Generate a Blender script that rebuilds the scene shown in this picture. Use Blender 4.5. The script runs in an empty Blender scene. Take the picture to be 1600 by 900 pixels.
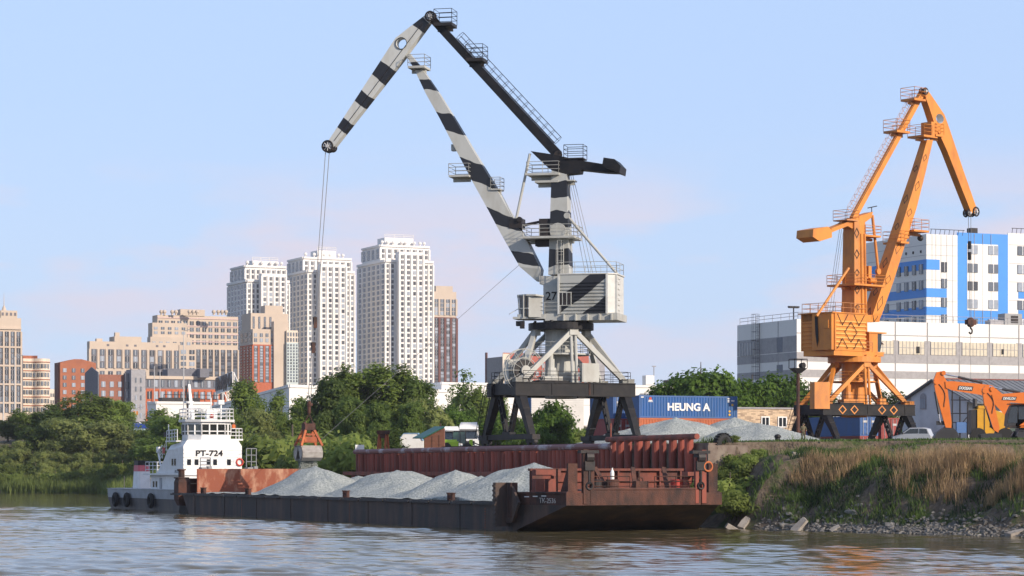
import bpy, bmesh, math, random
import numpy as np
from mathutils import Vector, Matrix, Euler
from mathutils.geometry import tessellate_polygon
R = math.radians
random.seed(7)
rng = np.random.default_rng(7)
scene = bpy.context.scene
COL = scene.collection
# ---------------------------------------------------------------- camera
F, CX, HY, EYE = 4000.0, 800.0, 735.0, 4.0
cam_d = bpy.data.cameras.new("camera"); cam = bpy.data.objects.new("camera", cam_d); COL.objects.link(cam)
cam.location = (0, 0, EYE); cam.rotation_euler = (R(90), 0, 0)
cam_d.sensor_width = 36; cam_d.lens = 90; cam_d.shift_y = (HY - 450) / 1600
cam_d.clip_start = 1; cam_d.clip_end = 30000
scene.camera = cam
# ---------------------------------------------------------------- sky, sun, exposure
SUN_AZ, SUN_EL = 129, 24      # azimuth clockwise from +Y
w = bpy.data.worlds.new("World"); scene.world = w; w.use_nodes = True
nt = w.node_tree; N = nt.nodes; L = nt.links
bg = N['Background']; bg.inputs[1].default_value = 0.15
sky = N.new('ShaderNodeTexSky'); sky.sky_type = 'NISHITA'; sky.sun_disc = False
sky.sun_elevation = R(SUN_EL); sky.sun_rotation = R(SUN_AZ)
sky.air_density = 1.0; sky.dust_density = 0.6; sky.ozone_density = 3.0
tc = N.new('ShaderNodeTexCoord')
mp = N.new('ShaderNodeMapping'); mp.inputs['Scale'].default_value = (7, 7, 26)
nz = N.new('ShaderNodeTexNoise'); nz.inputs['Scale'].default_value = 1.0; nz.inputs['Detail'].default_value = 6; nz.inputs['Roughness'].default_value = .55
L.new(tc.outputs['Generated'], mp.inputs[0]); L.new(mp.outputs[0], nz.inputs['Vector'])
sep = N.new('ShaderNodeSeparateXYZ'); L.new(tc.outputs['Generated'], sep.inputs[0])
rp = N.new('ShaderNodeValToRGB'); e = rp.color_ramp.elements
e[0].position = .43; e[0].color = (0, 0, 0, 1); e[1].position = .56; e[1].color = (1, 1, 1, 1)
L.new(nz.outputs['Fac'], rp.inputs[0])
el = N.new('ShaderNodeValToRGB'); e = el.color_ramp.elements     # clouds lie low over the horizon
e[0].position = 0.02; e[0].color = (.2, .2, .2, 1); e[1].position = 0.128; e[1].color = (0, 0, 0, 1)
x = el.color_ramp.elements.new(.085); x.color = (.95, .95, .95, 1)
L.new(sep.outputs['Z'], el.inputs[0])
ml = N.new('ShaderNodeMath'); ml.operation = 'MULTIPLY'; L.new(rp.outputs[0], ml.inputs[0]); L.new(el.outputs[0], ml.inputs[1])
CLOUD = N.new('ShaderNodeMixRGB'); CLOUD.inputs[2].default_value = (2.95, 2.72, 3.12, 1)
TINT = N.new('ShaderNodeMixRGB'); TINT.blend_type = 'MULTIPLY'; TINT.inputs[0].default_value = 1; TINT.inputs[2].default_value = (1.1, .88, .78, 1)
L.new(sky.outputs[0], TINT.inputs[1])
AIR = N.new('ShaderNodeMixRGB'); lowair = N.new('ShaderNodeValToRGB'); e = lowair.color_ramp.elements
e[0].position = 0.0; e[0].color = (.92, .92, .92, 1); e[1].position = .5; e[1].color = (0, 0, 0, 1)
x = lowair.color_ramp.elements.new(.2); x.color = (.85, .85, .85, 1)
acol = N.new('ShaderNodeValToRGB'); e = acol.color_ramp.elements
e[0].position = 0.0; e[0].color = (.55, .71, .95, 1); e[1].position = .14; e[1].color = (.48, .66, 1.0, 1)
asc = N.new('ShaderNodeMixRGB'); asc.blend_type = 'MULTIPLY'; asc.inputs[0].default_value = 1; asc.inputs[2].default_value = (3.72, 3.72, 3.72, 1)
L.new(sep.outputs['Z'], lowair.inputs[0]); L.new(sep.outputs['Z'], acol.inputs[0]); L.new(acol.outputs[0], asc.inputs[1])
L.new(lowair.outputs[0], AIR.inputs[0]); L.new(TINT.outputs[0], AIR.inputs[1]); L.new(asc.outputs[0], AIR.inputs[2])
L.new(AIR.outputs[0], CLOUD.inputs[1]); L.new(ml.outputs[0], CLOUD.inputs[0]); L.new(CLOUD.outputs[0], bg.inputs[0])
sd = bpy.data.lights.new("sun", 'SUN'); sun = bpy.data.objects.new("sun", sd); COL.objects.link(sun)
sd.energy = 2.75; sd.angle = R(.5); sd.color = (1.0, .87, .72)
_az, _el = R(SUN_AZ), R(SUN_EL)
SUNV = Vector((math.sin(_az) * math.cos(_el), math.cos(_az) * math.cos(_el), math.sin(_el)))
sun.rotation_euler = SUNV.to_track_quat('Z', 'Y').to_euler(); sun.location = (60, -60, 80)
vs = scene.view_settings; vs.view_transform = 'Standard'; vs.look = 'None'; vs.gamma = 1; vs.exposure = 0.85; vs.use_curve_mapping = False
scene.cycles.use_denoising = True
scene.cycles.volume_bounces = 0; scene.cycles.max_bounces = 6; scene.cycles.diffuse_bounces = 2; scene.cycles.glossy_bounces = 3; scene.cycles.transmission_bounces = 4

# ---------------------------------------------------------------- helpers
def at(px, py, Y): return Vector(((px - CX) / F * Y, Y, EYE + (HY - py) / F * Y))
def hz(py, Y): return EYE + (HY - py) / F * Y
U = Vector((.404, -.9148, 0)).normalized()      # along the quay, towards the camera
V = Vector((.9148, .404, 0)).normalized()       # across, inland
Z = Vector((0, 0, 1))
WM = {}
def wm(o): return WM.get(o.name, Matrix.Identity(4)) if o else Matrix.Identity(4)
def tag(o, label=None, cat=None, group=None, kind=None):
    if label: o['label'] = label
    if cat: o['category'] = cat
    if group: o['group'] = group
    if kind: o['kind'] = kind
    return o
def thing(name, label, cat, loc=(0, 0, 0), rz=0, group=None, sc=1):
    o = bpy.data.objects.new(name, None); COL.objects.link(o)
    o.empty_display_size = .5
    o.location = loc; o.rotation_euler = (0, 0, rz); o.scale = (sc,) * 3
    WM[o.name] = Matrix.Translation(Vector(loc)) @ Matrix.Rotation(rz, 4, 'Z') @ Matrix.Scale(sc, 4)
    return tag(o, label, cat, group)
def link(name, me, parent=None):
    o = bpy.data.objects.new(name, me); COL.objects.link(o)
    if parent: o.parent = parent
    WM[o.name] = wm(parent)
    return o
def copy_tree(o, parent=None):
    c = o.copy(); COL.objects.link(c)
    if parent: c.parent = parent
    for ch in list(o.children): copy_tree(ch, c)
    return c
class MB:
    def __init__(s): s.v = []; s.f = []; s.m = []; s.t = []
    def add(s, vs, fs, m=0, t=None):
        b = len(s.v); s.v += [tuple(p) for p in vs]; s.t += list(t) if t is not None else [0.0] * len(vs)
        for f in fs: s.f.append(tuple(i + b for i in f)); s.m.append(m)
        return s
    def hexa(s, p, m=0, t=None):   # 4 bottom ccw, 4 top
        return s.add(p, [(3, 2, 1, 0), (4, 5, 6, 7), (0, 1, 5, 4), (1, 2, 6, 5), (2, 3, 7, 6), (3, 0, 4, 7)], m, t)
    def obox(s, c, ax, ay, az, m=0, t=None):    # half-extent vectors
        c = Vector(c)
        return s.hexa([c - ax - ay - az, c + ax - ay - az, c + ax + ay - az, c - ax + ay - az,
                       c - ax - ay + az, c + ax - ay + az, c + ax + ay + az, c - ax + ay + az], m, t)
    def box(s, x0, x1, y0, y1, z0, z1, m=0):
        return s.hexa([(x0, y0, z0), (x1, y0, z0), (x1, y1, z0), (x0, y1, z0), (x0, y0, z1), (x1, y0, z1), (x1, y1, z1), (x0, y1, z1)], m)
    def bar(s, p0, p1, w, h=None, up=None, m=0, w1=None, h1=None, t=None):
        p0 = Vector(p0); p1 = Vector(p1); h = w if h is None else h; w1 = w if w1 is None else w1; h1 = h if h1 is None else h1
        d = (p1 - p0).normalized(); up = Vector(up) if up is not None else Z
        a = d.cross(up)
        if a.length < 1e-4: a = d.cross(Vector((1, 0, 0)))
        a.normalize(); b = a.cross(d).normalized()
        def q(p, w, h): return [p - a * w / 2 - b * h / 2, p + a * w / 2 - b * h / 2, p + a * w / 2 + b * h / 2, p - a * w / 2 + b * h / 2]
        s.add(q(p0, w, h) + q(p1, w1, h1), [(0, 1, 2, 3), (7, 6, 5, 4), (0, 4, 5, 1), (1, 5, 6, 2), (2, 6, 7, 3), (3, 7, 4, 0)], m, t)
        return s
    def tube(s, p0, p1, r, r1=None, n=8, m=0, cap=True):
        p0 = Vector(p0); p1 = Vector(p1); r1 = r if r1 is None else r1
        d = (p1 - p0).normalized(); a = d.cross(Z)
        if a.length < 1e-4: a = d.cross(Vector((1, 0, 0)))
        a.normalize(); b = d.cross(a)
        vs = []
        for p, q in ((p0, r), (p1, r1)):
            for i in range(n):
                g = 2 * math.pi * i / n; vs.append(p + a * math.cos(g) * q + b * math.sin(g) * q)
        fs = [(i, (i + 1) % n, n + (i + 1) % n, n + i) for i in range(n)]
        if cap: fs += [tuple(range(n - 1, -1, -1)), tuple(range(n, 2 * n))]
        return s.add(vs, fs, m)
    def path(s, pts, r, n=5, m=0):
        for a, b in zip(pts, pts[1:]): s.tube(a, b, r, n=n, m=m)
        return s
    def plate(s, pts, off, m=0, holes=(), t=None):     # planar polygon (world pts) extruded by off
        off = Vector(off); loops = [[Vector(p) for p in pts]] + [[Vector(p) for p in h] for h in holes]
        tr = tessellate_polygon(loops); flat = [p for l in loops for p in l]; n = len(flat)
        fs = [tuple(q) for q in tr] + [tuple(i + n for i in reversed(q)) for q in tr]
        b = 0
        for l in loops:
            k = len(l)
            for i in range(k):
                a, c = b + i, b + (i + 1) % k; fs.append((a, c, c + n, a + n))
            b += k
        tt = None if t is None else list(t) * 2
        return s.add(flat + [p + off for p in flat], fs, m, tt)
    def loft(s, secs, m=0, cap=True, closed=True, t=None):
        n = len(secs[0]); vs = [p for q in secs for p in q]; fs = []
        for k in range(len(secs) - 1):
            for i in range(n if closed else n - 1):
                j = (i + 1) % n; fs.append((k * n + i, k * n + j, (k + 1) * n + j, (k + 1) * n + i))
        if cap: fs += [tuple(range(n - 1, -1, -1)), tuple((len(secs) - 1) * n + i for i in range(n))]
        tt = None if t is None else [x for x in t for _ in range(n)]
        return s.add(vs, fs, m, tt)
    def ball(s, c, r, n=8, m=0, sz=1):
        c = Vector(c); secs = []
        for k in range(n + 1):
            a = -math.pi / 2 + math.pi * k / n
            secs.append([c + Vector((math.cos(a) * math.cos(2 * math.pi * i / n) * r, math.cos(a) * math.sin(2 * math.pi * i / n) * r, math.sin(a) * r * sz)) for i in range(n)])
        return s.loft(secs, m)
    def ring(s, c, axis, r, tr, n=20, k=6, m=0):
        c = Vector(c); axis = Vector(axis).normalized(); a = axis.cross(Z)
        if a.length < 1e-4: a = Vector((1, 0, 0))
        a.normalize(); b = axis.cross(a); secs = []
        for i in range(n + 1):
            g = 2 * math.pi * i / n; d = a * math.cos(g) + b * math.sin(g)
            secs.append([c + d * (r + tr * math.cos(2 * math.pi * j / k)) + axis * tr * math.sin(2 * math.pi * j / k) for j in range(k)])
        return s.loft(secs, m, cap=False)
    def disc(s, c, axis, r, th, n=20, m=0):
        c = Vector(c); ax = Vector(axis).normalized() * th / 2
        return s.tube(c - ax, c + ax, r, n=n, m=m)
    def rail(s, pts, h=1.0, r=.03, step=1.6, mid=1, m=0, closed=False):
        pts = [Vector(p) for p in pts]
        if closed: pts = pts + [pts[0]]
        for a, b in zip(pts, pts[1:]):
            for k in range(1, mid + 2): s.tube(a + Z * h * k / (mid + 1), b + Z * h * k / (mid + 1), r, n=4, m=m, cap=False)
            n = max(1, int((b - a).length / step))
            for i in range(n + 1): s.tube(a.lerp(b, i / n), a.lerp(b, i / n) + Z * h, r, n=4, m=m, cap=False)
        return s
    def mesh(s, name, mats, parent=None, smooth=False, inv=None):
        me = bpy.data.meshes.new(name)
        M = inv if inv is not None else wm(parent).inverted()
        vs = [M @ Vector(p) for p in s.v]
        me.from_pydata(vs, [], s.f); me.update()
        for x in (mats if isinstance(mats, (list, tuple)) else [mats]): me.materials.append(x)
        me.polygons.foreach_set('material_index', s.m)
        if any(s.t):
            at_ = me.attributes.new('t', 'FLOAT', 'POINT'); at_.data.foreach_set('value', s.t)
        bm = bmesh.new(); bm.from_mesh(me); bmesh.ops.recalc_face_normals(bm, faces=bm.faces); bm.to_mesh(me); bm.free()
        if smooth: me.polygons.foreach_set('use_smooth', [True] * len(me.polygons))
        return me
    def build(s, name, mats, parent=None, smooth=False):
        return link(name, s.mesh(name, mats, parent, smooth), parent)

# ---------------------------------------------------------------- materials
MATS = {}
def mat(name, c, r=.6, c2=None, sc=1.5, amt=.6, streak=1.0, bump=0, bsc=12, metal=0, spec=.5, lo=.4, hi=.65, rnd=0):
    m = bpy.data.materials.new(name); m.use_nodes = True; nt = m.node_tree; N = nt.nodes; L = nt.links
    b = N['Principled BSDF']; b.inputs['Roughness'].default_value = r; b.inputs['Metallic'].default_value = metal
    b.inputs['Specular IOR Level'].default_value = spec
    if c2 is None: c2 = tuple(x * .72 for x in c)
    tc = N.new('ShaderNodeTexCoord'); mp = N.new('ShaderNodeMapping'); mp.inputs['Scale'].default_value = (sc, sc, sc * streak)
    nz = N.new('ShaderNodeTexNoise'); nz.inputs['Scale'].default_value = 1; nz.inputs['Detail'].default_value = 7; nz.inputs['Roughness'].default_value = .62
    L.new(tc.outputs['Object'], mp.inputs[0]); L.new(mp.outputs[0], nz.inputs['Vector'])
    rp = N.new('ShaderNodeValToRGB'); rp.color_ramp.elements[0].position = lo; rp.color_ramp.elements[1].position = hi
    rp.color_ramp.elements[0].color = (0, 0, 0, 1); rp.color_ramp.elements[1].color = (amt,) * 3 + (1,)
    L.new(nz.outputs['Fac'], rp.inputs[0])
    mx = N.new('ShaderNodeMixRGB'); mx.inputs[1].default_value = (*c, 1); mx.inputs[2].default_value = (*c2, 1)
    L.new(rp.outputs[0], mx.inputs[0]); out = mx.outputs[0]
    if rnd:
        oi = N.new('ShaderNodeObjectInfo'); hs = N.new('ShaderNodeHueSaturation')
        mr = N.new('ShaderNodeMapRange'); mr.inputs[3].default_value = 1 - rnd; mr.inputs[4].default_value = 1 + rnd
        L.new(oi.outputs['Random'], mr.inputs[0]); L.new(mr.outputs[0], hs.inputs['Value']); L.new(out, hs.inputs['Color']); out = hs.outputs[0]
    L.new(out, b.inputs['Base Color'])
    if bump:
        n2 = N.new('ShaderNodeTexNoise'); n2.inputs['Scale'].default_value = bsc; n2.inputs['Detail'].default_value = 4
        L.new(tc.outputs['Object'], n2.inputs['Vector'])
        bp = N.new('ShaderNodeBump'); bp.inputs['Strength'].default_value = 1; bp.inputs['Distance'].default_value = bump
        L.new(n2.outputs['Fac'], bp.inputs['Height']); L.new(bp.outputs[0], b.inputs['Normal'])
    MATS[name] = m
    return m
def band_mat(name, c, c2, bands, T, wob=.5, wsc=.8, r=.5):
    """light paint with dark bands along the stored length t"""
    m = mat(name, c, r, c2=tuple(x * k for x, k in zip(c, (.66, .6, .5))), sc=.8, amt=.6, streak=.4, lo=.45, hi=.75); nt = m.node_tree; N = nt.nodes; L = nt.links
    b = N['Principled BSDF']; base = b.inputs['Base Color'].links[0].from_socket
    a = N.new('ShaderNodeAttribute'); a.attribute_name = 't'
    tc = N.new('ShaderNodeTexCoord'); nz = N.new('ShaderNodeTexNoise'); nz.inputs['Scale'].default_value = wsc; nz.inputs['Detail'].default_value = 1
    L.new(tc.outputs['Object'], nz.inputs['Vector'])
    m1 = N.new('ShaderNodeMath'); m1.operation = 'MULTIPLY_ADD'; L.new(nz.outputs['Fac'], m1.inputs[0]); m1.inputs[1].default_value = 2 * wob; L.new(a.outputs['Fac'], m1.inputs[2])
    m2 = N.new('ShaderNodeMath'); m2.operation = 'SUBTRACT'; L.new(m1.outputs[0], m2.inputs[0]); m2.inputs[1].default_value = wob
    m3 = N.new('ShaderNodeMath'); m3.operation = 'DIVIDE'; L.new(m2.outputs[0], m3.inputs[0]); m3.inputs[1].default_value = T
    rp = N.new('ShaderNodeValToRGB'); rp.color_ramp.interpolation = 'CONSTANT'; els = rp.color_ramp.elements
    els[0].position = 0; els[0].color = (0, 0, 0, 1); els.remove(els[1])
    for t0, t1 in bands:
        x = els.new(max(.0005, t0 / T)); x.color = (1, 1, 1, 1); x = els.new(min(.9999, t1 / T)); x.color = (0, 0, 0, 1)
    L.new(m3.outputs[0], rp.inputs[0])
    mx = N.new('ShaderNodeMixRGB'); L.new(rp.outputs[0], mx.inputs[0]); L.new(base, mx.inputs[1]); mx.inputs[2].default_value = (*c2, 1)
    L.new(mx.outputs[0], b.inputs['Base Color'])
    return m
M_black = mat('black_paint', (.010, .011, .014), .5, (.028, .024, .022), spec=.2)
M_dark = mat('dark_steel', (.02, .02, .022), .55, (.05, .036, .03), spec=.25)
M_white = mat('white_paint', (.78, .78, .76), .5, (.62, .6, .56), amt=.5)
M_cgrey = mat('crane_grey', (.44, .445, .41), .55, (.30, .28, .24), sc=.7, amt=.7, streak=.4, lo=.45, hi=.7)
M_orange = mat('crane_orange', (.66, .24, .034), .55, (.38, .13, .035), sc=.6, amt=.8, streak=.45, lo=.45, hi=.72)
M_orangeD = mat('crane_orange_rail', (.55, .25, .10), .6)
M_rust = mat('rust', (.12, .05, .034), .8, (.036, .024, .021), sc=1.1, amt=.95, streak=.4, bump=.03, lo=.36, hi=.62, spec=.3)
M_rustO = mat('orange_rust', (.50, .14, .04), .8, (.24, .062, .032), sc=.8, amt=.95, streak=.5, bump=.02)
M_rustR = mat('red_rust', (.25, .06, .036), .75, (.10, .038, .028), sc=1.2, amt=.9, streak=.3)
M_hull = mat('barge_hull_black', (.042, .034, .032), .65, (.13, .075, .05), sc=.6, amt=.9, streak=.22, bump=.02, spec=.3, lo=.44, hi=.7)
M_deck = mat('barge_deck_dust', (.42, .42, .41), .9, (.25, .22, .2), sc=1)
M_gravel = mat('grey_gravel', (.47, .495, .465), .95, (.24, .27, .255), sc=6, amt=1, bump=.13, bsc=9, lo=.42, hi=.58)
M_glass = mat('window_glass', (.02, .025, .03), .08, spec=.9)
M_glassB = mat('pale_window_glass', (.16, .2, .25), .15, spec=.8)
M_tyre = mat('rubber', (.02, .02, .02), .85)
M_rope = mat('steel_rope', (.2, .2, .2), .6)
M_concrete = mat('concrete', (.42, .40, .37), .85, (.3, .28, .26))
M_red = mat('red_paint', (.5, .05, .03), .55)
M_navy = mat('blue_paint', (.02, .10, .28), .5, (.02, .07, .2))
M_steelw = mat('galvanised', (.5, .5, .5), .5)
def text(s, name, m, parent, origin, dx, dz, size, bold=0.0, shear=0, ext=.01, fit=None):
    cu = bpy.data.curves.new(name, 'FONT'); cu.body = s; cu.size = 1; cu.extrude = .004; cu.offset = bold; cu.shear = shear; cu.align_x = 'CENTER'; cu.align_y = 'CENTER'
    to = bpy.data.objects.new('tmp_text', cu); COL.objects.link(to)
    dg = bpy.context.evaluated_depsgraph_get(); me = bpy.data.meshes.new_from_object(to.evaluated_get(dg))
    bpy.data.objects.remove(to); bpy.data.curves.remove(cu)
    xs = [v.co.x for v in me.vertices]; wd = max(xs) - min(xs); cxx = (max(xs) + min(xs)) / 2
    ys = [v.co.y for v in me.vertices]; ht = max(ys) - min(ys); cyy = (max(ys) + min(ys)) / 2
    sx = (fit / wd) if fit else size / ht; sy = size / ht
    dx = Vector(dx).normalized(); dz = Vector(dz).normalized(); n = dx.cross(dz)
    inv = wm(parent).inverted()
    for v in me.vertices:
        p = Vector(origin) + dx * (v.co.x - cxx) * sx + dz * (v.co.y - cyy) * sy + n * (v.co.z * 2 + ext)
        v.co = inv @ p
    me.name = name; me.materials.clear(); me.materials.append(m); me.update()
    return link(name, me, parent)
# ================================================================ terrain and river
from mathutils import noise as mnoise
SHORE = [(-3000, 1150), (-900, 640), (-250, 500), (-91, 456), (-72, 447), (-47, 345), (-19, 256), (-15.2, 246),
         (13.0, 182.1), (15.4, 174.0), (30.5, 152.4), (62, 112), (260, -140), (3000, -3600)]
QUAY = 7
def shore_d(X, Y):
    X = np.asarray(X, float); Y = np.asarray(Y, float)
    best = np.full(X.shape, 1e9); idx = np.zeros(X.shape, int)
    for i, ((x0, y0), (x1, y1)) in enumerate(zip(SHORE, SHORE[1:])):
        dx, dy = x1 - x0, y1 - y0; tt = np.clip(((X - x0) * dx + (Y - y0) * dy) / (dx * dx + dy * dy), 0, 1)
        d = np.hypot(X - x0 - tt * dx, Y - y0 - tt * dy); k = d < best; best[k] = d[k]; idx[k] = i
    poly = SHORE + [(20000, -3600), (20000, 30000), (-20000, 30000), (-20000, 1150)]
    ins = np.zeros(X.shape, bool)
    for (x0, y0), (x1, y1) in zip(poly, poly[1:] + poly[:1]):
        if y0 == y1: continue
        c = ((y0 > Y) != (y1 > Y)) & (X < (x1 - x0) * (Y - y0) / (y1 - y0) + x0); ins ^= c
    return np.where(ins, best, -best), idx
def fb(x, y, s, seed=0.0): return mnoise.fractal((x / s, y / s, seed), 1.0, 2.0, 4)
FB = np.vectorize(fb)
def ground_z(X, Y):
    X = np.atleast_1d(np.asarray(X, float)); Y = np.atleast_1d(np.asarray(Y, float))
    d, idx = shore_d(X, Y)
    n1 = FB(X, Y, 7.0, 1.3); n2 = FB(X, Y, 1.8, 4.1)
    far = np.interp(Y, [330, 430, 620, 1200], [0, 1.5, 8, 24])
    far = far * np.clip(d / 45, 0, 1)
    inl = np.interp(d, [0, 60, 120], [0, .35, 1.0]) * np.clip((X + 20) / 40, 0, 1)
    qz = np.interp(d, [-1e3, 1.15, 1.5, 6, 30], [-3, -3, 5.95, 6.05, 6.2]) + .05 * n1 * (d > 3) + far + inl
    rq = np.hypot(X - 13.0, Y - 182.1); dc = np.where(idx == QUAY + 1, d * 2.3, d * (1 + 1.2 * np.exp(-(rq / 10) ** 2)))
    dr = dc + 1.5 * n1 * (d > 0.5) * np.clip(d / 3, 0, 1)
    rz = np.interp(dr, [-1e3, -6, 0, .9, 1.6, 3.2, 5.6, 7.4, 9.0, 17, 26, 38], [-3, -2.2, -.03, .35, .55, 1.8, 3.4, 4.2, 4.4, 4.6, 4.9, 5.75]) + .75 * np.exp(-(rq / 11) ** 2) * np.clip((dr - 6) / 4, 0, 1) + (.28 * n2 + .3 * n1) * np.clip(d / 2, 0, 1) * np.clip((16 - d) / 8, .25, 1) + inl + far
    lz = np.interp(d, [-1e3, -6, 0, 3, 14, 40, 90], [-3, -2.2, -.03, .7, 2.6, 5.2, 6.3]) + (.5 * n1) * np.clip(d / 8, 0, 1) + far
    lz2 = np.interp(d, [-1e3, -6, 0, 3, 8, 14, 40], [-3, -2.2, -.03, .9, 4.2, 6.0, 6.3]) + .15 * n1 * np.clip(d / 8, 0, 1) + far
    ky = np.clip((Y - 380) / 60, 0, 1); lz = lz * ky + lz2 * (1 - ky)
    z = np.where(idx == QUAY, qz, np.where(idx > QUAY, rz, lz))
    return np.where(d < -60, -3.0, z)
def gz(x, y): return float(ground_z([x], [y])[0])
def axis_lines(segs):
    o = []
    for a, b, s in segs: o += list(np.arange(a, b, s))
    return np.array(o + [segs[-1][1]])
gx = axis_lines([(-9000, -2000, 1400), (-2000, -400, 200), (-400, -110, 24), (-110, -22, 3), (-22, 8, 1), (8, 46, .5), (46, 70, 2), (70, 200, 10), (200, 2000, 200), (2000, 9000, 1400)])
gy = axis_lines([(-4000, -200, 400), (-200, 100, 25), (100, 146, 3), (146, 190, .5), (190, 260, 1), (260, 480, 4), (480, 700, 20), (700, 1500, 80), (1500, 3000, 300), (3000, 20000, 2500)])
GX, GY = np.meshgrid(gx, gy); GZ = ground_z(GX.ravel(), GY.ravel())
nx, ny = len(gx), len(gy)
def grid_mesh(name, X, Y, Zv, nx, ny, m, smooth=True):
    co = np.stack([X.ravel(), Y.ravel(), Zv.ravel()], 1)
    i = np.arange(nx * ny).reshape(ny, nx)
    q = np.stack([i[:-1, :-1], i[:-1, 1:], i[1:, 1:], i[1:, :-1]], -1).reshape(-1, 4)
    me = bpy.data.meshes.new(name); me.vertices.add(len(co)); me.vertices.foreach_set('co', co.ravel())
    me.loops.add(q.size); me.loops.foreach_set('vertex_index', q.ravel()); me.polygons.add(len(q))
    me.polygons.foreach_set('loop_start', np.arange(0, q.size, 4)); me.polygons.foreach_set('loop_total', np.full(len(q), 4))
    me.update(calc_edges=True); me.materials.append(m)
    if smooth: me.polygons.foreach_set('use_smooth', [True] * len(q))
    return me
def ground_material():
    m = bpy.data.materials.new('ground_soil'); m.use_nodes = True; nt = m.node_tree; N = nt.nodes; L = nt.links
    b = N['Principled BSDF']; b.inputs['Roughness'].default_value = .95; b.inputs['Specular IOR Level'].default_value = .2
    g = N.new('ShaderNodeNewGeometry')
    def noise(s, d=6):
        n = N.new('ShaderNodeTexNoise'); n.inputs['Scale'].default_value = s; n.inputs['Detail'].default_value = d; n.inputs['Roughness'].default_value = .65
        L.new(g.outputs['Position'], n.inputs['Vector']); return n.outputs['Fac']
    def ramp(f, a, c):
        r = N.new('ShaderNodeValToRGB'); r.color_ramp.elements[0].position = a; r.color_ramp.elements[1].position = c; L.new(f, r.inputs[0]); return r.outputs[0]
    def mix(f, a, c):
        x = N.new('ShaderNodeMixRGB'); L.new(f, x.inputs[0])
        for i, q in ((1, a), (2, c)):
            if isinstance(q, tuple): x.inputs[i].default_value = (*q, 1)
            else: L.new(q, x.inputs[i])
        return x.outputs[0]
    soil = mix(ramp(noise(2.2), .35, .7), (.20, .155, .11), (.095, .072, .05))
    c = mix(ramp(noise(.33),   .49, .59), soil, (.065, .092, .027))
    c = mix(ramp(noise(6), .62, .72), c, (.26, .235, .20))
    L.new(c, b.inputs['Base Color'])
    bp = N.new('ShaderNodeBump'); bp.inputs['Distance'].default_value = .25; L.new(noise(3.5, 8), bp.inputs['Height']); L.new(bp.outputs[0], b.inputs['Normal'])
    return m
tag(link('ground', grid_mesh('ground', GX, GY, GZ, nx, ny, ground_material())), kind='structure')

# water: one sheet with real ripples where the river is near
ang = np.concatenate([np.linspace(-1.35, -.3, 12)[:-1], np.linspace(-.3, .3, 560), np.linspace(.3, 1.35, 12)[1:]])
rows = np.concatenate([np.arange(4, 84, 8.0), np.arange(84, 200, .22), np.arange(200, 280, .5), np.arange(280, 500, 2.0), np.arange(500, 1400, 100.0)])
WA, WR = np.meshgrid(ang, rows); WX = np.tan(WA) * WR; WY = WR
wz = np.zeros_like(WX); r2 = np.random.default_rng(3)
for k in range(46):
    lam = 0.7 * (6.5 ** r2.random()); th = r2.normal(math.pi / 2 + .25, .75); kx, ky = math.cos(th) * 2 * math.pi / lam, math.sin(th) * 2 * math.pi / lam
    wz += (.0029 * lam) * np.sin(kx * WX + ky * WY + r2.random() * 7 + .8 * np.sin(WX * .21 + k) + .8 * np.sin(WY * .17 + 2 * k))
calm = .72 + .4 * np.sin(WY * .11 + 1.3 * np.sin(WX * .05) + .6) * np.sin(WX * .03 + WY * .043 + 1)
wz *= np.clip(calm, .25, 1.2) * np.interp(WY, [60, 84, 200, 320], [0, 1, .9, .25])
wm_ = bpy.data.materials.new('river_water'); wm_.use_nodes = True; nt = wm_.node_tree; N = nt.nodes; L = nt.links
b = N['Principled BSDF']; b.inputs['Base Color'].default_value = (.11, .09, .045, 1); b.inputs['Roughness'].default_value = .06; b.inputs['IOR'].default_value = 1.33; b.inputs['Specular IOR Level'].default_value = .31
g = N.new('ShaderNodeNewGeometry'); mp = N.new('ShaderNodeMapping'); mp.inputs['Scale'].default_value = (1.0, 1.5, 1)
nz = N.new('ShaderNodeTexNoise'); nz.inputs['Scale'].default_value = 1.7; nz.inputs['Detail'].default_value = 4; nz.inputs['Roughness'].default_value = .6
L.new(g.outputs['Position'], mp.inputs[0]); L.new(mp.outputs[0], nz.inputs['Vector'])
bp = N.new('ShaderNodeBump'); bp.inputs['Strength'].default_value = 1; bp.inputs['Distance'].default_value = .012; L.new(nz.outputs['Fac'], bp.inputs['Height']); L.new(bp.outputs[0], b.inputs['Normal'])
tag(link('water', grid_mesh('water', WX, WY, wz, len(ang), len(rows), wm_)), kind='structure')

# ================================================================ quay wall of tubular piles
QA = Vector((-15.2, 246, 0)); QL = 70.2
def quay(t, d=0, z=0): return QA + U * t + V * d + Z * z
qw = thing('quay_wall', 'rusty red quay wall of upright steel tubes under a long pipe rail', 'quay wall', QA)
M_pile = mat('pile_rust', (.24, .052, .032), .75, (.085, .034, .026), sc=1.1, amt=.9, streak=.22, rnd=.35)
M_cap = mat('pipe_cap_paint', (.17, .065, .06), .6, (.40, .36, .38), sc=.35, amt=.9, lo=.52, hi=.6)
mb = MB(); mb.obox(quay(QL / 2, .95, 1.2), U * QL / 2, V * .12, Z * 4.6); mb.obox(quay(QL / 2, 1.35, 5.82), U * QL / 2, V * .45, Z * .14); mb.obox(quay(QL, 2.4, 1.2), U * .12, V * 1.6, Z * 4.6); mb.build('backing_wall', mat('quay_backing', (.23, .19, .15), .85, (.09, .05, .04), sc=.6, amt=.9), qw)
mb = MB(); mb.tube(quay(-.3, .25, 5.78), quay(56, .25, 5.84), .24, n=10); mb.build('pipe_rail', M_cap, qw)
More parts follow.
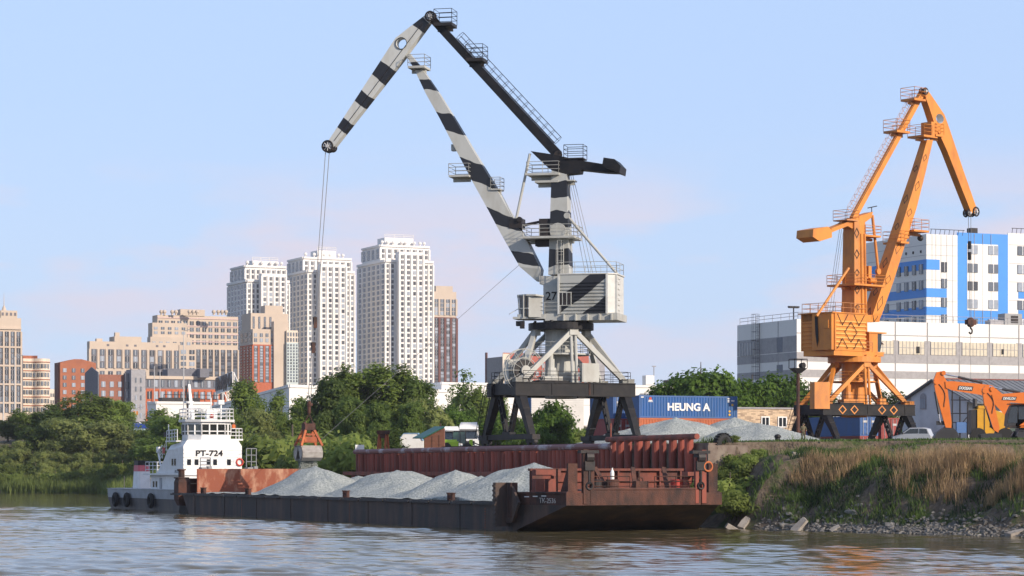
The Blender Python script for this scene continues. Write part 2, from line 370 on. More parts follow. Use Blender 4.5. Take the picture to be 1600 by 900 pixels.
mb = MB(); mb.tube(quay(55, .3, 6.35), quay(QL - .6, .3, 6.42), .22, n=10); mb.tube(quay(55.6, .3, 6.4), quay(55.6, .3, 7.6), .06, n=6); mb.build('pipe_rail', M_rustR, qw)
mb = MB(); mb.obox(quay(QL / 2 - 1, -.25, 3.72), U * (QL / 2 + .6), V * .3, Z * .17); mb.obox(quay(QL / 2 - 1, -.2, 3.2), U * (QL / 2 + .2), V * .1, Z * .12); mb.build('waling_beam', M_rustR, qw)
pile_me = {}
t = 0.3; k = 0
while t < QL - .8 and k < 98:
    hi = t > 55.3
    r = random.choice((.30, .33, .27)); key = (r, hi)
    if key not in pile_me:
        q = MB(); q.tube((0, 0, -3), (0, 0, 6.3 if hi else 5.62), r, n=12); pile_me[key] = q.mesh('pile', M_pile, None, smooth=False, inv=Matrix.Identity(4))
    o = bpy.data.objects.new('pile', pile_me[key]); COL.objects.link(o); o.parent = qw
    o.location = U * t + V * (.42 + random.uniform(-.08, .08)); o.rotation_euler = (random.uniform(-.012, .012), random.uniform(-.012, .012), 0)
    t += (.72 if not hi else 1.35) * random.choice((1, 1, 1.0, 1.25, .92)); k += 1
# lower row of piles in front, below the waling
q = MB(); q.tube((0, 0, -3), (0, 0, 3.6), .3, n=10); low_me = q.mesh('lower_pile', M_pile, None, inv=Matrix.Identity(4))
for i in range(60):
    o = bpy.data.objects.new('lower_pile', low_me); COL.objects.link(o); o.parent = qw; o.location = U * (.6 + i * 1.18 + random.uniform(-.1, .1)) + V * -.12
# tyre fender and stub pipes at the near end
ty = thing('tyre_fender', 'big black tyre hanging at the near end of the quay wall', 'tyre', at(1130, 692, 183))
c = at(1130, 695, 183); mb = MB(); mb.ring(c, V * .3 + U * .95, .55, .26, n=22, k=8)
for i in range(22):
    g = 2 * math.pi * i / 22; ax = (V * .3 + U * .95).normalized(); a = ax.cross(Z).normalized(); bb = ax.cross(a); d = a * math.cos(g) + bb * math.sin(g)
    mb.obox(c + d * .82, d * .04, ax * .22, d.cross(ax) * .06)
mb.build('tyre', M_tyre, ty)
for px, lab in ((1137, 'left of two short red pipe stubs standing in weeds behind the tyre'), (1147, 'right of two short red pipe stubs standing in weeds behind the tyre')):
    p = at(px, 706, 186); o = MB().tube(p - Z * .6, p + Z * .75, .2, n=10).build('pipe_stub', M_rustR); tag(o, lab, 'pipe', 'short red pipe stubs')
# ================================================================ portal cranes
CH = {}
class Plane:
    """vertical plane of a crane's boom: turns points of the plane (r along the boom, z up, w sideways to the near side) into world points"""
    def __init__(s, C, b): s.C = Vector((C[0], C[1], 0)); s.b = Vector((b[0], b[1], 0)).normalized(); s.n = Vector((s.b.y, -s.b.x, 0)); s.n = s.n if s.n.y < 0 else -s.n
    def p(s, px, py, w=0.0):
        k = (px - CX) / F; c = s.C + s.n * w; r = (k * c.y - c.x) / (s.b.x - k * s.b.y)
        Y = c.y + r * s.b.y; return Vector((c.x + r * s.b.x, Y, hz(py, Y)))
    def q(s, r, z, w=0.0): return s.C + s.b * r + s.n * w + Z * z
def cage_ladder(mb, p0, p1, side, out, m=0, wd=.5, depth=.75, step=.9, cage=True):
    p0 = Vector(p0); p1 = Vector(p1); Ln = (p1 - p0).length; d = (p1 - p0) / Ln
    for s_ in (-1, 1): mb.tube(p0 + side * s_ * wd / 2, p1 + side * s_ * wd / 2, .03, n=4, m=m)
    n = int(Ln / .45)
    for i in range(n): q = p0 + d * (i + .5) * Ln / n; mb.tube(q - side * wd / 2, q + side * wd / 2, .018, n=4, m=m)
    if cage:
        n = int(Ln / step); prev = None
        for i in range(n + 1):
            q = p0 + d * i * Ln / n
            h = [q + side * wd * .55, q + side * wd * .7 + out * depth * .5, q + side * wd * .35 + out * depth, q - side * wd * .35 + out * depth, q - side * wd * .7 + out * depth * .5, q - side * wd * .55]
            mb.path(h, .022, n=4, m=m)
            if prev:
                for j in (1, 2, 3, 4): mb.tube(prev[j], h[j], .018, n=4, m=m, cap=False)
            prev = h
def platform(mb, c, ax, ay, th=.16, rail=True, m=0, sides=(1, 1, 1, 1), h=1.05):
    """ax, ay half-extent vectors"""
    c = Vector(c); mb.obox(c, ax, ay, Z * th / 2, m)
    mb.obox(c - Z * (th + .12), ax * .85, ay * .12, Z * .14, m)
    if rail:
        q = [c - ax - ay, c + ax - ay, c + ax + ay, c - ax + ay]
        for i in range(4):
            if sides[i]: mb.rail([q[i] + Z * th / 2, q[(i + 1) % 4] + Z * th / 2], h, .028, 1.3, 2, m)
def box_loft(mb, A, B, wid, hts, n, m=0, T0=0.0, t=True, cap=True):
    """girder along A->B (lists of top-edge / bottom-edge points), wid list of widths along n"""
    secs = []; ts = []; acc = T0
    for i, (a, b_, w_) in enumerate(zip(A, B, wid)):
        secs.append([a + n * w_ / 2, a - n * w_ / 2, b_ - n * w_ / 2, b_ + n * w_ / 2])
        if i: acc += ((a + b_) / 2 - (A[i - 1] + B[i - 1]) / 2).length
        ts.append(acc)
    mb.loft(secs, m, cap, True, ts); return acc
def diamond(mb, c, du, dv, nrm, m, th=.09):
    """flat diamond frame lying on a face, 4 mm proud"""
    c = Vector(c) + nrm * .004
    o = [c + du, c + dv, c - du, c - dv]; k = 1 - th / min(du.length, dv.length); i_ = [c + (p - c) * k for p in o]
    mb.plate(o, nrm * .012, m, holes=[i_[::-1]])
def portal(root, C, gz_, mleg, mbeam, mpyr, k=1.0, decks=True, diam=None, z_top=None, zring=None):
    """gauge square along the quay: U (along rails) and V; feet at +-5.25"""
    C = Vector((C[0], C[1], 0)); g = 5.25 * k; tu = 2.75 * k; z0 = gz_; zt = z_top; zb = zt - 1.15 * k
    P = lambda u, v, z: C + U * u + V * v + Z * z
    for sv in (-1, 1):
        for su in (-1, 1):
            mb = MB(); top = P(su * tu, sv * g, zb); ft = P(su * g * .96, sv * g, z0 + .95)
            secs = []
            for p, wu, wv in ((P(su * (tu - .1), sv * g, zb), 1.15 * k, .72 * k), (P(su * (tu + (g - tu) * .5), sv * g, (zb + z0 + .7) / 2), .88 * k, .62 * k), (ft, .6 * k, .55 * k)):
                secs.append([p + U * wu / 2 + V * wv / 2, p - U * wu / 2 + V * wv / 2, p - U * wu / 2 - V * wv / 2, p + U * wu / 2 - V * wv / 2])
            mb.loft(secs)
            for f in (.33, .8):
                q = top.lerp(ft, f); mb.obox(q, U * (.56 - .18 * f) * k, V * (.40 - .08 * f) * k, Z * .05)
            lg = mb.build('portal_leg', mleg, root)
            mb = MB(); fx = P(su * g * .98, sv * g, z0 + .5); mb.obox(fx + Z * .25, U * .95 * k, V * .38, Z * .22)
            for j in (-.62, .62): mb.disc(fx + U * j * k - Z * .2, V, .33, .22, 14)
            mb.obox(fx - Z * .02, U * .9 * k, V * .2, Z * .25)
            mb.build('wheel_bogie', M_dark, lg)
        mb = MB(); mb.obox(P(0, sv * g, z0 + .78), U * (g - .3), V * .28, Z * .24); mb.obox(P(0, sv * g, z0 + 1.1), U * .9, V * .3, Z * .12); mb.build('sill_beam', mleg, root)
        # two ladder-like braces from the middle of the sill to the leg tops
        for su in (-1, 1):
            a0 = P(su * .45, sv * g, z0 + 1.1); a1 = P(su * 2.1 * k, sv * g, zb + .1); mb = MB()
            d = (a1 - a0).normalized(); sd_ = d.cross(V).normalized()
            for s_ in (-1, 1): mb.bar(a0 + sd_ * s_ * .28, a1 + sd_ * s_ * .28, .12, .3, V)
            for f in (.08, .3, .52, .74, .93): q = a0.lerp(a1, f); mb.obox(q, sd_ * .28, V * .14, d * .07)
            mb.build('ladder_brace', mleg, root)
    rail_ = MB()
    for sv in (-1, 1): rail_.obox(P(0, sv * g, z0 - .02), U * 16, V * .06, Z * .08); rail_.obox(P(0, sv * g, z0 - .2), U * 16, V * .6, Z * .12)
    # beams across the top
    for su in (-1, 1):
        mb = MB(); c = P(su * tu, 0, (zt + zb) / 2); mb.obox(c, V * (g + .75), U * .5 * k, Z * (zt - zb) / 2)
        mb.obox(c + Z * (zt - zb) / 2, V * (g + .75), U * .58 * k, Z * .05); mb.obox(c - Z * (zt - zb) / 2, V * (g + .75), U * .58 * k, Z * .05)
        for f in ((-.45, .35) if not diam else (-.04, .9)): mb.obox(c + V * f * g, V * .07, U * .56 * k, Z * (zt - zb) / 2 * .98)
        if diam and su == 1:
            for f in diam: diamond(mb, c + V * f + U * .5 * k, V * .52, Z * .52, U, 1, .16)
        mb.build('portal_beam', [mbeam, M_orange], root)
    for sv in (-1, 1):
        mb = MB(); mb.obox(P(0, sv * g, (zt + zb) / 2 + .05), U * (tu - .5 * k), V * .5, Z * (zt - zb) / 2 * .9); mb.build('portal_beam', mbeam, root)
    # pyramid of box struts up to the ring
    rr = 2.55 * k; zr = zring - .35
    cn = {(su, sv): P(su * tu, sv * (g + .1), zt) for su in (-1, 1) for sv in (-1, 1)}
    for nm, (pu, pv), ends in (('near', (1, 0), ((1, -1), (1, 1))), ('far', (-1, 0), ((-1, -1), (-1, 1))), ('left', (0, -1), ((1, -1), (-1, -1))), ('right', (0, 1), ((1, 1), (-1, 1)))):
        tp = P(pu * rr, pv * rr, zr)
        for e_ in ends:
            mb = MB(); b0 = cn[e_]; mb.bar(tp, b0, .42 * k, .42 * k); mb.obox(b0 + Z * .22, V * .6, U * .42, Z * .22); mb.build('pyramid_strut', mpyr, root)
        mb = MB(); mb.obox(tp, V * .42 if pu else V * .3, U * .3 if pu else U * .42, Z * .5)
        mb.build('ring_bracket', mpyr, root)
    tp = P(rr, 0, zr); mb = MB()
    for s_ in (-1, 1): mb.tube(tp + V * s_ * .22, P(tu + .25, s_ * .22, zt), .15, n=8)
    mb.build('cable_trunk', mpyr, root)
    mb = MB(); mb.tube(P(0, 0, zb - .2), P(0, 0, zring), 1.45 * k, n=20); mb.build('centre_column', mpyr, root, smooth=False)
    mb = MB(); mb.disc(P(0, 0, zring), Z, 3.0 * k, .62, 36)
    for i in range(8): g_ = i * math.pi / 4; mb.tube(P(math.cos(g_) * 2.6 * k, math.sin(g_) * 2.6 * k, zring + .3), P(math.cos(g_) * 2.6 * k, math.sin(g_) * 2.6 * k, zring + .5), .14, n=6)
    mb.build('turntable_ring', mbeam if not diam else mpyr, root)
    # round gallery about the column, railings, motor, boxes
    zc = zt + (zring - zt) * .5; mb = MB()
    for i in range(16):
        a0, a1 = i * math.pi / 8, (i + 1) * math.pi / 8
        q = [P(r_ * math.cos(a_), r_ * math.sin(a_), zc) for a_, r_ in ((a0, 1.5 * k), (a0, 2.7 * k), (a1, 2.7 * k), (a1, 1.5 * k))]
        mb.plate(q, Z * .14); mb.rail([q[1] + Z * .14, q[2] + Z * .14], 1.0, .03, 2, 2)
    mb.build('gallery', mpyr, root)
    mb = MB()
    for a_, b_ in (((tu + .5, -g), (tu + .5, g)), ((-tu - .5, -g), (-tu - .5, g)), ((-tu, -g - .5), (tu, -g - .5)), ((-tu, g + .5), (tu, g + .5))):
        mb.rail([P(*a_, zt), P(*b_, zt)], 1.05, .025, 1.6, 2)
    mb.build('deck_railing', M_dark, root)
    mb = MB(); c = P(tu - .9, -1.9, zt); mb.obox(c + Z * .3, V * .9, U * .7, Z * .3); mb.tube(c + Z * .5, c + Z * 1.4, .62, .5, n=12); mb.tube(c + Z * 1.4, c + Z * 2.2, .36, n=12); mb.tube(c + Z * 2.2, c + Z * 2.9, .24, n=12); mb.obox(c + Z * .12, V * 1.5, U * .9, Z * .12, 1)
    mb.build('drive_motor', [mpyr, M_dark], root)
    mb = MB(); c = P(tu + .45, 1.35, zt + .95) if not diam else P(tu - 1.2, 2.6, zt + .4); hs_ = .85 if not diam else .4; mb.obox(c, V * hs_, U * .3, Z * hs_); mb.obox(c + U * .31, V * hs_ * .9, U * .012, Z * hs_ * .9); mb.tube(c - Z * hs_, P(tu + .45, 1.35, zb) if not diam else c - Z * .5, .13, n=6, m=1); mb.build('junction_box', [mpyr, M_rust], root)
    mb = MB()
    cage_ladder(mb, P(-g * .9, -g - .85, z0 + .8), P(-tu + .3, -g - .85, zt - .2), V, -U, depth=.7); mb.build('access_ladder', mleg, root)
    return rail_
# ---------------------------------------------------------------- crane one: grey with black bands
C1 = (4.5, 235.0); th = R(13); B1 = (-math.cos(th), math.sin(th)); P1 = Plane(C1, B1); p = P1.p; n1 = P1.n; b1 = P1.b
Z1 = 6.25
crane = thing('portal_crane', 'tall grey harbour crane with black zebra bands lowering a grab over the barge', 'crane', (C1[0], C1[1], Z1), group=None)
zt1 = hz(599, 233); zr1 = hz(511, 235)
rails1 = portal(crane, C1, Z1, M_black, M_black, M_cgrey, 1.0, z_top=zt1, zring=zr1)
tag(rails1.build('crane_rails', M_rust), kind='structure')
# cable reel on the near left corner
mb = MB(); c = at(817, 579, 231.2); ax = U
for r_ in (1.95, 1.15): mb.ring(c, ax, r_, .04, 28, 5); mb.ring(c + ax * .5, ax, r_, .04, 28, 5)
for i in range(12):
    g = i * math.pi / 6; d = V * math.cos(g) + Z * math.sin(g); mb.tube(c + d * .3, c + d * 1.95, .03, n=4); mb.tube(c + ax * .5 + d * .3, c + ax * .5 + d * 1.95, .03, n=4)
mb.disc(c + ax * .25, ax, 1.0, .4, 20, 1); mb.disc(c + ax * .3, ax, .45, .9, 16); mb.build('cable_reel', [M_cgrey, M_dark], crane)
mb = MB(); c = at(800, 581, 232); mb.obox(c, V * .55, U * .45, Z * 1.1); mb.build('reel_drive_cabinet', M_cgrey, crane)
# slewing platform
ZP0, ZP1 = hz(503, 234), hz(492, 234)
def r_of(px, w_): return (p(px, 400, w_) - P1.C - n1 * w_).dot(b1)
rr0, rr1 = r_of(972, 0), r_of(812, 1.5)
M_house = band_mat('house_camo', (.40, .41, .385), (.011, .012, .016), [(.9, 3.2), (5.4, 7.5), (10.3, 12)], 14, .35, .5)
mb = MB(); mb.obox(P1.q((rr0 + 1.0) / 2, (ZP0 + ZP1) / 2 + .05), b1 * (1.0 - rr0) / 2, n1 * 2.35, Z * (ZP1 - ZP0) / 2)
mb.obox(P1.q((rr1 + 1) / 2, (ZP0 + ZP1) / 2 + .12, 1.2), b1 * (rr1 - 1) / 2, n1 * 1.25, Z * .22)
for k in range(5): mb.obox(P1.q(rr0 + .5 + k * 1.1, (ZP0 + ZP1) / 2, 2.4), b1 * .06, n1 * .25, Z * .3)
mb.tube(P1.q(0, zr1, 0), P1.q(0, ZP1, 0), 1.75, 1.5, n=20)
mb.build('slewing_platform', M_cgrey, crane)
# machinery house: corrugated near wall with slanted dark bands (t follows the slant)
hr0, hr1 = -4.75, -.3; zh0, zh1 = ZP1 + .02, hz(430, 233); hw = 2.45
house = MB()
def hp(r, z, w_): return P1.q(r, z, w_)
def ht(r, z): return (r - hr0) + (z - zh0) * 1.4 + 1
def hwall(w_, flip):
    zs = [zh0]; ribs = 9; n_ = (zh1 - .75 - zh0) / ribs; prof = []
    for k in range(ribs):
        z_ = zh0 + k * n_; prof += [(z_, 0), (z_ + n_ * .42, 0), (z_ + n_ * .55, -.12), (z_ + n_ * .87, -.12)]
    prof += [(zh1 - .75, 0), (zh1, 0)]
    rs = np.linspace(hr0, hr1, 24); vs = []; ts = []
    for z_, o in prof:
        for r_ in rs: vs.append(hp(r_, z_, w_ + (o if w_ > 0 else -o))); ts.append(ht(r_, z_))
    nr = len(rs); fs = [(a * nr + i, a * nr + i + 1, (a + 1) * nr + i + 1, (a + 1) * nr + i) for a in range(len(prof) - 1) for i in range(nr - 1)]
    house.add(vs, fs, 0, ts)
hwall(hw, 0); hwall(-hw, 1)
# front wall, roof and chamfered rear with pilasters
house.add([hp(hr1, zh0, hw), hp(hr1, zh0, -hw), hp(hr1, zh1, -hw), hp(hr1, zh1, hw)], [(0, 1, 2, 3)], 1)
ch = .75; ring_ = [(hr0, hw), (hr0 - ch, hw - ch * .8), (hr0 - ch, -hw + ch * .8), (hr0, -hw)]
for (ra, wa), (rb, wb) in zip(ring_, ring_[1:]):
    house.add([hp(ra, zh0, wa), hp(rb, zh0, wb), hp(rb, zh1, wb), hp(ra, zh1, wa)], [(0, 1, 2, 3)], 1)
rp_ = [(hr1, hw), (hr0, hw), (hr0 - ch, hw - ch * .8), (hr0 - ch, -hw + ch * .8), (hr0, -hw), (hr1, -hw)]
house.add([hp(r, zh1, w_) for r, w_ in rp_], [tuple(range(6))], 1); house.add([hp(r, zh0, w_) for r, w_ in rp_], [tuple(range(6))], 1)
for r_, w_ in ((hr0, hw), (hr0 - ch, hw - ch * .8), (hr1, hw)): house.obox(hp(r_, (zh0 + zh1) / 2, w_), b1 * .09, n1 * .09, Z * ((zh1 - zh0) / 2 + .06), 1)
for k in range(7): house.obox(hp(hr0 - ch - .02, zh0 + .4 + k * .48, .6), b1 * .05, n1 * .5, Z * .1, 1)
house.plate([hp(r * 1.02 + .0, zh1 + .01, w_ * 1.03) for r, w_ in rp_], Z * .1, 1)
hs = house.build('machinery_house', [M_house, mat('house_pale_grey', (.60, .60, .56), .5)], crane)
mb = MB(); c0 = p(882.5, 467, hw) + n1 * .02; mb.obox(c0, b1 * .62, n1 * .05, Z * .62, 1)
for i in (-1, 0, 1): mb.obox(c0 + b1 * i * .4 + n1 * .03, b1 * .16, n1 * .03, Z * .55)
mb.build('louvre_window', [M_dark, M_cgrey], hs)
mb = MB(); rz_ = [hp(r, zh1 + .1, w_ * .97) for r, w_ in rp_]; mb.rail(rz_, 1.05, .025, 1.2, 1, closed=True); mb.build('roof_railing', M_cgrey, hs)
# tower and mast
M_mast = band_mat('mast_camo', (.44, .45, .425), (.011, .012, .016), [(1.5, 3.1), (5.2, 6.5), (7.8, 9.3)], 14, .55, .6)
zb_ = ZP1; secs = []; ts = []
ztop = hz(262, 235)
def sec(z, r0, r1, hw_): return [P1.q(r0, z, hw_), P1.q(r1, z, hw_), P1.q(r1, z, -hw_), P1.q(r0, z, -hw_)]
T = MB()
T.loft([sec(zb_, -1.0, 1.35, 1.45), sec(hz(447, 235), -1.0, 1.35, 1.45), ], 1)
zz = np.linspace(hz(430, 235), ztop, 30)
T.loft([sec(z, -.95 + .3 * (z - zz[0]) / (zz[-1] - zz[0]), 1.0 - .28 * (z - zz[0]) / (zz[-1] - zz[0]), .95 - .22 * (z - zz[0]) / (zz[-1] - zz[0])) for z in zz], 0, t=[z - zz[0] + .8 for z in zz])
T.plate([p(842, 431, .9), p(877, 431, .9), p(877, 447, .9), p(858, 448, .9), p(843, 444, .9)], -n1 * 1.8, 1)
mast = T.build('mast', [M_mast, M_cgrey], crane)
text('27', 'tower_number', M_black, mast, P1.q(.6, hz(464, 235), 1.46), -b1, Z, .78, .012)
mb = MB(); cage_ladder(mb, P1.q(-.2, hz(430, 235), 1.15), P1.q(-.2, hz(378, 235), 1.1), b1, n1, depth=.6); mb.build('mast_ladder', M_cgrey, mast)
for nm, (cx_, cy_), hl, hwid, rl in (('mast_platform', (863, 373), 2.4, 1.9, 1), ('mast_platform', (852, 274), 1.5, 1.2, 1), ('mast_platform', (857, 285), 1.1, .9, 0)):
    mb = MB(); platform(mb, p(cx_, cy_), b1 * hl, n1 * hwid, .2, rl); mb.build(nm, M_cgrey, mast)
mb = MB(); platform(mb, p(891, 283), b1 * .5, n1 * .7, .12, False); mb.build('mast_platform', M_cgrey, mast)
mb = MB(); mb.obox(p(853, 358), b1 * .5, n1 * .7, Z * .9); mb.obox(p(851, 365, .9), b1 * .45, n1 * .3, Z * .45); mb.disc(p(872, 361, 1.15), n1, .75, .3, 16, 1); mb.obox(p(850, 380), b1 * .7, n1 * .6, Z * .3); mb.build('luffing_drive', [M_dark, M_cgrey], mast)
mb = MB(); mb.bar(p(852, 345, .0), p(812, 353, .0), .16, .24); mb.build('luffing_rack', M_dark, crane)
# operator's cab
cw = 1.6; mb = MB(); cz0, cz1 = hz(496, 233.4), hz(461, 233.4)
def cq(px, w_, z): c = p(px, 400, w_); return Vector((c.x, c.y, z))
pts = [(809, cw + .5), (822, cw + 1.25), (836, cw + 1.25), (849, cw + .8), (849, cw - 1.2), (809, cw - 1.0)]
z1_ = cz1 - .1
rear = [cq(826, cw + 1.25, cz0), cq(848, cw + .8, cz0), cq(848, cw - 1.2, cz0), cq(826, cw - 1.2, cz0)]
mb.loft([rear, [Vector((v.x, v.y, z1_)) for v in rear]])
roof = [cq(808, cw + .6, z1_), cq(822, cw + 1.35, z1_), cq(837, cw + 1.35, z1_ - .02), cq(849.5, cw + .9, z1_ - .1), cq(849.5, cw - 1.3, z1_), cq(808, cw - 1.2, z1_)]
mb.plate(roof, Z * .14); mb.obox(cq(817, cw, cz0 - .05), b1 * .7, n1 * 1.1, Z * .1)
for q0, q1 in ((cq(809.5, cw + .7, cz1), cq(812, cw + .7, cz0)), (cq(809.5, cw - 1.0, cz1), cq(812, cw - 1, cz0)), (cq(818, cw + 1.25, cz1), cq(818, cw + 1.2, cz0)), (cq(810, cw + .8, cz0 + .8), cq(826, cw + 1.27, cz0 + .8))): mb.tube(q0, q1, .06, n=6)
cab = mb.build('operator_cab', M_cgrey, crane)
mb = MB(); a = [cq(810, cw + .6, cz1 - .1), cq(812, cw + .6, cz0 + .05), cq(812, cw - .9, cz0 + .05), cq(810, cw - .9, cz1 - .1)]; mb.plate(a, -b1 * .04); a = [cq(811, cw + .75, cz1 - .1), cq(813, cw + .75, cz0 + .1), cq(826, cw + 1.22, cz0 + .1), cq(826, cw + 1.22, cz1 - .1)]; mb.plate(a, -n1 * .04); mb.build('cab_window', M_glass, cab)
mb = MB(); mb.obox(cq(819, cw + .2, cz0 + 1.2), b1 * .3, n1 * .3, Z * .5); mb.build('operator_seat', M_rust, cab)
mb = MB(); mb.bar(cq(809, cw + .5, hz(481, 232)), cq(796, cw + .8, hz(489, 232)), .5, .05); mb.build('sun_visor', M_cgrey, cab)
mb = MB(); mb.obox(cq(813, cw + .5, hz(504, 232)), b1 * .35, n1 * .3, Z * .22); mb.obox(cq(816, cw + .7, hz(506, 232)), b1 * .18, n1 * .2, Z * .35); mb.build('floodlight', M_dark, cab)
mb = MB(); mb.rail([cq(826, 2.45, ZP1), cq(876, 2.5, ZP1)], 1.05, .025, 1.0, 2); mb.build('platform_railing', M_cgrey, crane)
# rocker beam with counterweight (black)
mb = MB(); pol = [(829, 236), (863, 241), (907, 250.5), (944, 256.5), (968, 262), (968, 270), (945, 269), (907, 265), (906, 270), (884, 272), (862, 266), (853, 259)]
mb.plate([p(x, y, .75) for x, y in pol], -n1 * 1.5); rk = mb.build('rocker_beam', M_black, crane)
mb = MB(); cwp = [(943, 246), (960, 248.5), (969.5, 259), (968, 270), (946, 262), (941, 257)]; mb.plate([p(x, y, 1.5) for x, y in cwp], -n1 * 3.0); mb.build('counterweight', M_black, rk)
mb = MB(); platform(mb, p(899, 249, 0), b1 * .9, n1 * .9, .1, True, h=1.2); mb.build('rocker_platform', M_dark, rk)
for s_ in (-1, 1):
    mb = MB(); mb.tube(p(828, 240, s_ * .55), p(806, 345, s_ * .55), .13, n=8); mb.disc(p(806, 345, s_ * .55), n1, .3, .3, 12); mb.build('link_rod', M_cgrey, crane)
    mb = MB(); mb.tube(p(886, 337, s_ * .7), p(966, 430, s_ * 1.0), .13, n=8); mb.disc(p(886, 337, s_ * .7), n1, .28, .3, 12); mb.build('back_stay', M_cgrey, crane)
# boom
top = [(840, 440), (815, 418), (787, 369), (766, 330), (742, 287), (713, 232), (688, 184), (667, 147), (648, 107), (635, 86)]
bot = [(846, 440), (847, 421), (826, 378), (805, 345), (782, 303), (746, 244), (714, 190), (688, 148), (660, 107), (641, 84)]
M_boom = band_mat('boom_camo', (.45, .46, .435), (.011, .012, .016), [(1.7, 3.0), (5.6, 7.3), (10.3, 13.0), (16.0, 18.0), (20.6, 21.8), (22.8, 23.8)], 32, .35, .7)
A = [p(x, y) for x, y in top]; Bq = [p(x, y) for x, y in bot]
A2 = []; B2 = []; W2 = []; wid = [.9, 1.5, 1.5, 1.45, 1.3, 1.15, 1.0, .9, .8, .7]
for i in range(len(A) - 1):
    for f in np.linspace(0, 1, 7)[:-1]: A2.append(A[i].lerp(A[i + 1], f)); B2.append(Bq[i].lerp(Bq[i + 1], f)); W2.append(wid[i] * (1 - f) + wid[i + 1] * f)
A2.append(A[-1]); B2.append(Bq[-1]); W2.append(wid[-1])
mb = MB(); LB = box_loft(mb, A2, B2, W2, None, n1); boom = mb.build('boom', M_boom, crane)
def slot(s0, s1): return None
mb = MB(); d = (p(713, 232) - p(742, 287)).normalized()
for (x_, y_), hl_, hw2_, th_ in (((722, 277), .95, 1.3, .18), ((777, 297), .45, .8, .12), ((655, 107), .8, 1.1, .2)):
    mb = MB(); platform(mb, p(x_, y_), b1 * hl_, n1 * hw2_, th_, True); mb.build('boom_platform', M_cgrey, boom)
mb = MB(); mb.obox(p(711, 231), b1 * .3, n1 * .3, Z * .3); mb.build('boom_lamp', M_cgrey, boom)
mb = MB(); mb.obox(p(808, 350), b1 * .6, n1 * .8, Z * .45); mb.disc(p(812, 343, .8), n1, .25, .4, 10); mb.build('link_bracket', M_dark, boom)
# jib with the round hole
M_jib = band_mat('jib_camo', (.56, .57, .54), (.011, .012, .016), [(3.1, 4.9), (8.0, 9.9), (12.6, 15.2), (22.4, 24)], 26, .25, .9)
jo = [(511, 225), (521, 224), (519, 233), (524, 226), (546, 208)]
out = [(514, 223), (620, 60.6), (666, 25), (676, 32), (642, 78), (634, 90), (524, 230), (516, 234)]
tip0 = p(514, 230); jd = (p(664, 32) - tip0); jl = jd.length; jd /= jl
def jt(q): return max(.05, (q - tip0).dot(jd) * 24.0 / jl)
hc = p(629, 69); hole = [hc + (b1 * math.cos(a_) + Z * math.sin(a_)) * .5 for a_ in np.linspace(0, 2 * math.pi, 25)[:-1]]
def dense(l, n_):
    o = []
    for i in range(len(l)):
        for f in np.linspace(0, 1, n_ + 1)[:-1]: o.append(l[i].lerp(l[(i + 1) % len(l)], f))
    return o
jw = .95; mb = MB()
ol = [p(x, y) + n1 * jw / 2 for x, y in out]; hl = [q + n1 * jw / 2 for q in hole]
# split the side plates into strips along the jib so that the bands follow its length
od = dense(ol, 10)
mb.plate(od, -n1 * jw, 0, holes=[hl], t=[jt(q) for q in od] + [jt(q) for q in hl])
for i in range(24): a_, c_ = hl[i], hl[(i + 1) % 24]; q0, q1 = (a_ - hc).normalized() * .09, (c_ - hc).normalized() * .09; qa = a_ + n1 * .02 - n1 * n1.dot(a_ - hc) * 0; mb.add([a_ + n1 * .012, c_ + n1 * .012, c_ + q1 + n1 * .012, a_ + q0 + n1 * .012], [(0, 1, 2, 3)], 1)
mb.bar(p(522, 220, .5), p(660, 36, .5), .03, .06, n1, 1); 
jib = mb.build('jib', [M_jib, M_dark], crane)
def sheave(c, r_, par, sp=8):
    mb = MB()
    for o in (-.3, .3):
        mb.ring(c + n1 * o, n1, r_, .09, 20, 6, 1)
        for i in range(sp): g = i * 2 * math.pi / sp; mb.tube(c + n1 * o, c + n1 * o + (b1 * math.cos(g) + Z * math.sin(g)) * r_, .045, n=4)
    mb.disc(c, n1, .14, 1.0, 10); mb.disc(c, n1, r_ * .85, .3, 18, 1)
    return mb.build('sheave', [M_steelw, M_dark], par)
sheave(p(513, 229, .3), .5, jib); sheave(p(519, 231, 0), .33, jib); sheave(p(673, 26, .3), .42, jib)
# upper stay (black) with caged ladder and platforms
s0, s1 = p(676, 30), p(872, 242); mb = MB(); mb.bar(s0, s1, .7, .55, n1, w1=.85, h1=.75); stay = mb.build('upper_stay', M_black, crane)
sd_ = (s1 - s0).normalized(); up_ = n1.cross(sd_).normalized(); up_ = up_ if up_.z > 0 else -up_
mb = MB(); cage_ladder(mb, s0 + sd_ * 3 + up_ * .45, s1 - sd_ * 1.0 + up_ * .5, n1, up_, depth=.8, wd=.6); mb.build('caged_ladder', M_dark, stay)
for (x, y), h_ in (((696, 40), .85), ((745, 95), .8)):
    mb = MB(); platform(mb, p(x, y), b1 * h_, n1 * 1.0, .3, True, h=1.25); mb.build('stay_platform', M_dark, stay)
mb = MB(); mb.tube(p(872, 242, .6), p(872, 242, -.6), .4, n=12); mb.build('stay_pin', M_dark, stay)
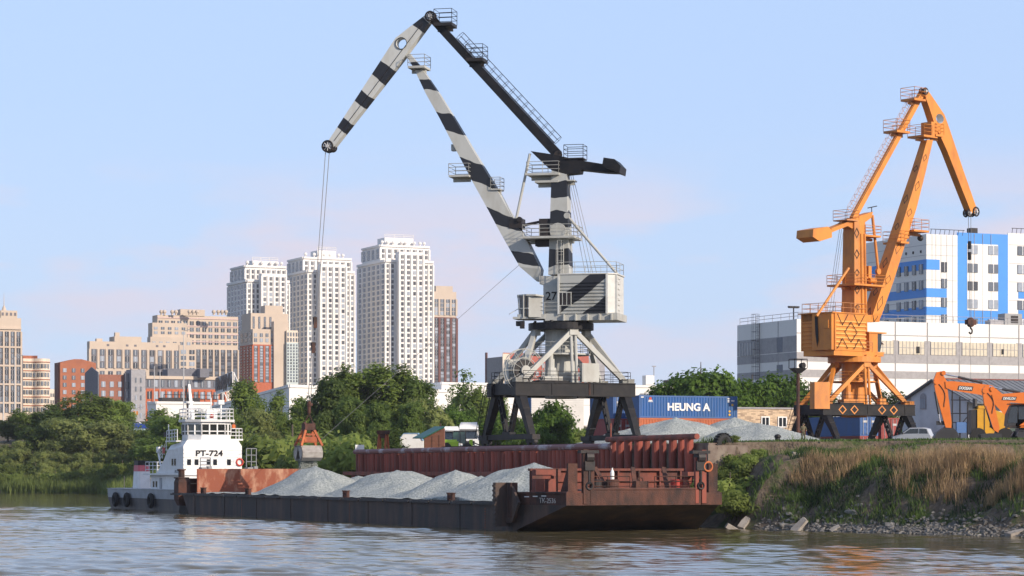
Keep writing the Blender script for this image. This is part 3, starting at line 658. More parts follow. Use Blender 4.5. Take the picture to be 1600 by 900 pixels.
# ropes
grab_top = at(483, 628, 234.0)
for s_, x_ in ((.25, 509), (-.25, 515)):
    MB().tube(p(x_, 232, s_), grab_top + V * .12 * (1 if s_ < 0 else -1), .035, n=5).build('hoist_rope', M_rope, crane)
for i in range(4): MB().tube(p(884 + i * 3.2, 268, .4 - .25 * i), p(915 + i * 6, 430, .4 - .25 * i), .022, n=4).build('luffing_rope', M_rope, crane)
q0 = p(512, 232)
for y in (506, 545): f = (y - 232) / (628 - 232); c = q0.lerp(grab_top, f); MB().obox(c, V * .16, U * .16, Z * .5).build('rope_weight', M_rust, crane)
tagl = MB(); tagl.tube(p(818, 408), at(498, 690, 234), .018, n=4); tagl.build('tag_line', M_rope, crane)
# ---------------------------------------------------------------- the clamshell grab
gc = at(481, 690, 234.0)
grab = thing('clamshell_grab', 'rusty clamshell grab hanging on ropes above the barge and dropping gravel', 'grab', gc)
k = 234.0 / F
def gp(px, py, o=0.0): return gc + V * ((px - 481) * k / .9148) + Z * ((690 - py) * k) + U * o
mb = MB(); mb.tube(gp(483, 627), gp(483, 646), .16, n=8); mb.tube(gp(484, 630), gp(484, 634), .26, n=8)
for s_ in (-1, 1):
    for i in range(6): a0 = gp(483, 646).lerp(gp(482 + s_ * 6, 664, s_ * .3), i / 6); a1 = gp(483, 646).lerp(gp(482 + s_ * 6, 664, s_ * .3), (i + .8) / 6); mb.tube(a0, a1, .06, n=5)
mb.build('swivel_and_chains', M_rust, grab)
mb = MB(); mb.obox(gp(482, 667), V * .5, U * .5, Z * .3); mb.disc(gp(476, 667), V, .42, .25, 12); mb.disc(gp(488, 667), V, .42, .25, 12); mb.build('head_block', M_rust, grab)
mb = MB()
for s_ in (-1, 1):
    for o in (-.9, .9): mb.bar(gp(482 + s_ * 5, 668, o * .3), gp(482 + s_ * 16, 697, o), .2, .26, U)
for y, hw_ in ((679, 7), (684, 9), (690, 12)): mb.obox(gp(482, y, .55), V * hw_ * k, U * .07, Z * .09); mb.obox(gp(482, y, -.55), V * hw_ * k, U * .07, Z * .09)
mb.obox(gp(482, 687, .6), V * .6, U * .06, Z * .2)
mb.build('grab_arm', M_rustO, grab)
M_steelg = mat('worn_steel', (.36, .34, .31), .55, (.2, .17, .15), sc=2, amt=.7)
for s_ in (-1, 1):
    mb = MB(); hx = 15 * k / .9148; o0 = s_ * .15; secs = []
    prof = [(-.15, .05), (.75, .0), (1.15, -.55), (1.05, -1.05), (.55, -1.35), (.45, -1.25), (.85, -.95), (.95, -.5), (.6, -.15), (-.15, -.1)]
    base = gp(481, 697)
    for v_ in (-hx, hx): secs.append([base + V * v_ + U * s_ * (.12 + a_) + Z * z_ for a_, z_ in prof])
    mb.loft(secs)
    for v_ in (-hx, hx): mb.plate([base + V * v_ + U * s_ * (.12 + a_) + Z * z_ for a_, z_ in prof[:5]], V * .06)
    mb.obox(base + U * s_ * 1.15 + Z * -.5, V * hx * 1.02, U * .05, Z * .07); mb.obox(base + U * s_ * .85 - Z * .02, V * hx * 1.02, U * .12, Z * .06)
    mb.build('grab_shell', M_steelg, grab)
# gravel pouring out of it
mb = MB(); r3 = random.Random(5)
for i in range(5200):
    f = r3.random(); v_ = r3.uniform(-1, 1) * (.80 + .1 * f); z_ = -1.2 - f * 2.0
    c = gp(481, 697) + V * v_ + U * r3.gauss(0, .22 + .1 * f) + Z * z_; s_ = r3.uniform(.02, .05)
    a_ = Vector((r3.uniform(-1, 1), r3.uniform(-1, 1), r3.uniform(-1, 1))).normalized() * s_; b_ = a_.orthogonal().normalized() * s_; c_ = a_.cross(b_).normalized() * s_
    mb.add([c + a_, c + b_, c - a_ * .6 - b_, c + c_], [(0, 1, 2), (0, 3, 1), (1, 3, 2), (2, 3, 0)])
o = mb.build('falling_gravel', M_gravel); tag(o, 'curtain of gravel pouring from the open grab onto the pile', 'gravel', kind='stuff')
# ---------------------------------------------------------------- crane two: orange
C2 = (37.7, 282.0); P2 = Plane(C2, (.75, .66)); p = P2.p; n2 = P2.n; b2 = P2.b
Z2 = 6.42
crane2 = thing('portal_crane', 'smaller orange harbour crane with dark diamond outlines, standing on a black portal', 'crane', (C2[0], C2[1], Z2))
zt2 = hz(632, 278); zr2 = hz(562, 281)
rails2 = portal(crane2, C2, Z2, M_black, M_black, M_orange, .97, diam=(-3.4, -1.9, 1.6, 3.1), z_top=zt2, zring=zr2)
tag(rails2.build('crane_rails', M_rust), kind='structure')
mb = MB(); c = at(1281, 618, 277); mb.obox(c, V * .95, U * .5, Z * 1.45); mb.build('reel_drive_cabinet', M_orange, crane2)
def q2(r, z, w_=0): return P2.q(r, z, w_)
zp0, zp1 = hz(556, 279.5), hz(549, 279.5)
r0_, r1_ = -5.85, -.76; hw = 2.4; z0_, z1_ = zp1, hz(491, 279)
mb = MB(); mb.obox(q2((r0_ + .8) / 2, (zp0 + zp1) / 2), b2 * (.8 - r0_) / 2, n2 * 2.2, Z * .3); mb.tube(q2(0, zr2), q2(0, zp1), 1.7, 1.4, n=20); mb.obox(q2(1.2, (zp0 + zp1) / 2, .9), b2 * 1.4, n2 * 1.1, Z * .2)
mb.build('slewing_platform', M_orange, crane2)
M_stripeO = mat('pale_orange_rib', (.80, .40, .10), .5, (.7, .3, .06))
hsb = MB(); prof = []; ribs = 7; dz = (z1_ - .9 - z0_) / ribs
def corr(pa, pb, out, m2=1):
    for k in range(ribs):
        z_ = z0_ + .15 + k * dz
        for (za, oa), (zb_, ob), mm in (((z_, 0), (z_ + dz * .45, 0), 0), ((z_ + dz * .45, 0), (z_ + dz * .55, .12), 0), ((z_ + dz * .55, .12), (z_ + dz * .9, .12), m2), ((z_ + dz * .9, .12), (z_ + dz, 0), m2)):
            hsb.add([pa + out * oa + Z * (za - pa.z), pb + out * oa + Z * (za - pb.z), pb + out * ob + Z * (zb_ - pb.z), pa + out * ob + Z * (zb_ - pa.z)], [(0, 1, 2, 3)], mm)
hsb.obox(q2((r0_ + r1_) / 2, (z0_ + z1_) / 2), b2 * (r1_ - r0_) / 2, n2 * (hw - .13), Z * (z1_ - z0_) / 2)
cA = q2(r0_, z0_, hw - .12); cB = q2(r1_, z0_, hw - .12)
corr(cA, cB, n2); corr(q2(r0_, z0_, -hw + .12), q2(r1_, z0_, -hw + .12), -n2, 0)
hsb.obox(q2((r0_ + r1_) / 2, z1_ - .38, 0), b2 * (r1_ - r0_) / 2, n2 * hw, Z * .4)
rear_c = q2(r0_ - .02, z0_, 0)
hsb.obox(q2(r0_ - .25, (z0_ + z1_) / 2, .9), b2 * .25, n2 * 1.4, Z * (z1_ - z0_) / 2 * .98)
corr(q2(r0_ - .05, z0_, -hw + .1), q2(r0_ - .05, z0_, -.6), -b2, 0)
for w_ in (-hw, hw - .05): hsb.obox(q2(r0_, (z0_ + z1_) / 2, w_), b2 * .1, n2 * .08, Z * (z1_ - z0_) / 2)
hsb.obox(q2((r0_ + r1_) / 2 - .2, z1_ + .05), b2 * ((r1_ - r0_) / 2 + .35), n2 * (hw + .1), Z * .06)
hsb.obox(q2(r0_ - .55, z1_ - 1.2, 1.6), b2 * .08, n2 * .35, Z * .45)
# dark diamond lines on the near wall
zc = (z0_ + z1_) / 2; rc = (r0_ + r1_) / 2; fo = n2 * (hw + .015)
def lineq(a, b_): hsb.bar(a, b_, .09, .02, n2, 2)
def np_(r, z): return q2(r, z, hw + .02)
for (ra, za), (rb, zb_) in (((rc - 1.0, zc), (rc, zc + 1.1)), ((rc, zc + 1.1), (rc + 1.0, zc)), ((rc + 1, zc), (rc, zc - 1.1)), ((rc, zc - 1.1), (rc - 1, zc)),
                            ((rc - 2.2, z1_ - .1), (rc - 1.4, z1_ - 1.3)), ((rc - 1.4, z1_ - 1.3), (rc - .5, z1_ - .1)), ((rc + .5, z1_ - .1), (rc + 1.3, z1_ - 1.3)), ((rc + 1.3, z1_ - 1.3), (rc + 2.2, z1_ - .1)),
                            ((rc - 2.2, z0_ + .2), (rc - 1.4, z0_ + 1.3)), ((rc - 1.4, z0_ + 1.3), (rc - .5, z0_ + .2)), ((rc + .5, z0_ + .2), (rc + 1.3, z0_ + 1.3)), ((rc + 1.3, z0_ + 1.3), (rc + 2.2, z0_ + .2))):
    lineq(np_(ra, za), np_(rb, zb_))
hsb.plate([q2(r0_ - .56, z1_ - .3, .35), q2(r0_ - .56, z1_ - 2.9, .5), q2(r0_ - .56, z1_ - 3.6, .3), q2(r0_ - .56, z1_ - 2.2, .05), q2(r0_ - .56, z1_ - .3, -.05)], -b2 * .02, 2)
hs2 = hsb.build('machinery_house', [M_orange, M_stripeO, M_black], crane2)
mb = MB(); mb.rail([q2(r1_, z1_ + .1, hw), q2(r0_, z1_ + .1, hw), q2(r0_, z1_ + .1, -hw), q2(r1_, z1_ + .1, -hw)], 1.05, .03, 1.2, 1, closed=True); mb.build('roof_railing', M_orangeD, hs2)
# mast with diamonds
ztp = hz(345, 282); M2 = MB(); zb2 = zp1
M2.loft([[q2(r, zb2, w_) for r, w_ in ((-1.1, 1.0), (-.5, 1.35), (.6, 1.35), (1.1, 1.0), (1.1, -1.0), (.6, -1.3), (-.5, -1.3), (-1.1, -1.0))], [q2(r, ztp, w_) for r, w_ in ((-.9, .8), (-.4, 1.05), (.5, 1.05), (.9, .8), (.9, -.8), (.5, -1.05), (-.4, -1.05), (-.9, -.8))]])
for w_ in (-.28, .32): M2.tube(q2(.1 + w_, zb2, 1.42), q2(.1 + w_, ztp - 1.5, 1.12), .14, n=6)
nd = (q2(-1.1, 0, 1.0) - q2(-.5, 0, 1.35)); td = nd.normalized(); fn = Vector((td.y, -td.x, 0)); fn = fn if fn.dot(n2) > 0 else -fn
for f, s_ in ((.22, .45), (.34, .3), (.47, .5), (.6, .4), (.74, .55), (.9, .6)):
    z_ = zb2 + (ztp - zb2) * f; w1_ = 1.18 - .26 * f; rr_ = -.8 + .15 * f
    diamond(M2, q2(rr_, z_, w1_) + fn * .02, td * .30, Z * s_, fn, 1, .08)
    if int(f * 100) % 2: diamond(M2, q2(.85, z_ + 1, 1.19 - .3 * f), b2 * .22, Z * s_ * .9, n2, 1, .07)
M2.plate([p(1350, 492, .6), p(1376, 492, .6), p(1374, 503, .6), p(1350, 503, .6)], -n2 * 1.2)
mast2 = M2.build('mast', [M_orange, M_dark], crane2)
mb = MB(); platform(mb, p(1338, 447), b2 * 2.6, n2 * 2.0, .2, True); mb.build('mast_platform', [M_orange], mast2)
mb = MB(); platform(mb, q2(1.8, hz(369, 282.5), 0), b2 * 1.3, n2 * 1.2, .2, True); mb.build('mast_platform', [M_orange], mast2)
mb = MB(); mb.obox(q2(1.7, hz(440, 283)), b2 * .5, n2 * .6, Z * .5); mb.obox(q2(1.9, hz(430, 283), .3), b2 * .25, n2 * .35, Z * 1.0); mb.tube(q2(1.4, hz(438, 282), .9), q2(2.4, hz(438, 282), .9), .3, n=8); mb.build('luffing_drive', M_orange, mast2)
mb = MB(); cage_ladder(mb, q2(1.4, hz(440, 283), -.9), q2(1.4, hz(372, 283), -.9), b2, -n2, depth=.7); mb.build('mast_ladder', M_orangeD, mast2)
mb = MB(); mb.bar(q2(1.0, hz(433, 283)), q2(3.0, hz(436, 284)), .2, .25); mb.build('luffing_rack', M_orange, crane2)
# cab
mb = MB(); cA_ = q2(1.7, hz(551, 282), 1.25); czl, czh = hz(551, 282), hz(521, 282)
mb.loft([[q2(r, z, w_) for r, w_ in ((.3, 1.9), (1.7, 1.9), (1.7, .4), (.3, .4))] for z in (czl, czh)]); mb.obox(q2(1.6, czh + .06, 1.15), b2 * 1.5, n2 * .85, Z * .07); mb.obox(q2(2.3, czl, 1.15), b2 * .6, n2 * .7, Z * .06)
cab2 = mb.build('operator_cab', M_orange, crane2)
mb = MB(); mb.loft([[q2(r, z, w_) for r, w_ in ((1.72, 1.8), (2.6 - .25 * i, 1.7), (2.6 - .25 * i, .6), (1.72, .5))] for i, z in ((0, czh), (0, czl + .9), (1, czl + .1))]); mb.build('cab_window', M_glass, cab2)
mb = MB(); mb.bar(q2(2.6, hz(535, 283), 1.5), q2(3.1, hz(538, 283), 1.4), .5, .05); mb.build('sun_visor', M_white, cab2)
mb = MB(); mb.rail([q2(-.7, zp1, 2.3), q2(.4, zp1, 2.3)], 1.05, .03, .8, 2); mb.build('platform_railing', M_orangeD, crane2)
# rocker and counterweight
pol = [(1364, 331), (1362, 340), (1352, 347), (1340, 357), (1331, 357), (1325, 353), (1300, 363), (1299, 357), (1322, 348), (1328, 343), (1345, 337)]
mb = MB(); mb.plate([p(x, y, .6) for x, y in pol], -n2 * 1.2); rk2 = mb.build('rocker_beam', M_orange, crane2)
cwp = [(1271, 358), (1294, 354), (1300, 360), (1300, 371), (1281, 377), (1270, 370)]; mb = MB(); mb.plate([p(x, y, 1.2) for x, y in cwp], -n2 * 2.4); mb.build('counterweight', M_orange, rk2)
mb = MB(); platform(mb, p(1322, 345, 0), b2 * 1.0, n2 * 1.0, .12, True); mb.build('rocker_platform', M_orangeD, rk2)
mb = MB(); mb.tube(p(1362, 334), p(1362, 324), .05, n=5); mb.bar(p(1356, 325), p(1370, 322), .1, .1); mb.build('aerial', M_dark, rk2)
for s_ in (-1, 1):
    mb = MB(); mb.tube(p(1363, 336, s_ * .5), p(1372, 421, s_ * .5), .16, n=8); mb.disc(p(1372, 424, s_ * .5), n2, .35, .3, 12); mb.build('link_rod', M_orange, crane2)
    mb = MB(); mb.tube(p(1326, 419, s_ * .6), p(1276, 494, s_ * .9), .15, n=8); mb.build('back_stay', M_orange, crane2)
for i in range(3): MB().tube(p(1318 - 3 * i, 358, .3 - .3 * i), p(1300 - 4 * i, 490, .3 - .3 * i), .03, n=4).build('luffing_rope', M_rope, crane2)
# boom: four-sided girder turned so two faces show
topl = [(1442, 219), (1428, 265), (1409, 322), (1389, 384), (1370, 440), (1354, 490), (1352, 500)]
botl = [(1455, 219), (1443, 268), (1428, 326), (1411, 378), (1391, 440), (1373, 492), (1368, 504)]
mb = MB(); Aq = [p(x, y) for x, y in topl]; Bq = [p(x, y) for x, y in botl]; ww = [.9, 1.1, 1.3, 1.4, 1.5, 1.4, 1.2]
for i, (a_, b_) in enumerate(zip(Aq, Bq)):    # photo outline is face width plus side face: keep the girder narrower
    m_ = (a_ + b_) / 2; Aq[i] = m_ + (a_ - m_) * .72; Bq[i] = m_ + (b_ - m_) * .72
box_loft(mb, Aq, Bq, ww, None, n2)
for f, s_ in ((.1, .5), (.24, .7), (.36, .55), (.52, .8), (.66, .6), (.78, 1.0), (.9, .7)):
    k_ = f * (len(Aq) - 1); i = int(k_); g_ = k_ - i
    a_ = Aq[i].lerp(Aq[i + 1], g_); b_ = Bq[i].lerp(Bq[i + 1], g_); w_ = ww[i] * (1 - g_) + ww[i + 1] * g_; ax_ = (Aq[i] - Aq[i + 1]).normalized(); cr = (a_ - b_)
    diamond(mb, (a_ + b_) / 2 + n2 * w_ / 2 + cr * .12, cr * .3, ax_ * s_, n2, 1, .08)
    k_ = min(.97, f + .06) * (len(Aq) - 1); i = int(k_); g_ = k_ - i; a2_ = Aq[i].lerp(Aq[i + 1], g_)
    fn_ = cr.normalized(); fn_ = (fn_ - ax_ * fn_.dot(ax_)).normalized(); diamond(mb, a2_, n2 * .35, ax_ * s_ * .9, fn_, 1, .08)
boom2 = mb.build('boom', [M_orange, M_dark], crane2)
for nm, (x, y), hl, hw_ in (('b', (1427, 362), 1.3, 1.2), ('b', (1400, 380), .7, 1.3), ('b', (1437, 214), .7, 1.2), ('b', (1459, 213), .7, .9)):
    mb = MB(); platform(mb, p(x, y), b2 * hl, n2 * hw_, .22, True, h=1.2); mb.build('boom_platform', M_orange, boom2)
mb = MB(); mb.bar(p(1425, 362), p(1412, 375), .3, .3); mb.build('platform_strut', M_orange, boom2)
mb = MB(); mb.ball(p(1438, 372), .35, 8); mb.build('boom_lamp', M_dark, boom2)
mb = MB(); mb.obox(p(1452, 204), b2 * .55, n2 * .75, Z * .9); mb.build('boom_head', M_orange, boom2)
# jib with hole
out = [(1439, 146), (1443, 141), (1448, 146), (1459, 162), (1471, 180), (1479, 202), (1501, 268), (1522, 328), (1521, 334), (1513, 333), (1496, 290), (1475, 236), (1464, 212), (1456, 196), (1447, 168)]
hc = p(1463.5, 186); hole = [hc + (b2 * math.cos(a_) * 1.25 + Z * math.sin(a_)) * .55 for a_ in np.linspace(0, 2 * math.pi, 21)[:-1]]
mb = MB(); jw = .9; mb.plate([p(x, y) + n2 * jw / 2 for x, y in out], -n2 * jw, holes=[[q + n2 * jw / 2 for q in hole]])
jib2 = mb.build('jib', M_orange, crane2)
mb = MB(); hs3 = [[hc + (q - hc) * .985 + n2 * w_ for q in hole] for w_ in (-jw / 2 - .03, jw / 2 + .03)]; mb.loft(hs3, cap=False); mb.build('hole_lining', M_white, jib2)
_n1, _b1 = n1, b1; n1, b1 = n2, b2
sheave(p(1522, 331, .2), .5, jib2); sheave(p(1512, 333, 0), .4, jib2); sheave(p(1443, 143, .3), .36, jib2)
n1, b1 = _n1, _b1
# stay with caged ladder
s0, s1 = p(1440, 146), p(1332, 342); mb = MB(); mb.bar(s0, s1, .6, .5, n2); stay2 = mb.build('upper_stay', M_orange, crane2)
sd_ = (s1 - s0).normalized(); up_ = n2.cross(sd_).normalized(); up_ = up_ if up_.z > 0 else -up_
mb = MB(); cage_ladder(mb, s0 + sd_ * 1.5 + up_ * .45, s1 - sd_ * .6 + up_ * .5, n2, up_, depth=.8, wd=.6); mb.build('caged_ladder', M_orangeD, stay2)
for (x, y), h_ in (((1427, 157), 1.0), ((1401, 207), 1.1)):
    mb = MB(); platform(mb, p(x, y), b2 * h_, n2 * 1.0, .25, True, h=1.25); mb.build('stay_platform', M_orange, stay2)
# hook block on ropes
hk = p(1516.5, 505); 
for x_ in (1513, 1517): MB().tube(p(x_, 334, (x_ - 1515) * .06), hk + b2 * (x_ - 1515) * .05 + Z * .4, .03, n=4).build('hoist_rope', M_rope, crane2)
for y_ in (400, 383): MB().obox(p(1515, y_), b2 * .15, n2 * .15, Z * .45).build('rope_weight', M_dark, crane2)
hkt = thing('hook_block', 'dark rusty crane hook block hanging from the orange crane before the striped warehouse', 'hook', hk)
mb = MB(); mb.disc(hk + Z * .1, n2, .55, .35, 16); mb.obox(hk + Z * .1, b2 * .75, n2 * .25, Z * .28); mb.build('pulley_block', M_rust, hkt)
mb = MB(); pts = [hk - Z * .35] + [hk - Z * (.85 + .3 * math.sin(a_)) + b2 * (.3 * math.cos(a_)) for a_ in np.linspace(math.pi / 2 * 3, -math.pi * .75, 10)]; mb.path([hk - Z * .3, hk - Z * .6] + [hk - Z * .9 + b2 * .3 * math.sin(a_) + Z * .3 * math.cos(a_) for a_ in np.linspace(0, 4.2, 9)], .1, n=6); mb.build('hook', M_dark, hkt)
mb = MB(); mb.tube(hk - Z * 1.1, at(1517, 604, hk.y), .02, n=4); mb.build('tail_rope', M_rope, hkt)
# ================================================================ barge
BO = Vector((6.3, 171.5, 0))
def B(a, b_=0, z=0): return BO + U * a + V * b_ + Z * z
HB = 6.85; DK = 1.76; AS = -79.0
barge = thing('cargo_barge', 'long rusty black deck barge loaded with grey gravel, moored along the quay', 'barge', (BO.x, BO.y, 0))
mb = MB()
outl = [(AS, -HB + 1.2), (AS + 3, -HB), (0, -HB), (5.7, -5.5), (5.7, 5.5), (0, HB), (AS + 3, HB), (AS, HB - 1.2)]
deck = [B(a, b_, DK) for a, b_ in outl]
lowb = [(AS + 3.5, -HB + .8), (AS + 5, -HB), (0, -HB), (0.15, -HB + .02), (.15, HB - .02), (0, HB), (AS + 5, HB), (AS + 3.5, HB - .8)]
wl = [B(a, b_, 0) for a, b_ in lowb]; und = [B(a - (1.2 if a > -1 else -1.5), b_ * .98, -1.5) for a, b_ in lowb]
mb.loft([und, wl, deck], cap=True)
for s in range(9, 78, 9): mb.obox(B(-s, -HB - .01, DK / 2), U * .04, V * .03, Z * DK / 2 * .95)
hull = mb.build('hull', M_hull, barge)
mb = MB()
for i in range(8):
    for a in (-4.5, -31, -58): mb.obox(B(a, -HB - .04, .15 + i * .18), U * .03, V * .008, Z * .05)
mb.build('draught_marks', M_rustO, hull)
# deck edge: dusty strip and lengths of dark rubbing rail
mb = MB(); mb.obox(B(-39, -HB + .45, DK + .03), U * 37.5, V * .45, Z * .03); mb.obox(B(-38.5, 0, DK + .02), U * 37.5, V * 6.3, Z * .02); mb.build('deck', M_deck, barge)
mb = MB(); q = -2.2
while q > -76: l = random.choice((4.4, 5.2, 3.9)); mb.obox(B(q - l / 2, -HB - .06, DK + .0), U * (l / 2 - .12), V * .1, Z * .075); mb.obox(B(q - l / 2, -HB + .1, DK + .1), U * (l / 2 - .1), V * .06, Z * .05); q -= l
mb.build('rubbing_rail', M_dark, barge)
for a in (-11.8, -33.2, -57.8, -71):
    mb = MB(); c = B(a, -HB + .5, DK + .06)
    for s_ in (-1, 1): mb.tube(c + U * s_ * .32, c + U * s_ * .32 + Z * .55, .17, n=10); mb.tube(c + U * s_ * .32 + Z * .55, c + U * s_ * .32 + Z * .62, .23, n=10)
    mb.obox(c + Z * .03, U * .6, V * .25, Z * .04); mb.obox(c + Z * .3, U * .3, V * .06, Z * .06); mb.build('bollard', M_rust, barge)
# cargo bulkheads at both ends
mb = MB(); mb.obox(B(-76.0, .25, 2.95), V * 5.7, U * .08, Z * 1.2)
for w_ in np.linspace(-5.6, 5.6, 9): mb.obox(B(-76.15, w_ + .3, 2.9), V * .06, U * .1, Z * 1.1)
mb.build('stern_bulkhead', mat('peeling_rust', (.25, .07, .034), .8, (.52, .31, .2), sc=1.3, amt=.8, streak=.5, lo=.5, hi=.72), barge)
mb = MB(); mb.obox(B(0, 0, 2.95), V * 5.6, U * .07, Z * 1.18); mb.obox(B(.12, 0, 4.05), V * 5.7, U * .2, Z * .08); mb.obox(B(.1, 0, 3.3), V * 5.6, U * .12, Z * .06)
for w_ in np.linspace(-5.5, 5.5, 8): mb.obox(B(.16, w_, 2.9), V * .06, U * .14, Z * 1.15)
mb.build('bow_bulkhead', mat('red_orange_rust', (.20, .05, .03), .8, (.07, .03, .024), sc=1.3, amt=.95, streak=.4, lo=.36, hi=.62), barge)
# bow: bulwark, side plates, deck edge lip, coupling posts
mb = MB(); mb.obox(B(5.72, -.05, 2.25), V * 4.15, U * .09, Z * .5); mb.tube(B(5.75, -4.2, 2.78), B(5.75, 4.1, 2.78), .1, n=8)
for s_ in (-1, 1):
    mb.plate([B(0.2, s_ * HB, DK), B(5.7, s_ * 5.5, DK), B(5.7, s_ * 5.5, 2.5), B(.2, s_ * HB, 2.45)], V * -s_ * .1); mb.tube(B(.2, s_ * (HB - .02), 2.5), B(5.7, s_ * 5.5, 2.55), .09, n=8)
mb.obox(B(5.72, -4.9, 2.15), V * .75, U * .09, Z * .4); mb.obox(B(5.72, 4.9, 2.15), V * .75, U * .09, Z * .4)
bw = mb.build('bow_bulwark', M_rust, barge)
tx0 = B(3.7, -HB + (HB - 5.5) * .65 - .03, 2.0)
dirs = (B(5.7, -5.5) - B(.2, -HB)).normalized()
text('ТК-2536', 'hull_number', mat('worn_white_lettering', (.6, .58, .54), .8, (.2, .17, .15), sc=8, amt=.7), bw, tx0 + Z * .05, dirs, Z, .34, .0, fit=1.7)
mb = MB()
for k in range(3): mb.obox(tx0 + dirs * (-2.2 + k * .9) + Z * (.28 + .03 * k), dirs * .25, dirs.cross(Z) * .006, Z * .03)
mb.build('hull_dashes', M_white, bw)
for s_, bb in ((-1, -4.55), (1, 4.55)):
    mb = MB(); mb.obox(B(5.5, bb - .42 * -s_ * -1 if 0 else bb + s_ * .55, 3.2), V * .33, U * .12, Z * 1.25); mb.plate([B(5.5, bb + s_ * .4, 4.4), B(5.5, bb + s_ * .4, 2.0), B(3.0, bb + s_ * .4, 2.0), B(4.6, bb + s_ * .4, 4.4)], V * .1)
    mb.build('coupling_post', M_rust, barge)
    mb = MB(); mb.obox(B(5.72, bb - s_ * .25, 3.6), V * .16, U * .16, Z * 1.75); mb.obox(B(5.72, bb - s_ * .75, 3.35), V * .12, U * .12, Z * 1.5); mb.disc(B(5.72, bb - s_ * .5, 4.85), V, .42, .5, 14, 1); mb.obox(B(5.72, bb - s_ * .5, 5.2), V * .65, U * .25, Z * .1, 1)
    mb.obox(B(5.8, bb - s_ * .5, 4.3), V * .35, U * .2, Z * .3, 1); mb.tube(B(5.85, bb - s_ * .5, 4.2), B(5.85, bb - s_ * .5, 3.1), .09, n=6, m=1); mb.ring(B(5.9, bb - s_ * .5, 3.0), U, .22, .06, 12, 5, 1)
    mb.build('coupling_winch', [M_rustR if s_ > 0 else M_rust, M_dark], barge)
mb = MB(); mb.ring(B(5.95, 4.55, 4.25), U, .3, .07, 16, 6); mb.build('orange_ring', M_rustO, barge)
# fender plate on the near shoulder
mb = MB(); mb.obox(B(-.6, -HB - .55, 1.75), U * .22, V * .5, Z * 1.45); mb.plate([B(-.4, -HB - .3, 3.2), B(-.4, -HB - .3, .5), B(.6, -HB - .3, .6), B(1.6, -HB - .3, 1.9), B(.3, -HB - .3, 3.2)], V * .16)
for k in range(9): mb.obox(B(-.62, -HB - 1.06, .5 + k * .31), U * .22, V * .05, Z * .06)
mb.build('fender_plate', M_hull, barge)
mb = MB(); mb.plate([B(-.0, -HB - .35, 3.2), B(-.0, -HB - .35, .9), B(.5, -HB - .35, .9), B(.5, -HB - .35, 3.2)], V * .5); mb.build('fender_bracket', M_rust, barge)
# railings and gear on the bow deck
for ra_, rb_ in ((-4.1, -.9), (.9, 4.0)): MB().rail([B(5.4, ra_, DK + .9), B(5.4, rb_, DK + .9)], .95, .03, 1.5, 2).build('bow_railing', M_rust, barge)
mb = MB(); mb.obox(B(4.6, -2.4, 2.73), V * 1.9, U * .5, Z * .05); mb.build('white_tarpaulin', M_white, barge)
for w_, l in ((-1.9, .5), (.9, -.6), (3.2, -.5)): MB().bar(B(2.2, w_, 4.2), B(4.0, w_ + l, 2.0), .1, .3, V).build('stay_plate', M_rust, barge)
mb = MB(); mb.tube(B(3.2, -5.1, DK), B(3.2, -5.1, 4.1), .07, n=6); mb.obox(B(3.2, -5.1, 2.4), V * .2, U * .2, Z * .15); mb.build('deck_post', M_rust, barge); mb = MB(); mb.tube(B(4.6, .25, DK + .7), B(4.6, .15, 4.0), .06, n=6); mb.obox(B(4.6, .25, 2.95), V * .45, U * .3, Z * .35); mb.ring(B(4.6, .25, 3.35), U, .2, .05, 12, 5); mb.build('deck_winch', M_rust, barge)
mb = MB(); mb.obox(B(2.0, -5.3, 3.85), V * .9, U * .3, Z * .2); mb.obox(B(2.0, -5.0, 3.0), V * .3, U * .3, Z * .45); mb.obox(B(2.0, -5.9, 3.0), V * .3, U * .3, Z * .45); mb.tube(B(1.6, -6.2, 2.6), B(1.6, -4.1, 2.6), .12, n=8); mb.build('mooring_winch', M_rustR, barge)
for (a, w_), m_, lab in (((4.3, 3.1), M_red, 'bright red steel barrel on the barge bow deck behind the railing'), ((3.6, -1.3), M_rust, 'brown rusty barrel on the barge bow with a white bottle standing on it'), ((3.4, -2.4), M_dark, 'dark barrel on the barge bow beside the brown rusty barrel')):
    bt = thing('barrel', lab, 'barrel', B(a, w_, DK), group='barrels on the barge bow')
    mb = MB(); h0 = 2.0
    mb.tube(B(a, w_, DK + .35), B(a, w_, DK + 1.65), .42, n=16)
    for z_ in (.4, .8, 1.2, 1.62): mb.ring(B(a, w_, DK + z_), Z, .42, .03, 18, 5)
    mb.tube(B(a, w_, DK), B(a, w_, DK + .36), .3, n=12); mb.build('drum', m_, bt)
mb = MB(); c = B(3.6, -1.3, DK + 1.66); mb.tube(c, c + Z * .45, .13, n=8); mb.tube(c + Z * .45, c + Z * .65, .13, .05, n=8); mb.tube(c + Z * .65, c + Z * .75, .05, n=6)
tag(mb.build('bottle', M_white), 'white plastic bottle standing on the brown rusty barrel', 'bottle')
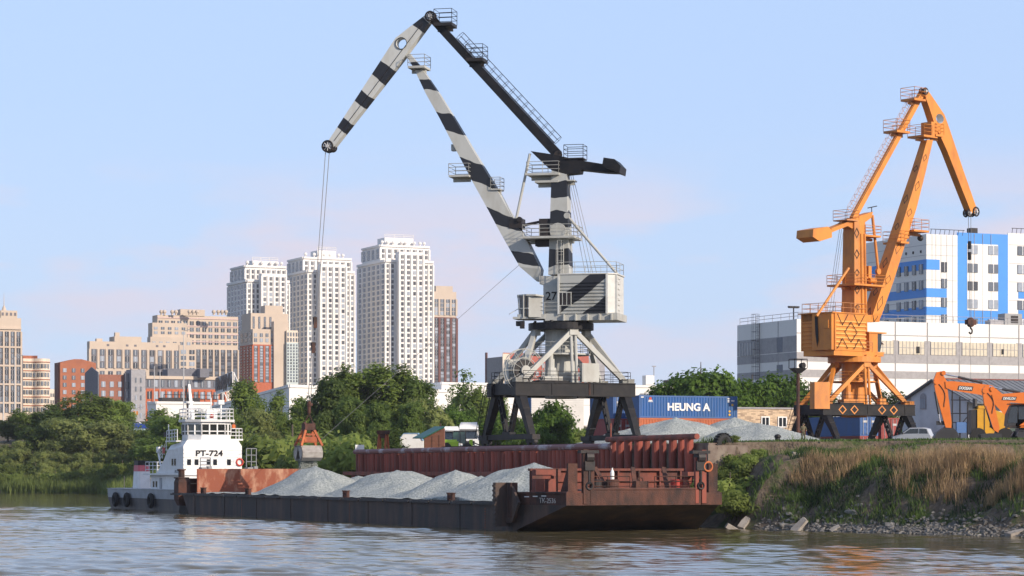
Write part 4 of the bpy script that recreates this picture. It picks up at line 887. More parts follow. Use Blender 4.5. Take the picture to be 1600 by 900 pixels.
# stern gear of the barge
mb = MB(); q_ = B(-78.0, -6.35, 0); mb.loft([[q_ + U * x + V * y + Z * z for x, y in ((-.8 * k, -.5 * k), (.7 * k, -.5 * k), (.9 * k, .6 * k), (-.8 * k, .6 * k))] for z, k in ((.7, .55), (1.3, 1.0), (2.9, 1.0), (3.25, .8))]); mb.tube(q_ + Z * 3.2, q_ + Z * 4.1, .3, n=10); mb.tube(q_ + Z * 4.0, q_ + Z * 4.12, .42, n=10); mb.obox(q_ + Z * 3.3, V * .55, U * .7, Z * .06); mb.build('stern_post', M_rust, barge)
mb = MB(); mb.obox(B(AS + .4, .0, 2.25), V * 5.4, U * .1, Z * .5); mb.plate([B(AS + .3, -5.6, 3.2), B(AS + 2.6, -5.6, 3.2), B(AS + 2.6, 5, 3.2), B(AS - .6, 5, 2.75), B(AS - .6, -5.6, 2.75)], Z * .06); mb.build('stern_bulwark', M_rustR, barge)
# ---- gravel piles on deck
def heap(name, c, ax, ay, h, lab, group, seed=1, nr=46, na=96, peak=.16, cut=None, base=-.25, sub=()):
    """cone-like pile with rills; ax, ay = foot half-axes"""
    rr = random.Random(seed); ph = [rr.uniform(0, 6.28) for _ in range(6)]; mb = MB(); vs = []; fs = []
    c = Vector(c)
    for i in range(nr + 1):
        f = i / nr
        for j in range(na):
            g = 2 * math.pi * j / na
            rad = 1 + .07 * math.sin(2 * g + ph[0]) + .05 * math.sin(3 * g + ph[1]) + .03 * math.sin(7 * g + ph[2])
            pr = (1 - f) - peak * math.exp(-(f / .16) ** 2) * .55
            rill = (.05 * mnoise.noise((math.cos(g) * 2.6, math.sin(g) * 2.6, seed * 3.1 + f * .6)) + .03 * mnoise.noise((math.cos(g) * 7, math.sin(g) * 7, seed * 1.7 + f))) * min(1, f * 2.2) * min(1, (1 - f) * 3)
            q = c + ax * (math.cos(g) * f * rad) + ay * (math.sin(g) * f * rad)
            z = h * (pr + rill - .05 * math.sin(math.pi * f)) + .10 * h * mnoise.noise((q.x * .45, q.y * .45, seed)) * math.sin(math.pi * min(1, f + .12)) + .025 * mnoise.noise((q.x * 3, q.y * 3, seed))
            for (sa, sb, sr, sh) in sub:
                dx = math.cos(g) * f - sa; dy = math.sin(g) * f - sb; z = max(z, sh * (1 - math.hypot(dx, dy) / sr))
            if cut: q = cut(q)
            vs.append(q + Z * (z + base))
    for i in range(nr):
        for j in range(na): fs.append((i * na + j, i * na + (j + 1) % na, (i + 1) * na + (j + 1) % na, (i + 1) * na + j))
    mb.add(vs, fs); o = mb.build(name, M_gravel, smooth=True)
    return tag(o, lab, 'gravel pile', group)
def clampb(q):
    d = q - BO; a = d.dot(U); b_ = d.dot(V); b_ = max(-6.0, min(6.2, b_)); a = min(a, -.15); r = BO + U * a + V * b_; r.z = q.z; return r
def zp(px, py, a): return hz(py, BO.y + a * U.y) - DK
g_ = 'gravel piles on the barge deck'
heap('gravel_pile', B(-58.9, 0.2, DK), U * 11, V * 6.4, zp(0, 721, -58.9) + .2, 'tall pointed gravel pile on the barge right under the pouring grab', g_, 11, cut=clampb, sub=((.05, .6, .85, 2.05),))
heap('gravel_pile', B(-39.9, .5, DK), U * 12, V * 7.0, zp(0, 731, -39.9) + .75, 'broad round topped gravel pile on the barge in front of the quay wall', g_, 12, peak=.34, cut=clampb)
heap('gravel_pile', B(-27, .3, DK), U * 8, V * 6.4, zp(0, 734, -27) + .5, 'gravel pile with a double crest, in the middle of the right half of the barge', g_, 13, cut=clampb, sub=((-.1, -.28, .5, 1.55),))
heap('gravel_pile', B(-23.2, .8, DK), U * 6.5, V * 5.0, zp(0, 743, -23) + .45, 'low gravel pile squeezed between the double crested pile and the tall end pile', g_, 14, cut=clampb)
heap('gravel_pile', B(-13.0, .6, DK), U * 13, V * 7.8, zp(0, 722, -13.0) + .5, 'pale steep gravel pile against the bow bulkhead of the barge', g_, 15, peak=.14, cut=clampb)
# thin spread of gravel along the deck: uncountable
X_, Y_ = np.meshgrid(np.linspace(-75.5, -.3, 200), np.linspace(-6.1, 6.2, 24)); hh = .12 + .12 * np.vectorize(lambda a, b_: mnoise.noise((a * .5, b_ * .7, 2)))(X_, Y_)
PX = BO.x + U.x * X_ + V.x * Y_; PY = BO.y + U.y * X_ + V.y * Y_
tag(link('gravel_spread', grid_mesh('gravel_spread', PX, PY, DK + .05 + np.clip(hh, 0.02, 1), 200, 24, M_gravel)), 'thin spread of gravel covering the barge deck between the piles', 'gravel', kind='stuff')

# ================================================================ pusher tug
TC = -98.0
tug = thing('pusher_tug', 'white pusher tug with a tall wheelhouse behind the stern of the barge', 'tug', B(TC, 0, 0))
hb = 4.1
def T(a, b_, z): return B(a, b_, z)
def hullsec(z, da, db): return [T(a + (da if a < -100 else -da), b_ * db, z) for a, b_ in ((-115, -2.6), (-113.2, -hb), (-86, -hb), (-81.5, -2.8), (-81.5, 2.8), (-86, hb), (-113.2, hb), (-115, 2.6))]
mb = MB(); mb.loft([hullsec(-1.2, 2.5, .85), hullsec(0, 1.0, .97), hullsec(1.15, 0, 1)]); M_thull = mat('tug_hull_black', (.032, .033, .037), .55, (.10, .08, .07), sc=.7, amt=.8, streak=.3); th_ = mb.build('hull', M_thull, tug)
M_tgrey = mat('tug_pale_grey', (.40, .42, .44), .55, (.28, .28, .28), sc=.8, amt=.6)
mb = MB(); s0_, s1_ = hullsec(1.16, 0, .985), hullsec(2.05, -.05, 1.0)
mb.loft([s0_, s1_], cap=False); mb.loft([hullsec(1.3, .1, .97), hullsec(1.34, .1, .97)])
for z_ in (1.36, 1.58, 1.8): mb.loft([hullsec(z_, -.02, 1.008), hullsec(z_ + .05, -.02, 1.008)], cap=False)
mb.loft([hullsec(2.05, -.1, 1.02), hullsec(2.12, -.1, 1.02)], cap=True); mb.build('bulwark', M_tgrey, tug)
for a in (-115.6, -109, -104.5, -95.5):
    mb = MB(); mb.ring(T(a, -hb - .28 if a > -115 else -2.2, .95), V if a > -115 else U, .55, .24, 18, 8); mb.build('tyre_fender', M_tyre, th_)
# funnel
mb = MB()
M_pink = mat('funnel_pink', (.62, .13, .16), .5)
def fsec(z, k_=0): 
    f = (z - 2.1) / 2.9; return [T(-107.3 + x * (1 - .25 * f), -2.0 + y * (1 - .12 * f), z) for x, y in ((-1.2, -.5), (-1.0, -.7), (1.0, -.7), (1.2, -.5), (1.2, .5), (1.0, .7), (-1.0, .7), (-1.2, .5))]
zA, zB, zC_, zD = 1.4, hz(736.5, 270), hz(727, 270), hz(719.5, 270)
mb.loft([fsec(zA), fsec(zB)], 0); mb.loft([fsec(zB), fsec(zC_)], 1); mb.loft([fsec(zC_), fsec(zD)], 2); mb.build('funnel', [M_white, M_pink, M_black], tug)
# lower house
zL = hz(741, 258)
mb = MB(); mb.obox(T(-95.0, .1, (1.3 + zL) / 2), U * 6.0, V * 2.9, Z * (zL - 1.3) / 2); mb.obox(T(-95.2, .1, zL), U * 6.7, V * 3.5, Z * .09)
lh = mb.build('deckhouse', M_white, tug)
for a in (-99.9, -98.9, -94.5, -93.4, -91.5):
    MB().obox(T(a, -2.82, 2.6), U * .22, V * .03, Z * .3).build('window', M_glass, lh)
MB().obox(T(-97.3, -2.82, 2.35), U * .4, V * .03, Z * .9).build('door', M_tgrey, lh)
mb = MB(); mb.rail([T(-101.6, -3.2, zL + .1), T(-97.5, -3.2, zL + .1)], 1.15, .035, 1.2, 2); mb.rail([T(-101.6, -3.2, zL + .1), T(-101.6, 3.2, zL + .1)], 1.15, .035, 1.2, 2); mb.build('deck_railing', M_white, lh)
# main superstructure
zM0, zM1 = zL, hz(687, 251); aF = -88.7; aB = -95.6; mb = MB()
def msec(a, z0, z1): return [T(a, -3.0, z0), T(a, -3.0, z1 - .6), T(a, -2.6, z1), T(a, 2.6, z1), T(a, 3.0, z1 - .6), T(a, 3.0, z0)]
mb.loft([msec(aF, 1.4, zM1), msec(aB + 1.2, 1.4, zM1 - .5), msec(aB, zM0 + .05, zM1 - 1.4), msec(aB - 2.6, zM1 - 3.4, zM1 - 2.7)])
nl = 12
for k in range(nl):
    z_ = 2.0 + k * (zM1 - 2.6) / nl; mb.obox(T(aF + .015, 0, z_), V * 2.98, U * .02, Z * .04); mb.obox(T((aF + aB) / 2 + .4, -3.01, z_), U * 2.9, V * .02, Z * .04)
ms = mb.build('superstructure', M_white, tug)
zt_ = hz(708, 251)
text('PT-724', 'vessel_name', M_black, ms, T(aF + .06, -.35, zt_), V, Z, .58, .02, fit=2.75)
text('PT-724', 'vessel_name', M_dark, lh, T(-90.6, -3.05, zL - .5 + .75), U, Z, .3, .0, fit=1.7)
for w_ in (-2.55, -1.75, -.45, .25, 1.75, 2.5):
    MB().obox(T(aF + .03, w_ * .95, hz(722, 251)), V * .19, U * .03, Z * .28).build('window', M_glass if w_ < 2 else M_white, ms)
for a in (-91.5, -92.4): MB().obox(T(a, -3.03, hz(722, 253)), U * .22, V * .03, Z * .33).build('window', M_glass, ms)
mb = MB(); mb.ring(T(aF + .1, 2.75, hz(722, 251)), U, .33, .09, 16, 7); mb.build('life_ring', M_red, ms)
mb = MB(); mb.tube(T(-97.5, -2.6, zL), T(-99, -2.6, zL + 2.2), .09, n=6); mb.tube(T(-99, -2.6, zL + 2.2), T(-97.6, -2.6, zL + 2.9), .07, n=6); mb.obox(T(-99.0, -2.6, zL + 2.5), U * .2, V * .15, Z * .3); mb.build('davit', M_white, lh)
mb = MB(); mb.rail([T(-95.3, -2.8, zM1 - 1.1), T(-97.6, -2.8, zM1 - 2.2)], 1.0, .035, .8, 2); mb.build('wing_railing', M_white, ms)
mb = MB(); mb.obox(T(-96, -2.9, zM1 - 1.0), U * .4, V * .02, Z * .3); mb.build('red_banner', M_red, ms)
# wheelhouse (eight sided, windows all round)
zW0, zW1 = zM1 - .02, hz(658, 250)
aw = -91.0
def wsec(z, k_=1.0): return [T(aw + x * k_, y * k_, z) for x, y in ((-1.9, -1.6), (-1.0, -2.15), (1.0, -2.15), (2.0, -1.05), (2.0, 1.35), (1.2, 2.2), (-1.0, 2.2), (-1.9, 1.6))]
zs0 = zW0 + (zW1 - zW0) * .30; zs1 = zW0 + (zW1 - zW0) * .86
mb = MB(); mb.loft([wsec(zW0), wsec(zs0)]); mb.loft([wsec(zs1), wsec(zW1)]); mb.loft([wsec(zW1 - .02, 1.14), wsec(zW1 + .22, 1.16)])
cs0, cs1 = wsec(zs0), wsec(zs1)
for i in range(8):
    n_ = 3 if i in (3,) else (2 if i in (0, 1, 5, 4, 2) else 1)
    for j in range(n_ + 1):
        a_ = cs0[i].lerp(cs0[(i + 1) % 8], j / n_); c_ = cs1[i].lerp(cs1[(i + 1) % 8], j / n_); mb.bar(a_, c_, .13, .13, U)
    zmid = zs0 + (zs1 - zs0) * .33; a_, c_ = cs0[i].copy(), cs0[(i + 1) % 8].copy(); a_.z = c_.z = zmid; mb.bar(a_, c_, .1, .1)
wh = mb.build('wheelhouse', M_white, tug)
g0, g1 = wsec(zs0, .975), wsec(zs1, .975); M_wg = mat('wheelhouse_glass', (.05, .06, .05), .06, spec=.9)
for i in range(8):
    j = (i + 1) % 8; MB().plate([g0[i], g0[j], g1[j], g1[i]], (V * .01)).build('window', M_wg, wh)
mb = MB(); rr_ = wsec(zW1 + .22, 1.1); mb.rail(rr_, 1.05, .045, 1.0, 2, closed=True); mb.build('roof_railing', M_white, wh)
mb = MB()
zr_ = zW1 + .22
for (a, w_), h_, r_ in (((-91.8, -1.5), 1.6, .09), ((-90.5, 1.4), 1.7, .1), ((-90.5, .4), 2.2, .04), ((-92, .8), 2.6, .03)): mb.tube(T(a, w_, zr_), T(a, w_, zr_ + h_), r_, n=6)
mb.obox(T(-90.5, 1.4, zr_ + 1.75), V * .3, U * .2, Z * .22); mb.disc(T(-91.8, -1.5, zr_ + 1.75), Z, .5, .2, 14); mb.obox(T(-90.2, .3, zr_ + .5), V * .55, U * .3, Z * .5)
for w_ in (-.9, -.5, .6, 1.0): mb.ball(T(-90.1, w_, zr_ + .95), .2, 6)
mb.ball(T(-89.9, .25, zr_ + .35), .22, 6, 1); mb.obox(T(-91, -.6, zr_ + 1.0), V * .4, U * .1, Z * .12); mb.build('radar_mast', [M_white, M_red], wh)
mb = MB(); mb.bar(T(-93, -.75, zr_ - .2), T(-93.6, -.95, hz(598, 252)), .4, .22, U, w1=.22, h1=.15); mb.bar(T(-93.3, -1.05, zr_ - .2), T(-93.9, -1.2, hz(600, 252)), .22, .2, U, w1=.14, h1=.15, m=1); mb.build('signal_mast', [M_white, M_dark], wh)
# bridge wings and stair railings
mb = MB(); mb.obox(T(-91.2, 2.7, zM1 + .05), U * 1.0, V * .9, Z * .08); mb.rail([T(-90.2, 2.2, zM1 + .1), T(-90.2, 3.5, zM1 + .1), T(-92.2, 3.5, zM1 + .1)], 1.05, .045, .7, 2); mb.build('bridge_wing', M_white, wh)
mb = MB(); mb.rail([T(-90.8, -3.0, zM1 + .0), T(-94.5, -3.0, zM1 - .1)], 1.05, .045, .8, 2); mb.obox(T(-92.8, -2.6, zM1 - .1), U * 1.9, V * .5, Z * .06); mb.obox(T(-95.4, -2.7, zM1 + .6), U * .3, V * .25, Z * .25, 1); mb.tube(T(-94.3, -2.8, zM1 - .3), T(-94.6, -2.8, zM1 + 1.6), .06, n=5); mb.build('bridge_wing', [M_white, M_dark], wh)
# pushing posts on the tug's bow
for w_ in (-3.1, 1.5):
    mb = MB(); mb.obox(T(-81.8, w_, 2.6), V * .28, U * .5, Z * 1.7); mb.obox(T(-81.6, w_ + .55, 2.5), V * .18, U * .35, Z * 1.9); mb.plate([T(-82, w_ - .3, 1.2), T(-82, w_ - .3, 4.3), T(-84.4, w_ - .3, 1.2)], V * .2); mb.rail([T(-82, w_ - .2, 4.2), T(-82, w_ + .8, 4.2)], 1.0 if w_ < 0 else 1.9, .05, .5, 2)
    mb.build('pushing_post', mat('tug_grey', (.25, .26, .27), .6) if w_ < 0 else MATS['tug_grey'], tug)
mb = MB(); mb.plate([T(-113.5, -1.4, 2.1), T(-113.5, 1.4, 2.1), T(-110.2, 1.2, 3.1), T(-110.2, -1.2, 3.1)], Z * .12); mb.tube(T(-110, -1.5, 2.1), T(-109.8, -1.5, 3.0), .1, n=6); mb.tube(T(-114.2, -2, 2.1), T(-114.2, -2, 3.4), .04, n=5); mb.build('stern_canopy', mat('tan_canvas', (.45, .36, .26), .8), tug)
mb = MB(); mb.obox(T(-98.5, -1.2, zL + .55), U * 1.6, V * .9, Z * .35); mb.build('boat_cover', M_navy, tug)
# ================================================================ buildings
LD, RD = -U, V            # left faces run away from the camera, right faces run inland
def along(c, d, px):      # distance from c along d to where it stands at photo column px
    k = (px - CX) / F; return (k * c.y - c.x) / (d.x - k * d.y)
class Bld:
    def __init__(s, name, label, cat, px_c, Y, base=None, group=None):
        c = at(px_c, HY, Y); s.base = gz(c.x, c.y) - .5 if base is None else base
        s.o = thing(name, label, cat, (c.x, c.y, s.base), group=group); s.mb = MB(); s.win = []; s.c0 = c; s.mats = []
    def block(s, px_c, px_l, px_r, ytop, Y, m=0, z0=None, over=0, mr=None):
        c = at(px_c, HY, Y); ll = along(c, LD, px_l); rl = along(c, RD, px_r); z1 = hz(ytop, Y); z0 = s.base if z0 is None else z0
        c.z = 0
        s.mb.hexa([c + Z * z0, c + RD * rl + Z * z0, c + RD * rl + LD * ll + Z * z0, c + LD * ll + Z * z0, c + Z * z1, c + RD * rl + Z * z1, c + RD * rl + LD * ll + Z * z1, c + LD * ll + Z * z1], m)
        # parapet
        if over: 
            for a, b_ in ((c, c + RD * rl), (c, c + LD * ll)): s.mb.obox((a + b_) / 2 + Z * (z1 + over * .5), (b_ - a) / 2 * 1.01, (RD if (b_ - a).dot(LD) > 1 else LD) * .3, Z * over * .5, m)
        return dict(c=c, ll=ll, rl=rl, z0=z0, z1=z1)
    def face(s, bk, side): 
        d, n, l = (RD, U, bk['rl']) if side == 'R' else (LD, -V, bk['ll'])
        return bk['c'], d, n, l
    def grid(s, bk, side, cols, zlo, zhi, rows, wf=.5, hf=.7, a0=0., a1=1., pier=0, pm=0, strip=None, stripm=0, wm_=(0,), pw=None, pd=.45):
        c, d, n, l = s.face(bk, side); l0, l1 = l * a0, l * a1; cw = (l1 - l0) / cols; fh = (zhi - zlo) / rows
        for i in range(cols):
            x = l0 + (i + .5) * cw
            if strip: s.mb.obox(c + d * x + Z * (zlo + zhi) / 2, d * cw * strip / 2, n * .03, Z * (zhi - zlo) / 2, stripm)
            for j in range(rows): s.win.append((c + d * x + n * .05 + Z * (zlo + (j + .5) * fh), d, cw * wf, fh * hf, random.choice(wm_)))
        if pier:
            for i in range(cols + 1): s.mb.obox(c + d * (l0 + i * cw) + Z * (zlo + zhi) / 2, d * cw * (pw or .16) / 2, n * pd, Z * (zhi - zlo) / 2, pm)
    def band(s, bk, side, z, h, m, out=.1, a0=0., a1=1.):
        c, d, n, l = s.face(bk, side); s.mb.obox(c + d * l * (a0 + a1) / 2 + Z * z, d * l * (a1 - a0) / 2, n * out, Z * h / 2, m)
    def done(s, mats, wmats, body='wall', extra=None):
        s.mb.build(body, mats, s.o)
        key = {}; rest = MB(); order = sorted(s.win, key=lambda q: -q[0].z) if len(s.win) > 100 else s.win
        # those that show: upper ones first (lower ones stand behind trees)
        for i, (p_, d, w_, h_, m_) in enumerate(order):
            rz = math.atan2(d.y, d.x)
            if i < 100:
                k = (round(w_, 1), round(h_, 1), m_, round(rz, 3))
                if k not in key:
                    q = MB(); q.box(-w_ / 2, w_ / 2, -.12, .12, -h_ / 2, h_ / 2, 0); q.box(-w_ * .03, w_ * .03, -.14, .14, -h_ / 2, h_ / 2, 1); key[k] = q.mesh('window', [wmats[m_], M_white], None, inv=Matrix.Identity(4))
                o = bpy.data.objects.new('window', key[k]); COL.objects.link(o); o.parent = s.o; o.location = p_ - Vector(s.o.location); o.rotation_euler = (0, 0, rz)
            else: rest.obox(p_, d * w_ / 2, Vector((d.y, -d.x, 0)) * .12, Z * h_ / 2, m_)
        if rest.v: tag(rest.build('window', wmats, s.o), kind='stuff')
        return s.o
W_dark = mat('dark_panes', (.045, .05, .06), .2, spec=.8); W_mid = mat('grey_panes', (.12, .14, .17), .2, spec=.8); W_light = mat('light_panes', (.30, .34, .40), .3); WM3 = [W_dark, W_mid, W_light]
M_twhite = mat('tower_white', (.80, .77, .73), .8, (.66, .63, .58), sc=.05); M_panel = mat('dark_spandrel', (.16, .15, .165), .7)
M_beige = mat('beige_plaster', (.55, .45, .355), .85, (.46, .375, .295), sc=.1); M_brick = mat('red_brick_wall', (.36, .13, .065), .9, (.28, .1, .055), sc=.4); M_brickD = mat('dark_brick_wall', (.17, .075, .06), .9); M_slate = mat('slate_grey_wall', (.17, .17, .19), .85); M_greyw = mat('grey_wall', (.34, .33, .34), .85); M_redw = mat('orange_red_panel', (.46, .12, .05), .8); M_cream = mat('cream_wall', (.72, .62, .50), .85); M_wall = mat('white_panel_wall', (.76, .74, .70), .7, (.68, .66, .62), sc=.08); M_roofm = mat('roof_machinery', (.3, .3, .3), .7)
def tower(lab, main, sh, pent, Y, bay=None, dY=5):
    t = Bld('residential_tower', lab, 'tower block', sh[0], Y, group='white residential towers')
    bs = t.block(*sh, Y); bm_ = t.block(*main, Y + dY); fl = 2.55 * Y / 1250
    for bk, nl_, nr_ in ((bs, 6, 10),):
        rows = int((bk['z1'] - bk['z0'] - 3) / fl); z1 = bk['z1'] - 1.6
        t.grid(bk, 'R', nr_, z1 - rows * fl, z1, rows, .40, .66, pier=1, wm_=(0, 1, 1, 2, 0, 1), pw=.26, pd=.45)
        t.grid(bk, 'L', nl_, z1 - rows * fl, z1, rows, .45, .7, pier=1, wm_=(0, 1, 1), pw=.16, pd=.4)
        t.band(bk, 'R', bk['z1'] - .4, 1.2, 0, .7); t.band(bk, 'L', bk['z1'] - .4, 1.2, 0, .7)
    bk = bm_; rows = max(1, int((bk['z1'] - bs['z1'] - 1) / fl)); z1 = bk['z1'] - 1.5
    t.grid(bk, 'R', 8, z1 - rows * fl, z1, rows, .4, .7, pier=1, wm_=(0, 1), pw=.22); t.grid(bk, 'L', 4, z1 - rows * fl, z1, rows, .5, .72, strip=.55, stripm=1, wm_=(0, 0, 1), pier=1, pw=.2)
    t.band(bk, 'R', bk['z1'] - .2, .9, 0, .6); t.band(bk, 'L', bk['z1'] - .2, .9, 0, .6)
    bk3 = t.block(*bay, Y - 2.2); rows = int((bk3['z1'] - bk3['z0'] - 3) / fl); z1 = bk3['z1'] - 1.2; t.grid(bk3, 'R', 4, z1 - rows * fl, z1, rows, .42, .66, pier=1, wm_=(0, 1, 2, 1), pw=.26)
    o = t.done([M_twhite, mat('tower_spandrel', (.42, .41, .41), .7)], [W_dark, mat('tower_panes', (.10, .105, .12), .25), W_light])
    mb = MB(); c = at(pent[0], HY, Y + dY + 4); z0 = bm_['z1']; l = along(c, RD, pent[1]); z1 = hz(pent[2], Y + dY + 4); mb.obox(c.xy.to_3d() + RD * l / 2 + LD * 5 + Z * (z0 + z1) / 2, RD * l / 2, LD * 5, Z * (z1 - z0) / 2)
    mb.rail([c.xy.to_3d() + Z * z1, c.xy.to_3d() + RD * l + Z * z1], 1.6, .12, 4, 1); mb.build('penthouse', M_twhite, o)
    c2 = bm_['c']; x = 1.5
    while x < bm_['rl'] - 1.5:
        q = c2 + RD * x + LD * 1.2 + Z * z0
        if not -1 < (q - c).dot(RD) < l + 1 or 1:
            v = MB(); v.tube(q, q + Z * 1.3, .35, n=6); v.ball(q + Z * 1.7, .85, 6); v.build('roof_vent', M_twhite, o)
        x += random.choice((2.2, 3.0, 4.4))
    return o
tower('leftmost of the three white residential towers, partly behind the red brick block', (383, 361, 447, 415), (386, 356, 452, 437), (394, 434, 407), 1210, bay=(409, 404, 447, 427))
tower('middle one of the three white residential towers, behind the crane ropes', (474, 450, 549, 402), (481, 446, 554, 422), (496, 525, 391), 1230, bay=(501, 496, 541, 412), dY=8)
tower('rightmost and tallest of the three white residential towers', (594, 566, 671, 383), (602, 559, 677, 406), (601, 646, 371), 1250, bay=(624, 618, 662, 393), dY=9)
# brown and beige block behind the tallest tower
t = Bld('apartment_block', 'brown tower block with a beige top, half hidden by the tallest white tower', 'apartment block', 668, 1400)
b_ = t.block(668, 655, 713, 455, 1400, 1); b2_ = t.block(668, 655, 713.6, 495, 1399.5, 0)
t.grid(b2_, 'R', 5, t.base + 20, b2_['z1'] - .5, 22, .5, .7, pier=1, wm_=(0, 1, 2), strip=.6, stripm=2, pw=.35); t.grid(b_, 'R', 5, b2_['z1'] + 1, b_['z1'] - 4, 4, .55, .85, pier=1, pm=1, wm_=(2, 1), pw=.3)
o = t.done([M_brickD, M_beige, M_panel], WM3); mb = MB(); q = at(681, 455, 1402); q.z = b_['z1']; mb.obox(q + RD * 5 + LD * 4 + Z * 1.5, RD * 5, LD * 4, Z * 1.6); mb.build('penthouse', M_beige, o)
# red and beige block before the towers
Y = 1120; t = Bld('apartment_block', 'red brick block with a stepped beige top, before the leftmost white tower', 'apartment block', 395, Y)
b_ = t.block(395, 375, 448, 514, Y, 1); b2_ = t.block(395, 374.8, 448.3, 538, Y - .6, 0); b3_ = t.block(392, 377.5, 450, 489, Y + 6, 1); b4_ = t.block(428, 424, 451, 502, Y + 2, 1); b5_ = t.block(448, 447, 465.5, 516, Y + 3, 3); b6_ = t.block(448, 447, 466, 535, Y + 2.5, 4)
t.grid(b2_, 'R', 6, t.base + 15, b2_['z1'] - .5, 13, .5, .66, wm_=(2, 2, 1), strip=.62, stripm=2, pier=1, pw=.3, pd=.3); t.grid(b2_, 'L', 4, t.base + 15, b2_['z1'] - .5, 13, .4, .6, wm_=(0,)); t.grid(b_, 'R', 6, b2_['z1'] + .8, b_['z1'] - 1.5, 2, .5, .72, wm_=(2, 1)); t.grid(b_, 'L', 3, b2_['z1'] + 1, b_['z1'] - 1, 2, .5, .7, wm_=(0,)); t.grid(b3_, 'R', 4, b_['z1'] + .5, b3_['z1'] - 1.5, 2, .3, .8, wm_=(1,), a1=.6, strip=.4, stripm=2)
t.grid(b6_, 'R', 4, t.base + 15, b6_['z1'] - .5, 13, .45, .66, wm_=(1, 0)); t.grid(b5_, 'R', 4, b6_['z1'], b5_['z1'] - .6, 2, .5, .7, wm_=(1, 0))
o = t.done([M_redw, M_beige, M_panel, M_cream, mat('pale_green_panel', (.52, .58, .56), .7)], WM3); mb = MB(); q = at(414, 489, Y + 9); q.z = b3_['z1']; l = along(q, RD, 442); mb.obox(q + RD * l / 2 + LD * 3 + Z * 1.6, RD * l / 2, LD * 3, Z * 1.9); mb.build('penthouse', M_beige, o)
# beige blocks to the left
Y = 1180; t = Bld('apartment_block', 'tall stepped beige block with round roof vents, left of the white towers', 'apartment block', 246, Y)
b_ = t.block(246, 238, 372, 492, Y, 0); b2_ = t.block(238, 231.5, 292, 504, Y - 2, 0); b3_ = t.block(235, 230, 300, 526, Y - 4, 0)
z = b_['z1']
t.grid(b_, 'R', 13, z - 4.2 - 3 * 3.2, z - 2, 4, .6, .62, wm_=(0, 1, 1)); t.grid(b_, 'R', 13, t.base + 12, z - 15.5, 13, .55, .8, strip=.62, stripm=1, wm_=(0, 0, 1), pier=1, pw=.25); t.grid(b2_, 'R', 5, b3_['z1'] + 1, b2_['z1'] - 1.5, 2, .5, .6, wm_=(1, 2)); t.grid(b3_, 'R', 6, b3_['z1'] - 12, b3_['z1'] - 1.5, 3, .5, .6, wm_=(1, 2))
for k in range(4): t.band(b_, 'R', z - 1.2 - k * 3.6, .5, 2, .3)
o = t.done([M_beige, M_panel, mat('pinkish_band', (.62, .46, .42), .8)], WM3); mb = MB(); q = at(282, 492, Y + 4); q.z = z; l = along(q, RD, 320); mb.obox(q + RD * l / 2 + LD * 4 + Z * 1.4, RD * l / 2, LD * 4, Z * 1.5); mb.build('penthouse', M_beige, o)
for px in (252, 257, 269, 275, 296, 302, 308, 334, 341, 347, 353): q = at(px, 490, Y + 1.2); v = MB(); v.tube(Vector((q.x, q.y, z)), Vector((q.x, q.y, z + 1.2)), .5, n=8); v.ball(Vector((q.x, q.y, z + 1.5)), .95, 7); v.build('roof_vent', M_beige, o)
Y = 1000; t = Bld('apartment_block', 'wide beige block with tall window bays, behind the low slate and red row', 'apartment block', 140, Y)
b_ = t.block(140, 136, 282, 533, Y, 0); b2_ = t.block(280, 279, 306.5, 539, Y - 1, 0); z = b_['z1']
t.grid(b_, 'R', 11, z - 10.5, z - 3, 3, .5, .8, strip=.6, stripm=1, wm_=(1, 1, 0, 2), pier=1, pw=.22); t.grid(b_, 'R', 11, t.base + 4, z - 11.5, 7, .5, .7, strip=.6, stripm=1, wm_=(1, 0)); t.grid(b2_, 'R', 2, t.base + 6, b2_['z1'] - 1.5, 9, .6, .68, wm_=(1, 0, 2))
for f in (.2, .41, .5, .74, .82): c_, d_, n_, l_ = t.face(b_, 'R'); t.mb.obox(c_ + d_ * l_ * f + Z * (z - 1.4), d_ * .5, n_ * .06, Z * .4, 1)
o = t.done([M_beige, M_panel], WM3); mb = MB(); q = at(179, 533, Y + 4); q.z = z; l = along(q, RD, 221); mb.obox(q + RD * l / 2 + LD * 4 + Z * 1.0, RD * l / 2, LD * 4, Z * 1.1); mb.obox(q + RD * 2 + LD * 4 + Z * 2.9, RD * .9, LD * .9, Z * .9); mb.obox(q - RD * 5.5 + LD * 3 + Z * .5, RD * 1.2, LD * 1, Z * .7); mb.build('penthouse', M_beige, o)
def gable_top(t, bk, h, m, frac=.5):
    c = bk['c']; z = bk['z1']; rl, ll = bk['rl'], bk['ll']
    t.mb.plate([c + Z * (z - .05), c + RD * rl + Z * (z - .05), c + RD * rl * frac * 1.2 + Z * (z + h), c + RD * rl * frac * .8 + Z * (z + h)], LD * ll, m)
Y = 900; t = Bld('apartment_block', 'red brick house with a flat gable, right of the cream curved block', 'apartment block', 94, Y)
b_ = t.block(94, 85, 150, 566, Y, 0); gable_top(t, b_, 1.2, 0); t.block(91, 85, 93, 567, Y + 1, 1); z = b_['z1']
t.grid(b_, 'R', 4, z - 22, z - 1.5, 8, .4, .55, wm_=(2, 1)); t.done([M_brick, M_brickD], WM3)
Y = 800; t = Bld('apartment_block', 'brown brick house with a dark pointed end wall, before the wide beige block', 'apartment block', 155, Y)
b_ = t.block(155, 134.6, 194, 585, Y, 0); c = b_['c']; z = b_['z1']; t.mb.plate([c - V * .1 + Z * t.base, c - V * .1 + LD * b_['ll'] + Z * t.base, c - V * .1 + LD * b_['ll'] + Z * (z + 1), c - V * .1 + LD * b_['ll'] * .5 + Z * (z + 2.6), c - V * .1 + Z * (z + .6)], -V * .3, 1)
